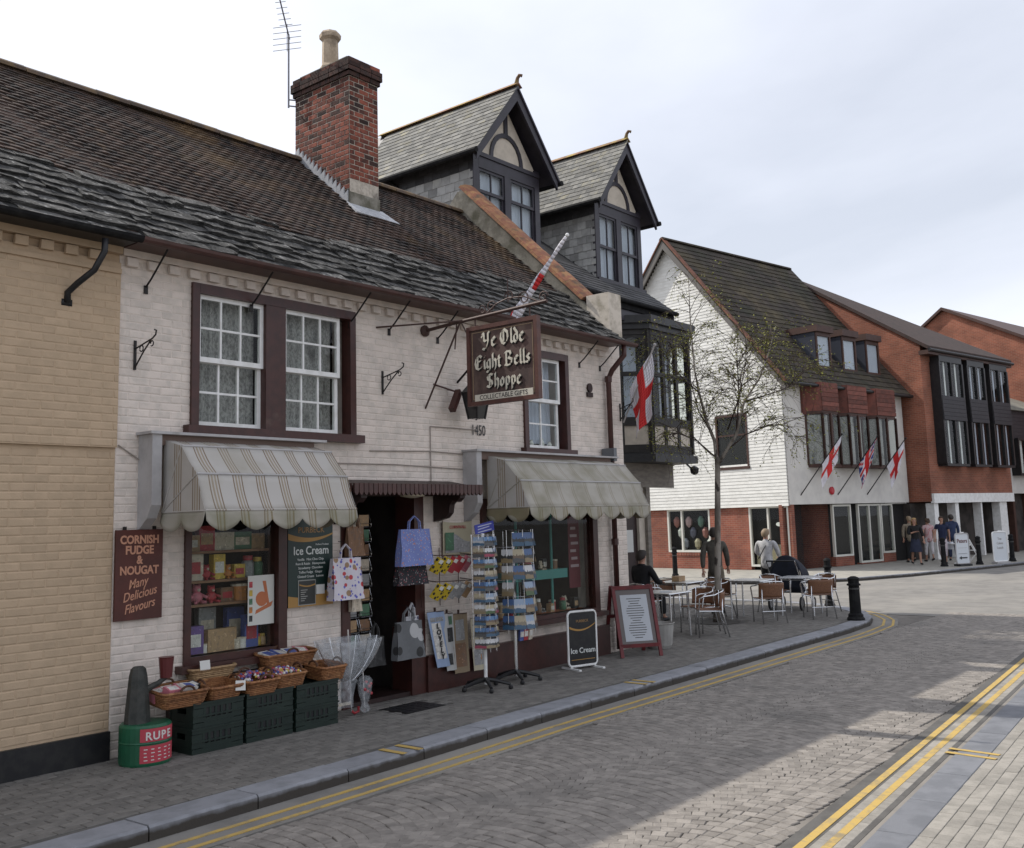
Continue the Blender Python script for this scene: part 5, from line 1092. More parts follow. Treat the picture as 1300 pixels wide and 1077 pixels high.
# iron arm and stays
arm = thing('sign_arm', 'rusty wrought iron arm with stays carrying the hanging sign', 'bracket', (8.95, -.01, 4.4))
MB().tube([(8.95, 0, 4.40), (8.95, -.6, 4.43), (8.95, -1.95, 4.475)], .022, 8).build('main_bar', RUST, arm)
MB().lathe([(.07, 0), (.075, .03), (.03, .06)], (0, 0, 0), 10).xf(Matrix.Translation((8.95, .0, 4.40)) @ Matrix.Rotation(math.pi/2, 4, 'X')).build('wall_rose', RUST, arm)
MB().tube([(8.95, -.62, 4.43), (8.95, 0, 3.42)], .012, 6).build('stay', RUST, arm); MB().tube([(8.95, -.62, 4.44), (8.13, .0, 4.34)], .011, 6).build('stay', RUST, arm); MB().tube([(8.95, -.62, 4.44), (9.8, .0, 4.42)], .011, 6).build('stay', RUST, arm)
MB().tube([(8.95, -.56, 4.42), (8.95, -.52, 4.1)], .009, 5).build('hook', RUST, arm)
for y_ in (-.86, -1.7): MB().tube([(8.95, y_, 4.45), (8.95, y_, 4.32)], .010, 6).build('hanger', RUST, arm)
def scroll(y_, z_, r0, turns, flip):
    return [(8.95, y_+flip*r0*(1-.8*k/22)*math.cos(k/22*turns*6.283), z_+r0*(1-.8*k/22)*math.sin(k/22*turns*6.283)) for k in range(23)]
for y_, z_, r0, fl in ((-.98, 4.52, .06, 1), (-1.12, 4.54, .075, -1), (-1.62, 4.56, .085, 1), (-1.9, 4.53, .07, -1), (-1.4, 4.62, .07, 1)): MB().tube(scroll(y_, z_, r0, 1.4, fl), .008, 5).build('scroll', RUST, arm)
MB().tube([(8.95, -1.05, 4.47), (8.95, -1.2, 4.56), (8.95, -1.38, 4.60), (8.95, -1.62, 4.58), (8.95, -1.85, 4.48)], .009, 5).build('scroll_bar', RUST, arm)
MB().tube([(8.95, -1.38, 4.55), (8.95, -1.38, 4.84)], .007, 5).build('spike', RUST, arm)
# lantern and floodlight by the sign
ln = thing('wall_lantern', 'dark iron wall lantern half hidden behind the hanging sign', 'lantern', (9.55, -.3, 3.3))
MB().lathe([(.10, 0), (.17, .32), (.19, .34), (.05, .5), (.02, .56)], (9.55, -.32, 3.30), 4, True, 1, 1, math.pi/4).build('lantern_body', mat('lantern_glass_dark', (.04, .04, .04), .15), ln)
for sx in (-1, 1):
    for sy in (-1, 1): MB().tube([(9.55+sx*.074, -.32+sy*.074, 3.295), (9.55+sx*.125, -.32+sy*.125, 3.63)], .012, 5).build('frame_bar', IRON, ln)
MB().tube([(9.55, 0, 3.8), (9.55, -.2, 3.95), (9.55, -.32, 3.86)], .015, 6).build('lantern_arm', IRON, ln)
fl = thing('floodlight', 'brown tubular floodlight fixed on the wall below the sign arm', 'floodlight', (9.3, -.1, 3.6))
MB().bar((9.22, -.20, 3.40), (9.42, -.14, 3.66), .075, .075).build('lamp_tube', BROWN, fl); MB().tube([(9.1, -.0, 3.74), (9.36, -.12, 3.66)], .012, 6).build('lamp_arm', BROWN, fl); MB().tube([(9.36, 0, 3.7), (9.36, -.12, 3.66)], .012, 6).build('lamp_bracket', BROWN, fl)
# date numerals
dt = thing('date_numerals', 'black painted date numerals on the white wall under the hanging sign', 'numerals', (9.93, -.012, 3.2)); txt('1450', .20, face((9.93, -.0135, 3.19)), BLACK, dt, xs=.72, name='numeral')
# hanging basket brackets
def basket_bracket(x, z, s_, label):
    t = thing('wall_bracket', label, 'bracket', (x, 0, z), group='black iron hanging basket brackets', local=True)
    MB().box((-.012, -.016, -.14), (.012, -.001, .14)).build('back_plate', IRON, t); MB().tube([(0, -.01, .06), (0, -.30*s_, .12), (0, -.36*s_, .15), (0, -.37*s_, .19), (0, -.34*s_, .2)], .008, 5).build('arm', IRON, t)
    MB().tube([(0, -.01, -.12), (0, -.16*s_, .02), (0, -.28*s_, .11)], .008, 5).build('brace', IRON, t)
    MB().tube([(0, -.30*s_+.025*math.cos(a), .075+.025*math.sin(a)) for a in [k*.6 for k in range(10)]], .006, 5).build('curl', IRON, t); MB().tube([(0, -.12*s_+.03*math.cos(a), .05+.03*math.sin(a)) for a in [k*.6 for k in range(11)]], .006, 5).build('curl', IRON, t)
basket_bracket(5.02, 3.66, 1, 'black iron basket bracket on the wall left of the double window'); basket_bracket(8.22, 3.68, 1, 'black iron basket bracket between the double window and the hanging sign'); basket_bracket(13.36, 3.66, .7, 'black iron basket bracket on the wall end beside the black oriel bay')
# rust stain under the left bracket
# ---- flags
WHITEF = mat('flag_white', (.72, .70, .74), .8, var=(.62, .6, .65), vs=6); REDF = mat('flag_red', (.55, .03, .03), .8); BLUEF = mat('flag_blue', (.03, .05, .22), .8)
def flag(label, base, tip, cloth_fn, n_u, n_v, paint, pole_m, pr=.014, group=None):
    t = thing('flag', label, 'flag', base, group=group); MB().tube([base, tip], pr, 7).build('flagpole', pole_m, t); MB().ball(tip, pr*2, 8, 6).build('finial', pole_m, t)
    parts = {}
    for i in range(n_u):
        for j in range(n_v):
            c = paint((i+.5)/n_u, (j+.5)/n_v); m = parts.setdefault(c, MB())
            b = len(m.v); m.v += [tuple(cloth_fn(u_, v_)) for u_, v_ in ((i/n_u, j/n_v), ((i+1)/n_u, j/n_v), ((i+1)/n_u, (j+1)/n_v), (i/n_u, (j+1)/n_v))]; m.f.append((b, b+1, b+2, b+3))
    MT = {'w': ('white_field', WHITEF), 'r': ('red_cross', REDF), 'b': ('blue_field', BLUEF)}
    for c, m in parts.items(): m.build(MT[c][0], MT[c][1], t, smooth=True, solid=.003)
    return t
def george(u, v): return 'r' if abs(u-.5) < .1 or abs(v-.5) < .15 else 'w'
def jack(u, v):
    if abs(u-.5) < .07 or abs(v-.5) < .11: return 'r'
    if abs(u-.5) < .12 or abs(v-.5) < .19: return 'w'
    d = min(abs(u-v), abs(u-1+v)); return 'r' if d < .05 else ('w' if d < .13 else 'b')
def droop(base, tip, f0, length, drift=(0, 0, 0), fold=.06, seed=0, gather=1.0):
    base = Vector(base); tip = Vector(tip); ax = tip-base
    def fn(u, v):   # v along the pole, u out along the cloth
        p = base+ax*(f0+(1-f0)*.97*v); h = Vector((ax.x, ax.y, 0)).normalized(); side = Vector((-h.y, h.x, 0))
        hang = length*u; q = p+Vector((0, 0, -hang*.93))+Vector(drift)*u
        q += h*(-(v-.45)*ax.length*(1-f0)*(1-1/ (1+1.2*u*gather))*.75)
        q += side*(fold*math.sin(v*9+seed+u*1.5)*min(1, u*2.5))+h*(.02*math.sin(u*8+seed))
        return q
    return fn
def bayflag(u, v):
    a = Vector((13.42, -.17, 4.02))+(Vector((13.42, -.60, 4.56))-Vector((13.42, -.17, 4.02)))*v
    b = Vector((13.44, -.22, 3.23))+(Vector((13.40, -.57, 3.57))-Vector((13.44, -.22, 3.23)))*v
    p = a+(b-a)*u; return p+Vector((.045*math.sin(v*8+u*2)*min(1, u*3), .02*math.sin(u*7+v*3), 0))
flag('red cross flag hanging from a pole in front of the black oriel bay', (13.42, -.02, 3.50), (13.42, -.66, 4.67), bayflag, 20, 14, george, mat('pole_grey', (.35, .33, .32), .6), .013, 'red cross flags')
def furled(u, v):
    p = Vector((10.3, -.30, 4.66))+(Vector((10.3, -1.28, 5.64))-Vector((10.3, -.30, 4.66)))*(1-v)
    r = .018+.06*v**1.2+.006*math.sin(v*17); a = u*6.283*1.02+v*5; ax = Vector((0, -.707, .707)); e1 = Vector((1, 0, 0)); e2 = ax.cross(e1)
    return p+e1*(r*math.cos(a))+e2*(r*(.8+.3*math.sin(3*a))*math.sin(a))+Vector((0, 0, -.05*v*v))
flag('furled red and white flag wrapped round its pole above the hanging sign', (10.3, -.02, 4.36), (10.3, -1.30, 5.66), furled, 16, 24, lambda u, v: 'r' if (.42 < v < .58 and .1 < u < .8) or (v > .72 and .3 < u < .75) else 'w', WHITE, .013, 'red cross flags')
# ================================================================ goods in front of the shop
CRATE = mat('dark_green_plastic', (.010, .020, .016), .45, var=(.014, .026, .02), vs=6)
def make_crate():
    t = thing('crate', 'x', 'crate', local=True); wx, wy, h = .54, .38, .225
    for s_, nm in ((-1, 'long_side'), (1, 'long_side')):
        y0, y1 = (-wy/2, -wy/2+.02) if s_ < 0 else (wy/2-.02, wy/2)
        m = MB().box((-wx/2, y0, 0), (wx/2, y1, .045)).box((-wx/2, y0, h-.05), (wx/2, y1, h)).box((-wx/2, y0+.004, .05), (-.16, y1-.004, h-.055)).box((.16, y0+.004, .05), (wx/2, y1-.004, h-.055)).box((-.16, y0+.004, .045), (.16, y1-.004, .085))
        for k in range(6): x = -.15+k*.06; m.box((x-.012, y0+.002, .085), (x+.012, y1-.002, h-.05))
        m.box((-wx/2-.008, y0-.008, h-.018), (wx/2+.008, y1+.008, h)); m.box((-wx/2-.004, y0-.006, .10), (wx/2+.004, y0+.004, .115) if s_ < 0 else (wx/2+.004, y0+.03, .115))
        m.build(nm, CRATE, t)
        MB().box((-.15, y0+.008, .09), (.15, y0+.012, h-.05)).build('slot_back', BLACK, t)
    for s_ in (-1, 1):
        x0 = -wx/2 if s_ < 0 else wx/2-.02
        m = MB().box((x0, -wy/2+.02, 0), (x0+.02, wy/2-.02, .05)).box((x0, -wy/2+.02, h-.05), (x0+.02, wy/2-.02, h)).box((x0+.004, -wy/2+.02, .05), (x0+.016, -.07, h-.05)).box((x0+.004, .07, .05), (x0+.016, wy/2-.02, h-.05)).box((x0+.004, -.07, .05), (x0+.016, .07, .12))
        m.build('short_side', CRATE, t)
    MB().box((-wx/2+.02, -wy/2+.02, .004), (wx/2-.02, wy/2-.02, .02)).build('crate_floor', CRATE, t)
    return t
cr0 = make_crate(); k = 0
for i, x in enumerate((5.63, 6.21, 6.79)):
    for j in range(2):
        place(cr0, k, (x+(.01 if j else 0), -.33+(.008 if j else 0), j*.222), RND.uniform(-.02, .02), 'dark green slotted plastic crate, %s of the %s stack outside the shop window' % ('top' if j else 'bottom', ['leftmost', 'middle', 'rightmost'][i]), 'stacked dark green plastic crates'); k += 1
WICK = mat('brown_wicker', (.26, .115, .045), .7, var=(.17, .07, .028), vs=30, vlo=.45, vhi=.6, dirt=(.34, .17, .07), ds=14, dlo=.55, dhi=.65, rnd=.2, bump=.3, bs=120); WICKL = mat('pale_wicker', (.38, .25, .13), .7, var=(.26, .16, .08), vs=30, rnd=.2)
def rrect(hx, hy, r, n=4):
    pts = []
    for cx_, cy_, a0 in ((hx-r, hy-r, 0), (-hx+r, hy-r, math.pi/2), (-hx+r, -hy+r, math.pi), (hx-r, -hy+r, 1.5*math.pi)):
        for k in range(n+1): a = a0+math.pi/2*k/n; pts.append((cx_+r*math.cos(a), cy_+r*math.sin(a)))
    return pts
def basket(label, x, y, z, wx, wy, h, m_=WICK, rx=0, rz=0, handle=True, hpos='end'):
    t = thing('wicker_basket', label, 'basket', (x, y, z), rz, 'wicker baskets of sale goods', True); t.rotation_euler = (rx, 0, rz)
    nl = max(4, int(h/.016))
    wall_ = MB(); top = rrect(wx/2, wy/2, .05); bot = rrect(wx/2*.84, wy/2*.82, .04); n = len(top)
    for k in range(nl+1):
        f = k/nl; lp = [((1-f)*b[0]+f*a[0], (1-f)*b[1]+f*a[1], h*f) for a, b in zip(top, bot)]
        lp = [(p[0]*(1+.012*((i+k) % 2)), p[1]*(1+.02*((i+k) % 2)), p[2]) for i, p in enumerate(lp)]
        wall_.tube(lp+lp[:1], .0085 if k < nl else .016, 5, False)
    wall_.build('weave', m_, t)
    sh = MB(); 
    for i in range(n): a, b, c, d = bot[i], bot[(i+1) % n], top[(i+1) % n], top[i]; sh.add([(a[0], a[1], .004), (b[0], b[1], .004), (c[0], c[1], h), (d[0], d[1], h)], [(0, 1, 2, 3)])
    sh.add([(p[0], p[1], .004) for p in bot], [tuple(range(n))]); sh.build('lining', m_, t)
    if handle:
        for s_ in (-1, 1):
            if hpos == 'end': pts = [(s_*(wx/2+.002), .07*math.cos(a), h+.055*math.sin(a)) for a in [math.pi*k/8 for k in range(9)]]
            else: pts = [(.07*math.cos(a), s_*(wy/2+.002), h+.055*math.sin(a)) for a in [math.pi*k/8 for k in range(9)]]
            MB().tube(pts, .011, 6).build('handle', mat('dark_wicker', (.08, .035, .018), .7), t)
    return t
B = []
basket('brown wicker basket of pink boxes on the leftmost crates', 5.29, -.36, .455, .46, .36, .13, rx=.10, rz=-.04, hpos='side')
basket('small brown wicker basket with a price card, second from the left', 5.72, -.36, .45, .36, .34, .12, rx=.10, hpos='end')
basket('pale shallow wicker basket against the sill behind the brown baskets', 5.82, -.09, .60, .50, .18, .09, WICKL, rx=.06, handle=False)
basket('brown wicker basket of bright packets on the middle crates', 6.12, -.38, .45, .38, .34, .125, rx=.12, hpos='side')
basket('brown wicker basket of coloured sweets on the middle crates', 6.47, -.36, .45, .36, .34, .14, rx=.12, hpos='end')
basket('tall brown wicker basket of white packets against the wall below the sill', 6.70, -.12, .60, .66, .22, .13, rx=.10, hpos='side')
basket('brown wicker basket at the right end of the crates', 7.02, -.36, .45, .32, .34, .13, rx=.08, hpos='end')
MB().box((5.4, -.14, 0), (7.06, -.02, .595)).build('bench', DKBROWN, None, label='dark brown bench against the wall behind the stacked crates', cat='bench')
def packet(name, lab, cat, x, y, z, sx, sy, sz, c, rot):
    o = thing(name, lab, cat, (x, y, z), rot[2], 'packets in the wicker baskets', True); o.rotation_euler = rot
    MB().box((-sx/2, -sy/2, 0), (sx/2, sy/2, sz)).build('carton', pmat(c), o); MB().box((-sx*.35, -sy*.35, sz), (sx*.35, sy*.35, sz+.0015)).build('printed_panel', pmat('white' if c != 'white' else 'blue'), o)
for i, (dx, dy, c) in enumerate(((-.16, .05, 'pink'), (-.05, .06, 'white'), (.07, .05, 'pink'), (.16, .02, 'black'), (-.10, -.08, 'pink'), (.05, -.08, 'white'))): packet('packet', '%s packet in the pink box basket, %s' % (c, ['back left corner', 'back, second along', 'back, third along', 'right end', 'front left', 'front right'][i]), 'packet', 5.29+dx, -.36+dy, .50+.02*i*.3, .13, .11, .09, c, (.3, .1*(i % 3-1), .2*(i % 2)))
for i, (dx, c) in enumerate(((-.22, 'white'), (-.08, 'blue'), (.06, 'white'), (.19, 'pink'))): packet('packet', '%s packet lying in the tall basket below the sill, %s from the left' % (c, ORD[i]), 'packet', 6.70+dx, -.12, .69, .15, .16, .05, c, (.25, .15*(i % 2), .3-.2*i))
for (x, y, z, lab, a) in ((5.85, -.545, .50, 'white price card clipped on the second basket', .1), (5.70, -.2, .68, 'white card standing in the pale shallow basket', .0)):
    o = MB().box((-.055, -.002, 0), (.055, .002, .09)).build('price_card', mat('card_white', (.66, .66, .63), .8), None, label=lab, cat='price card'); o.location = (x, y, z); o.rotation_euler = (-.15, a, 0)
SW = [MB().ball((0, 0, 0), .016, 6, 5).mesh('sweet', pmat(c)) for c in ('red', 'blue', 'white', 'pink', 'yellow', 'purple')]
for j, (cx_, wd, lab, n) in enumerate(((6.47, .30, 'heap of small coloured sweets in the middle crates basket', 150), (6.12, .32, 'heap of small bright packets in a brown basket', 90))):
    big = {}
    for i in range(n):
        x = cx_+RND.uniform(-wd/2, wd/2); y = -.36+RND.uniform(-.13, .13); z = .565+.05*(1-((x-cx_)/wd*2)**2)*(1-((y+.36)/.15)**2)+RND.uniform(-.01, .01)
        c = RND.choice(['red', 'blue', 'white', 'pink', 'yellow', 'purple', 'white']); big.setdefault(c, MB()).ball((x, y, z), RND.uniform(.012, .02), 6, 4)
    o = thing('sweets', lab, 'sweets', (cx_, -.36, .5)); o['kind'] = 'stuff'
    for c, m in big.items(): m.build('sweet_heap', pmat(c), o, kind='stuff')
# ---- collecting box: green drum, dark stump and red pot
cb = thing('collecting_box', 'green charity drum with red label, dark stump and red pot beside the crates', 'charity box', (4.99, -.36, 0))
GRN = mat('drum_green', (.015, .10, .05), .4, var=(.012, .08, .04), vs=5)
MB().lathe([(.215, 0), (.22, .02), (.22, .18), (.224, .19), (.22, .2), (.22, .32), (.205, .34)], (4.99, -.36, 0), 28).build('drum', GRN, cb, smooth=False)
PINKR = mat('drum_label_red', (.42, .05, .07), .6)
def curved(z0, z1, a0, a1, r, m_, nm): MB().grid(lambda u, v: (4.99+r*math.cos(a0+(a1-a0)*u), -.36+r*math.sin(a0+(a1-a0)*u), z0+(z1-z0)*v), 14, 1).build(nm, m_, cb)
curved(.205, .315, -2.3, -.55, .2225, PINKR, 'label_panel'); curved(.03, .175, -2.3, -.55, .2225, PINKR, 'label_panel')
for i, c in enumerate('RUPE'):
    a = -1.98+i*.30; txt(c, .095, Matrix.Translation((4.99+.224*math.cos(a), -.36+.224*math.sin(a), .25)) @ Matrix.Rotation(a+math.pi/2, 4, 'Z') @ Matrix.Rotation(math.pi/2, 4, 'X'), mat('label_white', (.6, .58, .55), .6), cb, bold=.002)
for k in range(4):
    for q in range(5): a = -2.15+q*.27; curved(.05+k*.03, .058+k*.03, a, a+.14-.02*((k+q) % 3), .2235, MATS['label_white'], 'label_line')
MB().lathe([(.13, .33), (.12, .45), (.105, .6), (.09, .74), (.075, .80), (.05, .82)], (4.93, -.33, 0), 9, True, .9, .8).build('stump', mat('stump_dark', (.03, .033, .03), .7, var=(.05, .05, .045), vs=12, bump=.6, bs=25), cb)
MB().lathe([(.052, 0), (.066, .17), (.070, .18)], (5.16, -.40, .70), 12).build('pot', mat('pot_red', (.10, .02, .02), .4), cb); MB().tube([(5.0, -.36, .62), (5.08, -.40, .66), (5.16, -.40, .705)], [.03, .024, .02], 8).build('pot_bracket', MATS['stump_dark'], cb)
# ---- clear plastic umbrella-shaped bag
CLEAR = bpy.data.materials.new('clear_plastic'); CLEAR.use_nodes = True; n_ = CLEAR.node_tree.nodes; l_ = CLEAR.node_tree.links.new; bb = n_['Principled BSDF']; bb.inputs['Base Color'].default_value = (.6, .63, .66, 1); bb.inputs['Roughness'].default_value = .25
tr = n_.new('ShaderNodeBsdfTransparent'); ms = n_.new('ShaderNodeMixShader'); nz = n_.new('ShaderNodeTexNoise'); nz.inputs['Scale'].default_value = 18; tq = n_.new('ShaderNodeTexCoord'); l_(tq.outputs['Object'], nz.inputs['Vector']); mq = n_.new('ShaderNodeMapRange'); mq.inputs[1].default_value = .35; mq.inputs[2].default_value = .7; mq.inputs[3].default_value = .10; mq.inputs[4].default_value = .34; l_(nz.outputs['Fac'], mq.inputs[0]); l_(mq.outputs[0], ms.inputs[0]); l_(tr.outputs[0], ms.inputs[1]); l_(bb.outputs[0], ms.inputs[2]); l_(ms.outputs[0], n_['Material Output'].inputs[0])
um = thing('clear_umbrella', 'open clear plastic dome umbrella hanging upside down by the doorway', 'umbrella', (7.36, -.34, 0))
def umb(u, v):
    a = u*6.283; r = .06+.34*math.sin(v*1.35)**.8; r *= 1+.06*math.cos(a*8)*v
    return (7.36+r*math.cos(a), -.34+r*.72*math.sin(a), .36+.44*v)
MB().grid(umb, 48, 8).build('canopy', CLEAR, um, smooth=True, solid=.002)
for k in range(8): MB().tube([umb(k/8+.0001, v/6) for v in range(7)], .004, 4).build('rib', CHROME, um)
MB().cyl((7.40, -.34, .04), (7.36, -.34, .9), .009, 6).build('shaft', CHROME, um)
MB().tube([(7.40, -.34, .05), (7.44, -.34, .02), (7.50, -.34, .03), (7.5, -.34, .08)], .014, 6).build('handle', mat('handle_red', (.35, .03, .04), .4), um)
fs = thing('wrapped_umbrella', 'furled clear umbrella with red roses pattern leaning below the open one', 'umbrella', (7.52, -.42, 0))
MB().lathe([(.015, .0), (.06, .03), (.035, .10), (.07, .2), (.085, .34), (.05, .38)], (7.52, -.42, .02), 10).build('furled_canopy', CLEAR, fs, smooth=True)
for i in range(6): MB().ball((7.52+.045*math.cos(i*1.7), -.42-.05, .22+.025*i), .018, 6, 5).build('rose_print', pmat('red'), fs)
MB().cyl((7.52, -.42, .02), (7.51, -.40, .5), .007, 6).build('shaft', CHROME, fs)
bgp = thing('clear_bag', 'clear plastic bag of goods hanging at the end of the crates', 'bag', (7.22, -.40, .15)); MB().grid(lambda u, v: (7.12+.22*u, -.46+.03*math.sin(u*7+v*3)-.03*v, .12+.28*v), 8, 6).build('bag_front', CLEAR, bgp, solid=.002); MB().box((7.13, -.44, .14), (7.31, -.42, .17)).build('contents', pmat('cream'), bgp)
# ---- shopping bags hung round the doorway
def patmat(name, base, spots, sc, thr=.30):
    m = bpy.data.materials.new(name); m.use_nodes = True; n = m.node_tree.nodes; l = m.node_tree.links.new; b = n['Principled BSDF']; b.inputs['Roughness'].default_value = .8; t_ = n.new('ShaderNodeTexCoord'); col = None
    rc = n.new('ShaderNodeRGB'); rc.outputs[0].default_value = rgb(base); col = rc.outputs[0]
    for i, (c, s_) in enumerate(spots):
        vo = n.new('ShaderNodeTexVoronoi'); vo.inputs['Scale'].default_value = sc*s_; mp_ = n.new('ShaderNodeMapping'); mp_.inputs['Location'].default_value = (i*3.1, i*1.7, i); l(t_.outputs['Object'], mp_.inputs[0]); l(mp_.outputs[0], vo.inputs['Vector'])
        lt = n.new('ShaderNodeMath'); lt.operation = 'LESS_THAN'; l(vo.outputs['Distance'], lt.inputs[0]); lt.inputs[1].default_value = thr; mxn = n.new('ShaderNodeMixRGB'); l(lt.outputs[0], mxn.inputs[0]); l(col, mxn.inputs[1]); mxn.inputs[2].default_value = rgb(c); col = mxn.outputs[0]
    l(col, b.inputs['Base Color']); return m
def tote(label, x, y, z, wx, h, m_, d=.08, rz=0, flare=.9, hm=None):
    t = thing('shopping_bag', label, 'bag', (x, y, z), rz, 'shopping bags hung round the doorway', True); rg = random.Random(int(x*100))
    def sd(s_): return lambda u, v: ((u-.5)*wx*(1-(1-flare)*v), s_*(d/2*(1-.6*v)+.012*math.sin(u*9+v*4)), h*v)
    m = MB().grid(sd(-1), 8, 6).grid(sd(1), 8, 6)
    m.grid(lambda u, v: ((-.5)*wx*(1-(1-flare)*v), (u-.5)*d*(1-.6*v), h*v), 2, 6).grid(lambda u, v: ((.5)*wx*(1-(1-flare)*v), (u-.5)*d*(1-.6*v), h*v), 2, 6).grid(lambda u, v: ((u-.5)*wx, (v-.5)*d, 0), 2, 2)
    m.build('bag_body', m_, t)
    for s_ in (-1, 1): MB().tube([(-wx*.18, s_*.015, h-.02), (-wx*.15, s_*.012, h+.09), (0, s_*.006, h+.15), (wx*.15, s_*.012, h+.09), (wx*.18, s_*.015, h-.02)], .008, 5).build('bag_handle', hm or m_, t)
    MB().tube([(0, 0, h+.14), (0, .02, h+.17), (0, .12, h+.18)], .004, 4).build('hook', IRON, t)
    return t
FLOR = patmat('floral_white', (.58, .55, .6), [((.45, .06, .07), .6), ((.12, .12, .42), 1.1), ((.3, .2, .12), .5)], 16, .26)
tote('white floral shopping bag hung beside the ice cream sign', 7.48, -.17, 1.20, .44, .45, FLOR, .12)
tote('blue dotted shopping bag hung at the top of the shop doorway', 8.40, -.32, 1.52, .54, .42, patmat('blue_dotted', (.15, .19, .42), [((.42, .2, .16), 1.0), ((.3, .34, .5), 1.3)], 26, .24), .1, flare=.86)
tote('brown patterned bag hung at the top left of the doorway', 7.70, -.08, 1.66, .26, .33, pmat('brown'), .06)
tote('dark dotted bag hung beneath the blue dotted bag', 8.40, -.26, 1.30, .50, .24, patmat('dark_dotted', (.02, .02, .025), [((.35, .33, .32), 1), ((.3, .05, .06), 1.3)], 30, .22), .08)
tote('grey shopping bag with dark print hung low in the doorway', 8.36, -.24, .47, .46, .42, patmat('grey_print', (.12, .125, .13), [((.4, .4, .4), .5), ((.03, .03, .03), .8)], 7, .32), .1, flare=.85)
tote('white printed bag half behind the low grey bag', 8.52, -.14, .48, .22, .45, patmat('white_print', (.5, .5, .52), [((.1, .1, .15), 1)], 14, .25), .05)
tote('plain charcoal bag hung low at the left of the doorway', 7.96, -.12, .43, .26, .32, pmat('black'), .06)
tote('small cream paper bag at the left jamb of the doorway', 7.72, -.06, 1.05, .16, .28, pmat('cream'), .05)
for i in range(9):
    z = 2.05-i*.17
    for j, x in enumerate((7.82, 8.02)):
        o = thing('card_rack', 'black wire card holder hanging in the doorway, %s down in the %s column' % (ORD[i], ['left', 'right'][j]), 'wire rack', (x, .12, z), 0, 'wire card holders in the doorway', True)
        MB().box((-.075, 0, -.06), (.075, .006, .07)).build('card', pmat(['cream', 'grey', 'tan', 'green', 'brown'][(i+2*j) % 5]), o)
        MB().tube([(-.085, -.03, -.03), (-.085, -.03, -.07), (.085, -.03, -.07), (.085, -.03, -.03)], .004, 4).tube([(-.085, .01, .08), (-.085, -.03, -.03), (.085, -.03, -.03), (.085, .01, .08)], .004, 4).build('wire', CHROME, o)
# ---- wall display between the door and the right window
po = thing('picture_towel', 'landscape picture towel hung high on the wall right of the doorway', 'wall hanging', (9.45, -.03, 1.8))
CT_ = mat('towel_cloth', (.42, .38, .27), .85)
MB().grid(lambda u, v: (9.18+.54*u, -.035+.008*math.sin(u*12), 1.60+.42*v-.02*math.sin(math.pi*u)*v), 12, 4).build('cloth', CT_, po, solid=.002)
MB().grid(lambda u, v: (9.22+.46*u, -.043+.008*math.sin(u*12), 1.63+.18*v+.05*math.sin(u*5)*v), 12, 2).build('field_print', pmat('grey'), po); MB().grid(lambda u, v: (9.22+.16*u, -.046+.006*math.sin(u*6), 1.66+.22*v), 4, 2).build('tree_print', pmat('green'), po)
txt('CORNWALL', .055, face((9.45, -.05, 1.945)), pmat('red'), po)
for xx in (9.18, 9.72): MB().tube([(xx, -.03, 1.55), (xx, -.035, 2.08)], .006, 5).build('batten', RUST, po)
wr = thing('wire_display', 'wire wall display of packets and red bags beside the doorway', 'display rack', (9.1, -.2, 1.3))
for z in (1.62, 1.31): MB().tube([(8.80, -.02, z+.02), (8.78, -.30, z), (9.48, -.30, z-.02), (9.50, -.02, z)], .006, 5).build('wire', RUST, wr)
for xx in (8.8, 9.12, 9.46): MB().tube([(xx, -.03, 1.7), (xx, -.03, 1.0)], .005, 5).build('wire', RUST, wr)
STRIPE = patmat('yellow_black_stripe', (.5, .36, .02), [((.02, .02, .02), 1)], 17, .33)
def hungpack(lab, x, z, wx, h, m_, rot, nm='packet'):
    o = thing('hanging_packet', lab, 'packet', (x, -.31, z), 0, 'packets on the wire wall display', True); o.rotation_euler = (.5, rot, .1)
    MB().box((-wx/2, -.025, -h), (wx/2, .005, 0)).build('bag_film', m_, o); MB().box((-wx*.2, -.03, -h*.3), (wx*.2, -.0255, -h*.05)).build('price_tag', MATS['card_white'], o)
for r_, z in enumerate((1.58, 1.27)):
    for i, (x, c) in enumerate(((8.86, None), (8.99, None), (9.12, 'red' if r_ == 0 else 'grey'), (9.24, 'red' if r_ == 0 else 'grey'), (9.36, 'pink' if r_ == 0 else 'tan'))):
        hungpack('%s packet on the %s wire of the display, %s from left' % ('yellow and black striped' if c is None else c, ['upper', 'lower'][r_], ORD[i]), x, z, .15, .19, STRIPE if c is None else pmat(c), .35)
def towel(lab, x0, x1, z0, z1, tilt, m_, prints):
    t = thing('tea_towel', lab, 'tea towel', ((x0+x1)/2, -.09, z0), 0, 'tea towels hung low on the wall', False)
    fn = lambda u, v: (x0+(x1-x0)*u+tilt*(1-v), -.10+.01*math.sin(u*8+v*2)-.02*(1-v), z0+(z1-z0)*v)
    MB().grid(fn, 8, 8).build('cloth', m_, t, solid=.003)
    for (u0, u1, v0, v1, c) in prints:
        MB().grid(lambda u, v: Vector(fn(u0+(u1-u0)*u, v0+(v1-v0)*v))+Vector((0, -.004, 0)), 4, 4).build('print', pmat(c), t)
    MB().tube([fn(0, 1), fn(1, 1)], .005, 4).build('rod', RUST, t); MB().box(((x0+x1)/2-.01, -.1, z1), ((x0+x1)/2+.01, -.08, z1+.05)).build('peg', RUST, t)
    return fn, t
PB = mat('towel_blue', (.28, .36, .52), .85); PC = mat('towel_cream', (.5, .45, .33), .85); PT = mat('towel_tan', (.26, .2, .13), .85)
fn, tw = towel('pale blue lettered tea towel hung nearest the doorway', 8.82, 9.10, .28, .94, .14, PB, [(.1, .9, .82, .9, 'grey'), (.12, .7, .15, .8, 'white')])
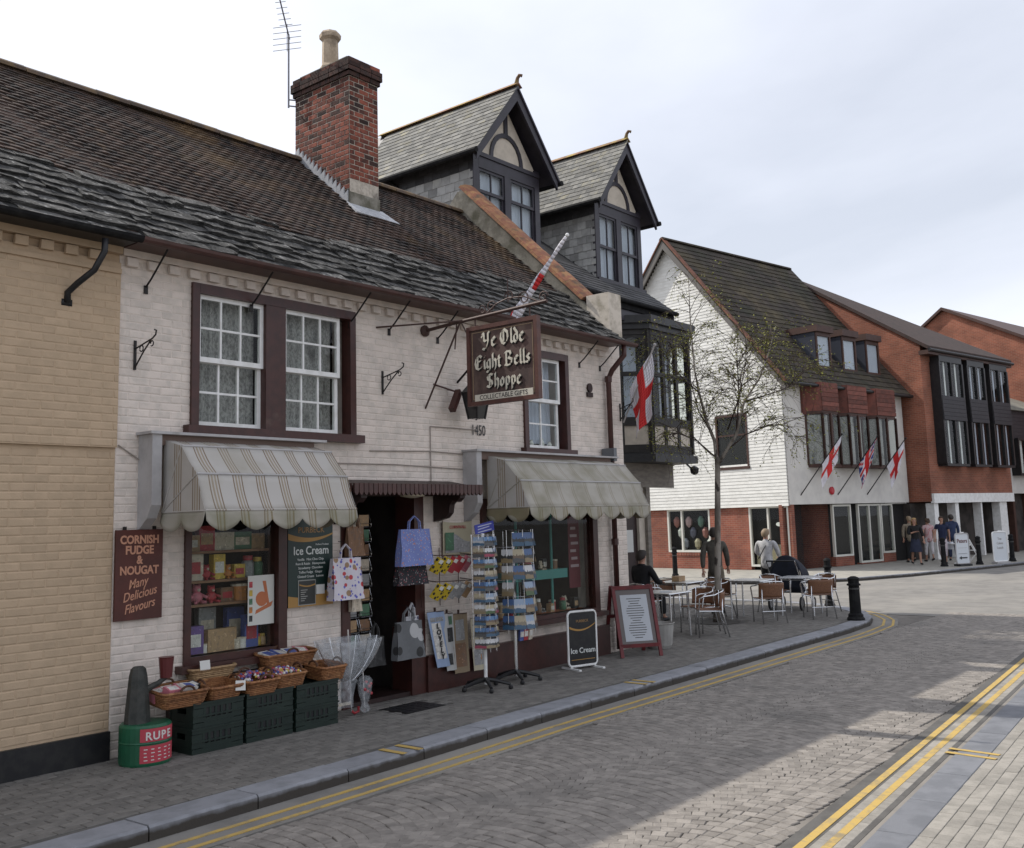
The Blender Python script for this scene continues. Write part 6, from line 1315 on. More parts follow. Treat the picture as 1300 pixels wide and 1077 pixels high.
for i, s_ in enumerate('LOVELY'): txt(s_, .085, face(Vector(fn(.42, .74-i*.11))+Vector((0, -.012, 0))), BLACK, tw, bold=.003)
towel('black and white print tea towel beside the pale blue one', 9.08, 9.26, .22, .90, .05, mat('towel_bw', (.45, .45, .44), .85), [(.1, .6, .1, .3, 'black'), (.3, .9, .5, .75, 'black'), (.5, .9, .8, .95, 'green')])
towel('tan tea towel with brown print behind the postcard spinner', 9.24, 9.52, .17, .88, .03, PT, [(.15, .85, .1, .5, 'brown'), (.2, .8, .55, .9, 'grey')])
towel('cream tea towel with coloured print behind the postcard spinner', 9.60, 9.82, .16, .80, .02, PC, [(.1, .9, .1, .4, 'grey'), (.6, .95, .2, .3, 'orange')])
# ---- postcard spinners
SEA = ['blue', 'green', 'white', 'tan', 'teal', 'grey', 'cream']
def cardmat(i):
    nm = 'postcard_%d' % i
    if nm in MATS: return MATS[nm]
    rg = random.Random(i+70); m = bpy.data.materials.new(nm); m.use_nodes = True; n = m.node_tree.nodes; l = m.node_tree.links.new; b = n['Principled BSDF']; b.inputs['Roughness'].default_value = .35
    t_ = n.new('ShaderNodeTexCoord'); sp = n.new('ShaderNodeSeparateXYZ'); l(t_.outputs['Generated'], sp.inputs[0]); nz_ = n.new('ShaderNodeTexNoise'); nz_.inputs['Scale'].default_value = 5; l(t_.outputs['Generated'], nz_.inputs['Vector'])
    ad = n.new('ShaderNodeMath'); ad.operation = 'MULTIPLY_ADD'; l(nz_.outputs['Fac'], ad.inputs[0]); ad.inputs[1].default_value = .4; l(sp.outputs[2], ad.inputs[2])
    rp2 = n.new('ShaderNodeValToRGB'); rp2.color_ramp.interpolation = 'CONSTANT'; l(ad.outputs[0], rp2.inputs[0]); e = rp2.color_ramp.elements
    cols = [rg.choice([(.05, .09, .03), (.2, .15, .08), (.03, .08, .14), (.06, .06, .06), (.25, .03, .06)]), rg.choice([(.2, .17, .12), (.06, .11, .04), (.4, .4, .4), (.03, .03, .03), (.12, .08, .05)]), rg.choice([(.08, .17, .32), (.25, .32, .42), (.5, .5, .5), (.35, .3, .2), (.05, .1, .22)])]
    e[0].color = rgb(cols[0]); e[1].position = .5; e[1].color = rgb(cols[1]); q = e.new(.78); q.color = rgb(cols[2]); l(rp2.outputs[0], b.inputs['Base Color']); MATS[nm] = m; return m
def spinner(label, x, y, top, rows, pitch, cols, cw_, ch_, r, word, z0, pole_m, big=False):
    t = thing('card_spinner', label, 'display stand', (x, y, 0), 0, None, True)
    MB().cyl((0, 0, .06), (0, 0, top), .022, 10).build('pole', pole_m, t)
    for k in range(5): a = k*2*math.pi/5+.3; MB().tube([(0, 0, .12), (.13*math.cos(a), .13*math.sin(a), .10), (.30*math.cos(a), .30*math.sin(a), .055)], [.03, .024, .018], 7).build('leg', BLACK, t); MB().lathe([(.02, 0), (.028, .015), (.028, .035), (.018, .05)], (.30*math.cos(a), .30*math.sin(a), 0), 8).build('castor', BLACK, t)
    for i in range(rows):
        z = z0+i*pitch
        MB().tube([(r*math.cos(a), r*math.sin(a), z-.01) for a in [k*math.pi/8 for k in range(17)]], .003, 4).build('wire_ring', CHROME, t)
    for k in range(8): a = k*math.pi/4+.39; MB().tube([(r*math.cos(a), r*math.sin(a), z0-.05), (r*math.cos(a), r*math.sin(a), z0+rows*pitch)], .0035, 4).build('wire', CHROME, t)
    MB().tube([(-r, 0, z0+rows*pitch), (0, 0, z0+rows*pitch), (r, 0, z0+rows*pitch)], .004, 4).tube([(0, -r, z0+rows*pitch-.012), (0, r, z0+rows*pitch-.012)], .004, 4).build('top_wire', CHROME, t)
    ci = 0
    for i in range(rows):
        for j, a in enumerate(cols):
            if big and (i*7+j*3) % 8 == 0: continue
            ci += 1; z = z0+(rows-1-i)*pitch
            o = MB().add([(-cw_/2, -.004, 0), (cw_/2, -.004, 0), (cw_/2, -.004, ch_), (-cw_/2, -.004, ch_), (-cw_/2, .004, 0), (cw_/2, .004, 0), (cw_/2, .004, ch_), (-cw_/2, .004, ch_)], [(0, 1, 2, 3), (5, 4, 7, 6), (0, 4, 5, 1), (1, 5, 6, 2), (2, 6, 7, 3), (3, 7, 4, 0)]).build(word.replace(' ', '_'), cardmat(RND.randrange(16)), None, label='%s in the %s row down of the %s, %s from the left' % (word, ORD[i], 'postcard spinner' if not big else 'greeting card stand', ORD[j]), cat='card', group=word+'s on the stand')
            rr_ = r+.012; o.location = (x+rr_*math.cos(a), y+rr_*math.sin(a), z); o.rotation_euler = (-.18, 0, a+math.pi/2)
spinner('tall white pole postcard spinner on black castors outside the shop', 9.40, -.50, 1.86, 10, .135, (-2.75, -1.9, -1.1, -.25), .15, .105, .15, 'postcard', .50, WHITE)
spinner('grey pole greeting card stand on black castors outside the right shop window', 10.08, -.42, 1.86, 6, .205, (-2.75, -2.2, -1.65, -1.1, -.55, -.0), .15, .17, .27, 'greeting card', .66, CHROME, True)
bs_ = thing('small_blue_sign', 'small blue sign with pale lettering above the postcard spinner', 'sign', (9.6, -.36, 1.93)); MB().bar((9.42, -.36, 1.90), (9.78, -.36, 1.955), .008, .12).build('board', mat('sign_blue', (.05, .06, .32), .5), bs_)
for i in range(3): MB().bar((9.47, -.366, 1.87+.035*i), (9.73-.04*(i % 2), -.366, 1.91+.035*i), .002, .012).build('lettering', mat('sign_blue_pale', (.45, .48, .6), .6), bs_)
for i, (x, c) in enumerate(((10.62, 'blue'), (10.70, 'red'), (10.80, 'cream'))):
    o = thing('leaflet_pack', '%s leaflet pack leaning on the wall under the window, %s' % (c, ORD[i]), 'leaflets', (x-.05, -.10, .43), 0, 'leaflet packs', True); o.rotation_euler = (.1, 0, .1*i); MB().box((-.05, -.03, 0), (.05, .0, .2-.03*i)).build('pack', pmat(c), o); MB().box((-.04, -.033, .05), (.04, -.0305, .12)).build('printed_panel', pmat('white'), o)
# ---- pavement boards
ab = thing('ice_cream_board', 'small black ice cream pavement board in a white tube frame', 'sign board', (11.35, -.55, 0), -.30, None, True)
fr = rrect(.24, .36, .06); MB().tube([(p[0], 0, .40+p[1]) for p in fr+fr[:1]], .016, 7, False).build('tube_frame', WHITE, ab)
MB().box((-.225, -.008, .06), (.225, .008, .745)).build('panel', BLACK, ab); txt('Ice Cream', .10, face((0, -.010, .24)), MATS['board_white'], ab, bold=.0008)
ribbon(ab, -.22, .22, -.0105, lambda a: .50+.12*(a-.4)**2*2, lambda a: .03*(1-a*.6), GOLD); txt('PURBECK', .05, face((0, -.010, .63)), MATS['purbeck_gold'], ab)
MB().box((-.2, -.0105, .12), (.2, -.009, .128)).build('gold_rule', GOLD, ab)
for s_ in (-1, 1): MB().box((s_*.2-.018, -.2, 0), (s_*.2+.018, .2, .022)).build('foot', WHITE, ab); MB().cyl((s_*.2, 0, .02), (s_*.2, 0, .06), .014, 6).build('foot_post', WHITE, ab)
nb_ = thing('yellow_notice', 'small yellow and white notice on the wall behind the ice cream board', 'notice', (11.9, -.02, .4)); MB().box((11.82, -.085, .45), (12.0, -.078, .56)).build('yellow_sheet', mat('notice_yellow', (.5, .27, .02), .7), nb_); MB().box((11.82, -.085, .22), (12.0, -.078, .43)).build('white_sheet', MATS['card_white'], nb_)
for i in range(5): MB().box((11.84, -.0865, .25+i*.034), (11.98-.02*(i % 2), -.0855, .262+i*.034)).build('lettering', MATS['plate_letter'], nb_)
mb_ = thing('menu_board', 'red framed menu pavement board facing the street', 'sign board', (12.86, -.38, 0), -.62, None, True)
REDW = mat('red_stained_wood', (.14, .02, .022), .5, var=(.1, .016, .018), vs=8)
def apanel(s_, nm):
    lean = .24*s_; P = lambda x, z: Vector((x, s_*-.04-s_*.30*(1-z/1.0), z))
    for x in (-.30, .30): MB().bar(P(x, 0), P(x, 1.0), .05, .035, (0, 1, 0)).build('frame_leg', REDW, mb_)
    MB().bar(P(-.30, .97), P(.30, .97), .04, .05).build('frame_rail', REDW, mb_)
    if s_ > 0:
        MB().bar(P(-.30, .16), P(.30, .16), .04, .05).build('frame_rail', REDW, mb_)
        MB().prism([P(-.27, .18)+Vector((0, 0, 0)), P(.27, .18), P(.27, .95), P(-.27, .95)], (0, .012, 0)).build('panel', mat('menu_mount', (.12, .105, .10), .5), mb_)
        MB().prism([P(-.21, .22)+Vector((0, -.004, 0)), P(.21, .22)+Vector((0, -.004, 0)), P(.21, .87)+Vector((0, -.004, 0)), P(-.21, .87)+Vector((0, -.004, 0))], (0, .003, 0)).build('menu_sheet', mat('menu_paper', (.42, .44, .47), .5), mb_)
        for i in range(17): z = .27+i*.034; wd = .06+.08*abs(math.sin(i*2.7)); MB().bar(P(-wd, z)+Vector((0, -.006, 0)), P(wd, z)+Vector((0, -.006, 0)), .002, .009).build('menu_line', MATS['plate_letter'], mb_)
    else: MB().bar(P(-.30, .55), P(.30, .55), .03, .05).build('frame_rail', REDW, mb_)
apanel(1, 'f'); apanel(-1, 'b')
# ---- cafe tables and chairs
CANE = mat('woven_cane', (.20, .095, .05), .6, var=(.14, .065, .035), vs=60, vlo=.45, vhi=.55)
def make_chair():
    t = thing('cafe_chair', 'x', 'chair', local=True)
    for s_ in (-1, 1):
        MB().tube([(s_*.23, -.20, 0), (s_*.235, -.19, .42), (s_*.27, -.17, .64), (s_*.275, -.10, .67), (s_*.26, .08, .69), (s_*.19, .22, .745), (0, .27, .76)], .0125, 7).build('arm_tube', CHROME, t, smooth=True)
        MB().tube([(s_*.23, .30, 0), (s_*.20, .20, .40), (s_*.19, .21, .74)], .0125, 7).build('rear_leg', CHROME, t, smooth=True)
        MB().tube([(s_*.235, -.19, .43), (s_*.20, .20, .42)], .011, 6).build('side_rail', CHROME, t)
    MB().tube([(-.235, -.19, .43), (.235, -.19, .43)], .011, 6).build('front_rail', CHROME, t)
    MB().tube([(-.22, .25, .22), (.22, .25, .22)], .008, 6).build('stretcher', CHROME, t)
    MB().grid(lambda u, v: ((u-.5)*.44, -.2+.40*v, .445-.018*math.sin(math.pi*u)*math.sin(math.pi*v)), 10, 8).build('seat', CANE, t, smooth=True, solid=.012)
    MB().grid(lambda u, v: (.24*math.sin((u-.5)*2.5)/math.sin(1.25), .10+.15*math.cos((u-.5)*2.5)+.03*v, .47+.26*v), 12, 6).build('backrest', CANE, t, smooth=True, solid=.012)
    return t
def make_table():
    t = thing('cafe_table', 'x', 'table', local=True)
    MB().prism([(p[0], p[1], .715) for p in rrect(.35, .35, .05)], (0, 0, .025)).build('table_top', STEEL, t)
    MB().tube([(p[0], p[1], .728) for p in rrect(.352, .352, .05)]+[(.352, .302, .728)], .014, 6, False).build('edge_band', CHROME, t)
    for sx in (-1, 1):
        for sy in (-1, 1): MB().tube([(sx*.30, sy*.30, .715), (sx*.31, sy*.31, 0)], .017, 8).build('leg', CHROME, t)
    MB().tube([(-.30, -.30, .69), (.30, -.30, .69), (.30, .30, .69), (-.30, .30, .69), (-.30, -.30, .69)], .01, 6).build('apron_tube', CHROME, t)
    return t
tb0 = make_table(); TB = [((15.0, .35), 'steel cafe table nearest the red menu board'), ((17.45, 1.45), 'steel cafe table beside the seated person in black'), ((18.3, .35), 'steel cafe table just right of the birch trunk'), ((19.35, -.2), 'steel cafe table furthest right, nearest the bollards')]
for i, ((x, y), lab) in enumerate(TB): place(tb0, i, (x, y, 0), .05*i, lab, 'steel cafe tables')
ch0 = make_chair()
CHS = [(15.35, -.30, 0, 'cane cafe chair nearest the kerb pulled up to the menu board table'), (15.80, .15, 0, 'cane cafe chair between the menu board table and the birch'), (14.85, 1.05, 0, 'cane cafe chair on the far side of the menu board table'),
       (16.62, 1.72, 1, 'cane cafe chair holding the seated person in black'), (17.9, 2.0, 1, 'cane cafe chair on the far side of the seated person\'s table'), (18.05, .98, 1, 'cane cafe chair between the walking man and the second table'),
       (17.75, -.25, 2, 'cane cafe chair just right of the birch on the kerb side'), (18.35, 1.05, 2, 'cane cafe chair behind the table just right of the birch'), (18.85, -.75, 3, 'cane cafe chair at the kerb side of the furthest right table'), (20.0, -.35, 3, 'cane cafe chair at the right end nearest the bollards'), (19.55, .45, 3, 'cane cafe chair beside the pushchair')]
for i, (x, y, ti, lab) in enumerate(CHS):
    tx, ty = TB[ti][0]; place(ch0, i, (x, y, 0), math.atan2(tx-x, -(ty-y))+RND.uniform(-.2, .2), lab, 'cane and aluminium cafe chairs')
mn = MB().box((-.15, -.1, 0), (.15, .1, .004)).build('menu_card', MATS['menu_paper'], None, label='pale folded menu lying on the table nearest the red menu board', cat='menu'); mn.location = (15.0, .3, .742); mn.rotation_euler = (0, 0, .5)
mn = MB().box((-.12, -.08, 0), (.12, .08, .10)).build('condiment_box', pmat('tan'), None, label='tan box on the table beside the seated person in black', cat='box'); mn.location = (17.5, 1.5, .742)
pt = thing('planter', 'pale concrete planter tub behind the red menu board', 'planter', (13.65, -.35, 0), 0, None, True)
MB().lathe([(.17, 0), (.20, .05), (.24, .36), (.255, .38), (.235, .385), (.22, .34)], (0, 0, 0), 20).build('tub', CONCRETE, pt, smooth=False); MB().lathe([(.22, 0), (.1, .02)], (0, 0, .33), 14).build('soil', DKBROWN, pt)
# ---- bollards
def make_bollard(h, r):
    t = thing('bollard', 'x', 'bollard', local=True)
    MB().lathe([(r*1.55, 0), (r*1.55, .03), (r*1.3, .06), (r*1.3, .10), (r, .13), (r*.92, h*.78), (r*1.2, h*.79), (r*1.2, h*.82), (r*.95, h*.84), (r*.95, h*.93), (r*1.12, h*.94), (r*.9, h*.97), (r*.4, h)], (0, 0, 0), 14).build('post', GUTR, t, smooth=False)
    MB().lathe([(r*1.0, h*.70), (r*1.0, h*.735)], (0, 0, 0), 14).build('band', mat('bollard_band', (.05, .05, .05), .4), t)
    return t
place(make_bollard(1.02, .075), 0, (21.35, .05, 0), 0, 'taller black bollard behind the short one at the kerb corner', 'black bollards')
place(make_bollard(.80, .105), 0, (18.75, -1.50, 0), 0, 'short stout black bollard nearest the kerb corner', 'black bollards')
bf = make_bollard(1.0, .085)
for i, ((x, y), lab) in enumerate((((37.2, 2.3), 'black bollard in front of the man in white shorts'), ((38.6, 1.5), 'black bollard right of the white arrow board'), ((40.9, .95), 'black bollard furthest right by the plain white board'), ((29.5, 8.6), 'black bollard by the brick corner under the white gable'))): place(bf, i, (x, y, 0), 0, lab, 'black bollards')
# ---- far boards, folding chairs, road sign, flags
def far_board(label, x, y, rz, lines, arrow):
    t = thing('pavement_board', label, 'sign board', (x, y, 0), rz, 'white pavement boards', True)
    fr = rrect(.33, .52, .08); MB().prism([(p[0], 0, .60+p[1]) for p in fr], (0, .03, 0)).build('panel', mat('board_face_white', (.6, .63, .66), .5), t)
    MB().tube([(p[0], .0, .60+p[1]) for p in fr+fr[:1]], .022, 6, False).build('frame', GREYP if arrow else WHITE, t); MB().box((-.30, -.12, 0), (.30, .16, .07)).build('base', BLACK if arrow else GREYP, t); MB().box((-.05, -.01, 1.12), (.12, .03, 1.17)).build('handle', WHITE, t)
    for z, s_, sz, m_ in lines: txt(s_, sz, face((0, -.006, z)), m_, t, bold=.002)
    if arrow: MB().prism([(-.2, -.012, .28), (-.08, -.012, .34), (-.08, -.012, .30), (.2, -.012, .30), (.2, -.012, .26), (-.08, -.012, .26), (-.08, -.012, .22)], (0, .006, 0)).build('arrow', BLACK, t); MB().box((-.22, -.006, .42), (.22, -.001, .428)).build('rule_line', BLACK, t); MB().box((-.22, -.006, .62), (.22, -.001, .628)).build('rule_line', GREYP, t)
fr_ = FANG-.25
far_board('white pavement board with black arrow standing on the far pavement', 37.55, 1.75, fr_, [(.86, 'Peters', .20, mat('board_brown', (.12, .03, .03), .6))], True)
far_board('plain white pavement board furthest right on the far pavement', 39.3, .95, fr_-.1, [(.88, 'Tea', .12, GREYP), (.72, 'Cakes', .12, GREYP), (.56, 'Lunch', .12, GREYP)], False)
fc = thing('folding_chair', 'white folding chair between the two white boards on the far pavement', 'chair', (39.9, 2.0, 0), fr_+.6, None, True)
for s_ in (-1, 1): MB().bar((s_*.2, -.22, 0), (s_*.2, .16, .85), .025, .03).build('leg', WHITE, fc); MB().bar((s_*.17, .22, 0), (s_*.17, -.2, .46), .025, .03).build('leg', WHITE, fc)
for k in range(5): MB().box((-.2, -.2+k*.08, .44), (.2, -.14+k*.08, .46)).build('seat_slat', WHITE, fc)
for k in range(3): MB().box((-.2, .12+k*.02, .62+k*.08), (.2, .135+k*.02, .68+k*.08)).build('back_slat', WHITE, fc)
ft = thing('bistro_table', 'small white bistro table by the white folding chair', 'table', (39.3, 2.4, 0), 0, None, True); MB().lathe([(.3, .70), (.31, .72)], (0, 0, 0), 16).build('table_top', WHITE, ft); MB().cyl((0, 0, 0), (0, 0, .7), .025, 8).build('post', WHITE, ft); MB().lathe([(.2, 0), (.03, .04)], (0, 0, 0), 12).build('base', WHITE, ft)
ne = thing('no_entry_sign', 'round red no entry sign on the shaded brick wall', 'road sign', UV(7.75, .40)+(2.95,), FANG, None, True)
MB().lathe([(.36, 0), (.36, .02)], (0, 0, 0), 24).xf(Matrix.Rotation(math.pi/2, 4, 'X')).build('rim', mat('sign_rim_grey', (.3, .3, .3), .5), ne); MB().lathe([(.32, .0205), (.32, .024)], (0, 0, 0), 24).xf(Matrix.Rotation(math.pi/2, 4, 'X')).build('disc', mat('sign_red', (.28, .02, .02), .5), ne); MB().box((-.22, -.032, -.04), (.22, -.0245, .04)).build('bar', mat('sign_bar', (.55, .45, .2), .5), ne)
ns_ = thing('small_wall_box', 'small grey box on the brick wall right of the no entry sign', 'wall box', UV(8.4, .40)+(2.8,), FANG, None, True); MB().box((-.12, -.1, -.1), (.12, .02, .12)).build('case', GREYP, ns_); MB().box((-.09, -.104, -.07), (.09, -.1, .09)).build('panel', WHITE, ns_)
for i, (u_, lab, pnt, sd) in enumerate(((.75, 'red cross flag nearest the gable corner on the white street front', george, 0), (3.15, 'union flag in the middle of the three flags on the white street front', jack, 2), (5.2, 'red cross flag furthest right on the white street front', george, 4))):
    b = Vector(UV(u_, 0)+(2.62,)); tp = Vector(UV(u_+.75, -1.35)+(4.72,)); f0 = .52
    flag(lab, tuple(b), tuple(tp), droop(b, tp, f0, .98, tuple(Vector((FU.x, FU.y, 0))*(-.25+.1*i)), .05, sd, .12 if i == 0 else .4), 20, 14, pnt, IRON, .02, 'flags on the white street front')
# ================================================================ birch tree
BARK = mat('birch_bark', (.30, .27, .235), .85, var=(.06, .05, .045), vs=9, vlo=.52, vhi=.6, dirt=(.14, .12, .10), ds=3, dlo=.45, dhi=.65, stretch=(1, 1, .5), bump=.4)
TWIG = mat('birch_twig', (.065, .045, .038), .85, var=(.04, .03, .026), vs=6); LEAF = mat('young_birch_leaf', (.26, .25, .05), .6, var=(.15, .18, .04), vs=5, rnd=.3, spec=.2)
bt = thing('birch_tree', 'slender birch tree with drooping twigs and sparse young leaves among the cafe chairs', 'tree', (17.4, .64, 0))
MB().tube([(17.42, .66, -.02), (17.38, .61, .25), (17.31, .53, 1.03), (17.24, .44, 1.92), (17.16, .34, 2.89), (17.14, .33, 3.1)], [.085, .065, .06, .056, .05, .046], 10).build('trunk', BARK, bt, smooth=True)
LIMB = [([(17.16, .34, 2.85), (17.08, .33, 3.39), (16.94, .41, 3.79), (16.82, .46, 4.3), (16.73, .48, 4.71), (16.59, .44, 5.73), (16.5, .38, 6.6)], .04), ([(17.16, .33, 2.95), (17.33, -.0, 3.5), (17.37, -.18, 4.11), (17.51, -.44, 4.52), (17.58, -.6, 4.91), (17.64, -.78, 5.5)], .036),
        ([(17.22, .2, 3.17), (17.43, -.13, 3.49), (17.68, -.47, 3.64), (17.92, -.76, 3.68), (18.07, -.88, 3.35)], .018), ([(17.1, .36, 3.1), (16.87, .58, 3.4), (16.62, .85, 3.57), (16.49, 1.04, 3.42)], .018), ([(17.33, -.0, 3.5), (17.29, -.12, 4.26), (17.21, -.17, 5.0), (17.17, -.28, 5.9)], .02), ([(17.37, -.18, 4.11), (17.69, -.6, 4.25), (17.91, -.91, 4.38), (18.03, -1.11, 4.67)], .017),
        ([(17.05, .34, 3.5), (17.3, .75, 4.0), (17.5, 1.0, 4.6), (17.6, 1.1, 5.3)], .018), ([(17.2, .1, 3.6), (16.9, -.3, 4.1), (16.7, -.55, 4.6), (16.6, -.7, 5.2)], .017), ([(16.82, .46, 4.3), (16.5, .75, 4.7), (16.3, .95, 5.2)], .014)]
rg = random.Random(21); lm = MB(); tw = MB(); lf = MB(); NL = 0
def lerp_path(pts, t):
    k = t*(len(pts)-1); i = min(int(k), len(pts)-2); a = Vector(pts[i]); b = Vector(pts[i+1]); return a+(b-a)*(k-i), (b-a).normalized()
def add_leaf(p, s_):
    q = Euler((rg.uniform(-1, 1), rg.uniform(-1, 1), rg.uniform(0, 6.28))).to_matrix(); l2 = s_*rg.uniform(.7, 1.2)
    lf.add([p+q @ Vector(c) for c in ((0, 0, 0), (l2*.4, l2*.5, .003), (0, l2, 0), (-l2*.4, l2*.5, .003))], [(0, 1, 2, 3)])
def twig(p, d, ln, r, lvl):
    n = 6; pts = [p]; cur = Vector(p); dd = d.copy()
    for k in range(n):
        dd = (dd+Vector((rg.uniform(-.22, .22), rg.uniform(-.22, .22), rg.uniform(-.16, .10)-(.10 if lvl > 0 else .03)*k*.55))).normalized(); cur = cur+dd*(ln/n); pts.append(cur.copy())
    tw.tube(pts, [r*(1-.75*k/n) for k in range(n+1)], 4, False)
    if lvl < 2:
        for k in range(3 if lvl == 0 else 3):
            t = rg.uniform(.25, 1); q, dq = lerp_path(pts, t); nd = (dq+Vector((rg.uniform(-1, 1), rg.uniform(-1, 1), rg.uniform(-.7, .5)))*.75).normalized(); twig(q, nd, ln*rg.uniform(.5, .8), r*.6, lvl+1)
    for k in range(4 if lvl < 2 else 3):
        if rg.random() < .8: q, _ = lerp_path(pts, rg.uniform(.2, 1)); add_leaf(q+Vector((rg.uniform(-.02, .02), rg.uniform(-.02, .02), rg.uniform(-.03, .01)))  , .036)
for pts, r in LIMB:
    n = len(pts); lmb = MB().tube(pts, [r*(1-.88*k/(n-1)) for k in range(n)], 7); lmb.build('limb', BARK if r > .03 else TWIG, bt, smooth=True)
    for k in range(int(17+r*330)):
        t = rg.uniform(.22, 1); q, dq = lerp_path(pts, t); a = rg.uniform(0, 6.28); out = Vector((math.cos(a), math.sin(a), rg.uniform(.0, .9))); nd = (dq*.55+out*.8).normalized(); twig(q, nd, rg.uniform(.45, 1.0)*(1.1-.35*t), .0075, 0)
tw.build('crown', TWIG, bt, kind='stuff'); lf.build('foliage', LEAF, bt, kind='stuff')
MB().lathe([(.42, -.006), (.42, .002), (.1, .006)], (17.4, .64, 0), 18).build('tree_pit', mat('tree_grate', (.05, .045, .04), .8), bt)
# ================================================================ people
import bmesh
SKIN = mat('skin', (.42, .24, .17), .55, var=(.38, .2, .14), vs=8)
def skinned(name, verts, edges, m_, parent, root=0, sub=1):
    bm = bmesh.new(); lay_ = bm.verts.layers.skin.verify(); bv = []
    for i, (p, r) in enumerate(verts):
        v = bm.verts.new(p); v[lay_].radius = (r, r) if not isinstance(r, tuple) else r; v[lay_].use_root = (i == root); bv.append(v)
    for a, b in edges: bm.edges.new((bv[a], bv[b]))
    me = bpy.data.meshes.new(name); bm.to_mesh(me); bm.free(); me.materials.append(m_)
    o = bpy.data.objects.new(name, me); COL.objects.link(o); attach(o, parent)
    md = o.modifiers.new('s', 'SKIN'); md.use_smooth_shade = True; md.branch_smoothing = .4
    md = o.modifiers.new('u', 'SUBSURF'); md.levels = sub; md.render_levels = sub
    return o
def person(label, loc, rz, h, top_m, leg_m, hair_m, pose='walk', st=.3, sleeve=1.0, legs='trousers', hair='short', shoe_m=None, arm=None, wide=1.0, bag=None, headturn=0):
    s_ = h/1.75; t = thing('person', label, 'person', loc, rz, None, True); t.scale = (s_, s_, s_)
    wd = wide
    if pose == 'sit':
        pel = Vector((0, .08, .56)); knee = {k: Vector((k*.13, -.36, .54)) for k in (-1, 1)}; ank = {k: Vector((k*.13, -.38, .10)) for k in (-1, 1)}; dz = pel.z-.95; dy = .04
    else:
        pel = Vector((0, 0, .95)); knee = {1: Vector((.10, -st*.62, .50)), -1: Vector((-.10, st*.30, .49))}; ank = {1: Vector((.10, -st*.85, .09)), -1: Vector((-.10, st*1.05, .14))}; dz = 0; dy = 0
    T = lambda x, y, z: Vector((x, y+dy, z+dz))
    sh = {k: T(k*.185*wd, .01, 1.43) for k in (-1, 1)}
    if arm == 'table' or pose == 'sit': el = {k: T(k*.27, -.10, 1.16) for k in (-1, 1)}; wr_ = {k: T(k*.16, -.36, 1.14) for k in (-1, 1)}
    elif arm == 'push': el = {k: T(k*.27, -.06, 1.17) for k in (-1, 1)}; wr_ = {k: T(k*.20, -.30, 1.06) for k in (-1, 1)}
    elif arm == 'chest': el = {1: T(.27, -.02, 1.15), -1: T(-.26, -.08, 1.15)}; wr_ = {1: T(.28, -.12, .92), -1: T(-.06, -.24, 1.22)}
    else: el = {1: T(.235*wd, st*.35, 1.16), -1: T(-.235*wd, -st*.25, 1.16)}; wr_ = {1: T(.235*wd, st*.45, .92), -1: T(-.235*wd, -st*.75, .95)}
    V = []; E = []
    def add(p, r, par=None):
        V.append((tuple(p), r)); i = len(V)-1
        if par is not None: E.append((par, i))
        return i
    pe = add(pel, .115); wa = add(T(0, 0, 1.10), .105, pe); cst = add(T(0, .0, 1.30), .125, wa); nb2 = add(T(0, .015, 1.45), .065, cst); nk = add(T(0, .0, 1.525), .056, nb2)
    hd = add(T(0, -.015, 1.60), .075, nk); h2 = add(T(0, -.005, 1.665), .088, hd); add(T(0, 0, 1.725), .055, h2)
    idx = {}
    for k in (-1, 1):
        hp = add(pel+Vector((k*.09, 0, -.04)), .082, pe); kn = add(knee[k], .055, hp); an_ = add(ank[k], .036, kn); add(ank[k]+Vector((k*.01, -.14, -.055)), .03, an_)
        s1 = add(sh[k], .055, cst); e1 = add(el[k], .040, s1); w1 = add(wr_[k], .026, e1)
        d = (wr_[k]-el[k]).normalized(); pm = add(wr_[k]+d*.05, (.034, .02), w1); side = Vector((1, 0, 0)) if abs(d.x) < .8 else Vector((0, 1, 0)); side = (side-d*side.dot(d)).normalized(); cur_ = d.cross(side)*(.02*k)
        for q, (o_, l_2) in enumerate(((-.024, .065), (-.008, .08), (.009, .075), (.025, .06))):
            b1 = add(wr_[k]+d*.095+side*o_, .009, pm); b2 = add(wr_[k]+d*(.095+l_2*.5)+side*o_*1.1+cur_*.5, .0085, b1); add(wr_[k]+d*(.095+l_2)+side*o_*1.1+cur_*1.6, .007, b2)
        b1 = add(wr_[k]+d*.05-side*.04*k, .010, pm); add(wr_[k]+d*.09-side*.055*k, .008, b1)
        idx[k] = (hp, kn, an_)
    skinned('body', V, E, SKIN, t)
    # face
    fc_ = T(0, 0, 0)
    for k in (-1, 1):
        MB().ball(T(k*.032, -.088, 1.645), .012, 6, 5).build('eye', mat('eye_dark', (.03, .025, .02), .3), t); MB().ball(T(k*.088, .005, 1.635), .022, 6, 5, (.4, .8, 1.2)).build('ear', SKIN, t)
    MB().prism([T(-.012, -.088, 1.60), T(.012, -.088, 1.60), T(0, -.118, 1.605), T(0, -.09, 1.65)][0:3], (0, .01, .03)).build('nose', SKIN, t); MB().ball(T(0, -.085, 1.57), .02, 8, 4, (1, .35, .25)).build('mouth', mat('lip', (.3, .09, .08), .5), t)
    # hair
    m = MB().grid(lambda u, v: T(.098*math.sin(v*2.0)*math.cos(u*6.283), .012+.108*math.sin(v*2.0)*math.sin(u*6.283)+(.012 if math.sin(u*6.283) > 0 else 0), 1.655+.098*math.cos(v*(2.0 if math.sin(u*6.283) > -.35 else 1.15))-(.05*v*max(0, math.sin(u*6.283)+.3))), 20, 8)
    if hair == 'long': m.grid(lambda u, v: T((.098+.03*v)*math.cos(math.pi*u), .02+.09*math.sin(math.pi*u)*(1-.2*v)+.01*math.sin(u*25), 1.66-.30*v), 18, 5)
    if hair == 'bun': m.ball(T(0, .11, 1.70), .045, 8, 6)
    m.build('hair', hair_m, t, smooth=True)
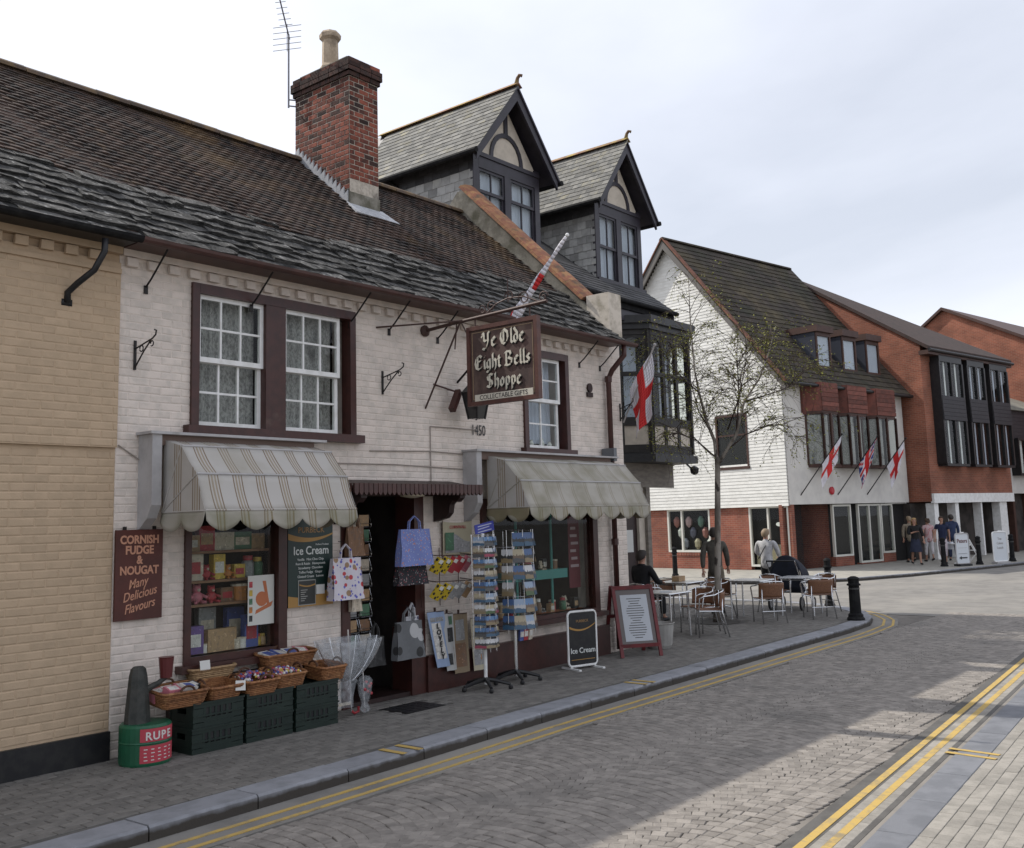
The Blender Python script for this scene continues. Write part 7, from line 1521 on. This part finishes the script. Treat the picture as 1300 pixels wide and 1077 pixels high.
    # top garment
    V2 = []; E2 = []
    def a2_(p, r, par=None):
        V2.append((tuple(p), r)); i = len(V2)-1
        if par is not None: E2.append((par, i))
        return i
    b00 = a2_(pel+Vector((0, 0, -.20 if pose != 'sit' else -.04)), .165*wd); b0 = a2_(pel+Vector((0, 0, .0)), .165*wd, b00); b1 = a2_(T(0, 0, 1.12), .145*wd, b0); b2 = a2_(T(0, 0, 1.30), (.155*wd, .15), b1); b3 = a2_(T(0, .015, 1.45), .10, b2); a2_(T(0, .01, 1.51), .07, b3)
    for k in (-1, 1):
        s1 = a2_(sh[k]+Vector((0, 0, -.005)), .075, b2); e = sh[k]+(el[k]-sh[k])*min(1, sleeve*2); e1 = a2_(e, .062 if sleeve >= .5 else .068, s1)
        if sleeve > .5: a2_(el[k]+(wr_[k]-el[k])*min(.95, (sleeve-.5)*2), .046, e1)
    skinned('jacket' if sleeve > .5 else 'shirt', V2, E2, top_m, t)
    # lower garment
    if legs == 'skirt':
        m = MB().grid(lambda u, v: ((.15+.085*v+.012*math.sin(u*50)*v)*math.cos(u*6.283), (.13+.10*v)*math.sin(u*6.283), .98-.50*v), 40, 6); m.build('skirt', leg_m, t, smooth=True)
    else:
        V3 = [(tuple(pel+Vector((0, 0, .10))), .14*wd), (tuple(pel), .15*wd)]; E3 = [(0, 1)]; cut = {'trousers': 1.0, 'cropped': .55, 'shorts': .05}[legs]
        for k in (-1, 1):
            i = len(V3); V3.append((tuple(pel+Vector((k*.09, 0, -.06))), .105)); E3.append((1, i)); V3.append((tuple(knee[k]), .078)); E3.append((i, i+1)); V3.append((tuple(knee[k]+(ank[k]-knee[k])*(.25+.68*cut)), .062)); E3.append((i+1, i+2))
        skinned('trousers' if legs == 'trousers' else legs+'_trousers', V3, E3, leg_m, t, 1)
    for k in (-1, 1):
        a = ank[k]; tilt = Matrix.Rotation(.35 if (pose != 'sit' and k < 0) else 0, 3, 'X')
        m = MB().ball((0, 0, 0), 1, 10, 6, (.048, .135, .045)); m.v = [tuple(a+Vector((k*.01, -.06, -.05))+tilt @ Vector((x, y, max(z, -.028)))) for x, y, z in m.v]; m.build('shoe', shoe_m or BLACK, t, smooth=True)
    if bag == 'strap':
        MB().tube([T(-.13, -.12, 1.44), T(-.10, .0, 1.50), T(.02, .165, 1.25), T(.16, .14, 1.02)], .012, 5).build('bag_strap', BLACK, t)
    if bag == 'carrier':
        p = wr_[1]; MB().grid(lambda u, v: p+Vector(((u-.5)*.22, .03*math.sin(u*6), -.12-.28*v)), 6, 4).build('carrier_bag', mat('carrier_white', (.6, .62, .66), .6), t, solid=.05)
    return t
def cloth(n, c): return mat('cloth_'+n, c, .9, var=tuple(v*.75 for v in c), vs=9, bump=.25, bs=40)
def facing(dx, dy): return math.atan2(dx, -dy)
HB = mat('hair_dark', (.02, .014, .011), .6); HG = mat('hair_greyblonde', (.22, .16, .10), .6); HY = mat('hair_blonde', (.40, .26, .11), .5); HBR = mat('hair_brown', (.06, .035, .022), .6)
person('person in grey cardigan walking away behind the birch trunk', (18.62, 1.28, 0), facing(.8, .35), 1.76, cloth('grey', (.085, .078, .066)), cloth('khaki', (.15, .125, .09)), HB, 'walk', .28)
person('person in pale jacket and dark trousers with a strap across the back', (22.02, 1.76, -.0), facing(.8, .1), 1.66, cloth('pale', (.46, .46, .47)), cloth('black', (.016, .016, .018)), HG, 'walk', .18, bag='strap', arm='push', wide=1.06)
person('person in black seated at the cafe table with their back to the shop', (16.62, 1.74, 0), facing(.8, -.1), 1.78, cloth('jetblack', (.010, .010, .012)), cloth('black', (.016, .016, .018)), HB, 'sit')
u0 = lambda u, v: UV(u, v)+(0,)
person('person in beige jacket and black trousers standing at the shop doorway', u0(6.35, -1.0), facing(.75, .6), 1.76, cloth('beige', (.24, .20, .15)), cloth('black', (.016, .016, .018)), HG, 'walk', .05, wide=1.12)
person('blonde person in black top and dark skirt walking towards the camera', (38.2, 3.55, 0), facing(-.8, -.5), 1.70, cloth('blacktop', (.012, .012, .013)), cloth('denim', (.025, .03, .055)), HY, 'walk', .22, legs='skirt', hair='long', sleeve=.75, arm='chest')
person('person in pink patterned top and white cropped trousers', (40.4, 3.75, 0), facing(.6, .6), 1.66, patmat('pink_pattern', (.45, .32, .32), [((.40, .08, .09), 1)], 14, .3), cloth('white', (.58, .56, .57)), HBR, 'walk', .1, legs='cropped', hair='bun', sleeve=.3)
person('person in navy shirt and pale cropped trousers carrying a white bag', (39.1, 2.85, 0), facing(-.6, -.1), 1.72, cloth('navy', (.016, .022, .055)), cloth('palepink', (.46, .40, .42)), HBR, 'walk', .25, legs='cropped', sleeve=.32, bag='carrier', shoe_m=BLACK)
person('person in blue jacket and jeans beside the white arrow board', (41.2, 3.1, 0), facing(.8, .4), 1.78, cloth('blue', (.03, .045, .10)), cloth('jeans', (.035, .045, .09)), HB, 'walk', .08)
# ---- pushchair with navy hood
pc = thing('pushchair', 'pushchair with a domed navy hood beside the cafe chairs', 'pushchair', (20.45, .5, 0), facing(.9, .1), None, True)
NAVY = cloth('navyhood', (.014, .017, .028))
MB().grid(lambda u, v: (.33*math.cos(math.pi*u), .30-.62*v*(1-.15*abs(math.cos(math.pi*u))), .62+.50*math.sin(math.pi*u)*(1-.35*v*v)), 18, 8).build('hood', NAVY, pc, smooth=True, solid=.015)
MB().grid(lambda u, v: (.33*(2*u-1), .30+.02*v, .35+(.27+.50*math.sqrt(max(0, 1-(2*u-1)**2)))*v), 14, 5).build('hood_back', NAVY, pc, smooth=True, solid=.012)
MB().prism([(-.28, .28, .36), (-.28, -.35, .30), (-.28, -.38, .36), (-.28, .05, .46), (-.28, .26, .8)], (.56, 0, 0)).build('seat', NAVY, pc)
for k in (-1, 1):
    MB().tube([(k*.30, .62, 1.02), (k*.30, .30, .62), (k*.30, -.42, .16)], .014, 6).build('frame_tube', CHROME, pc); MB().tube([(k*.30, .36, .14), (k*.30, -.1, .45)], .014, 6).build('frame_tube', CHROME, pc)
    for y_, r in ((.38, .14), (-.44, .11)):
        w_ = MB(); w_.lathe([(r*.7, -.02), (r, -.018), (r, .018), (r*.7, .02)], (0, 0, 0), 16, False).xf(Matrix.Translation((k*.33, y_, r)) @ Matrix.Rotation(math.pi/2, 4, 'Y')); wo = w_.build('wheel', BLACK, pc)
        MB().lathe([(.02, -.015), (r*.72, -.006), (r*.72, .006), (.02, .015)], (0, 0, 0), 10).xf(Matrix.Translation((k*.33, y_, r)) @ Matrix.Rotation(math.pi/2, 4, 'Y')).build('hub', GREYP, wo)
MB().tube([(-.30, .62, 1.02), (.30, .62, 1.02)], .018, 7).build('handle_bar', BLACK, pc)
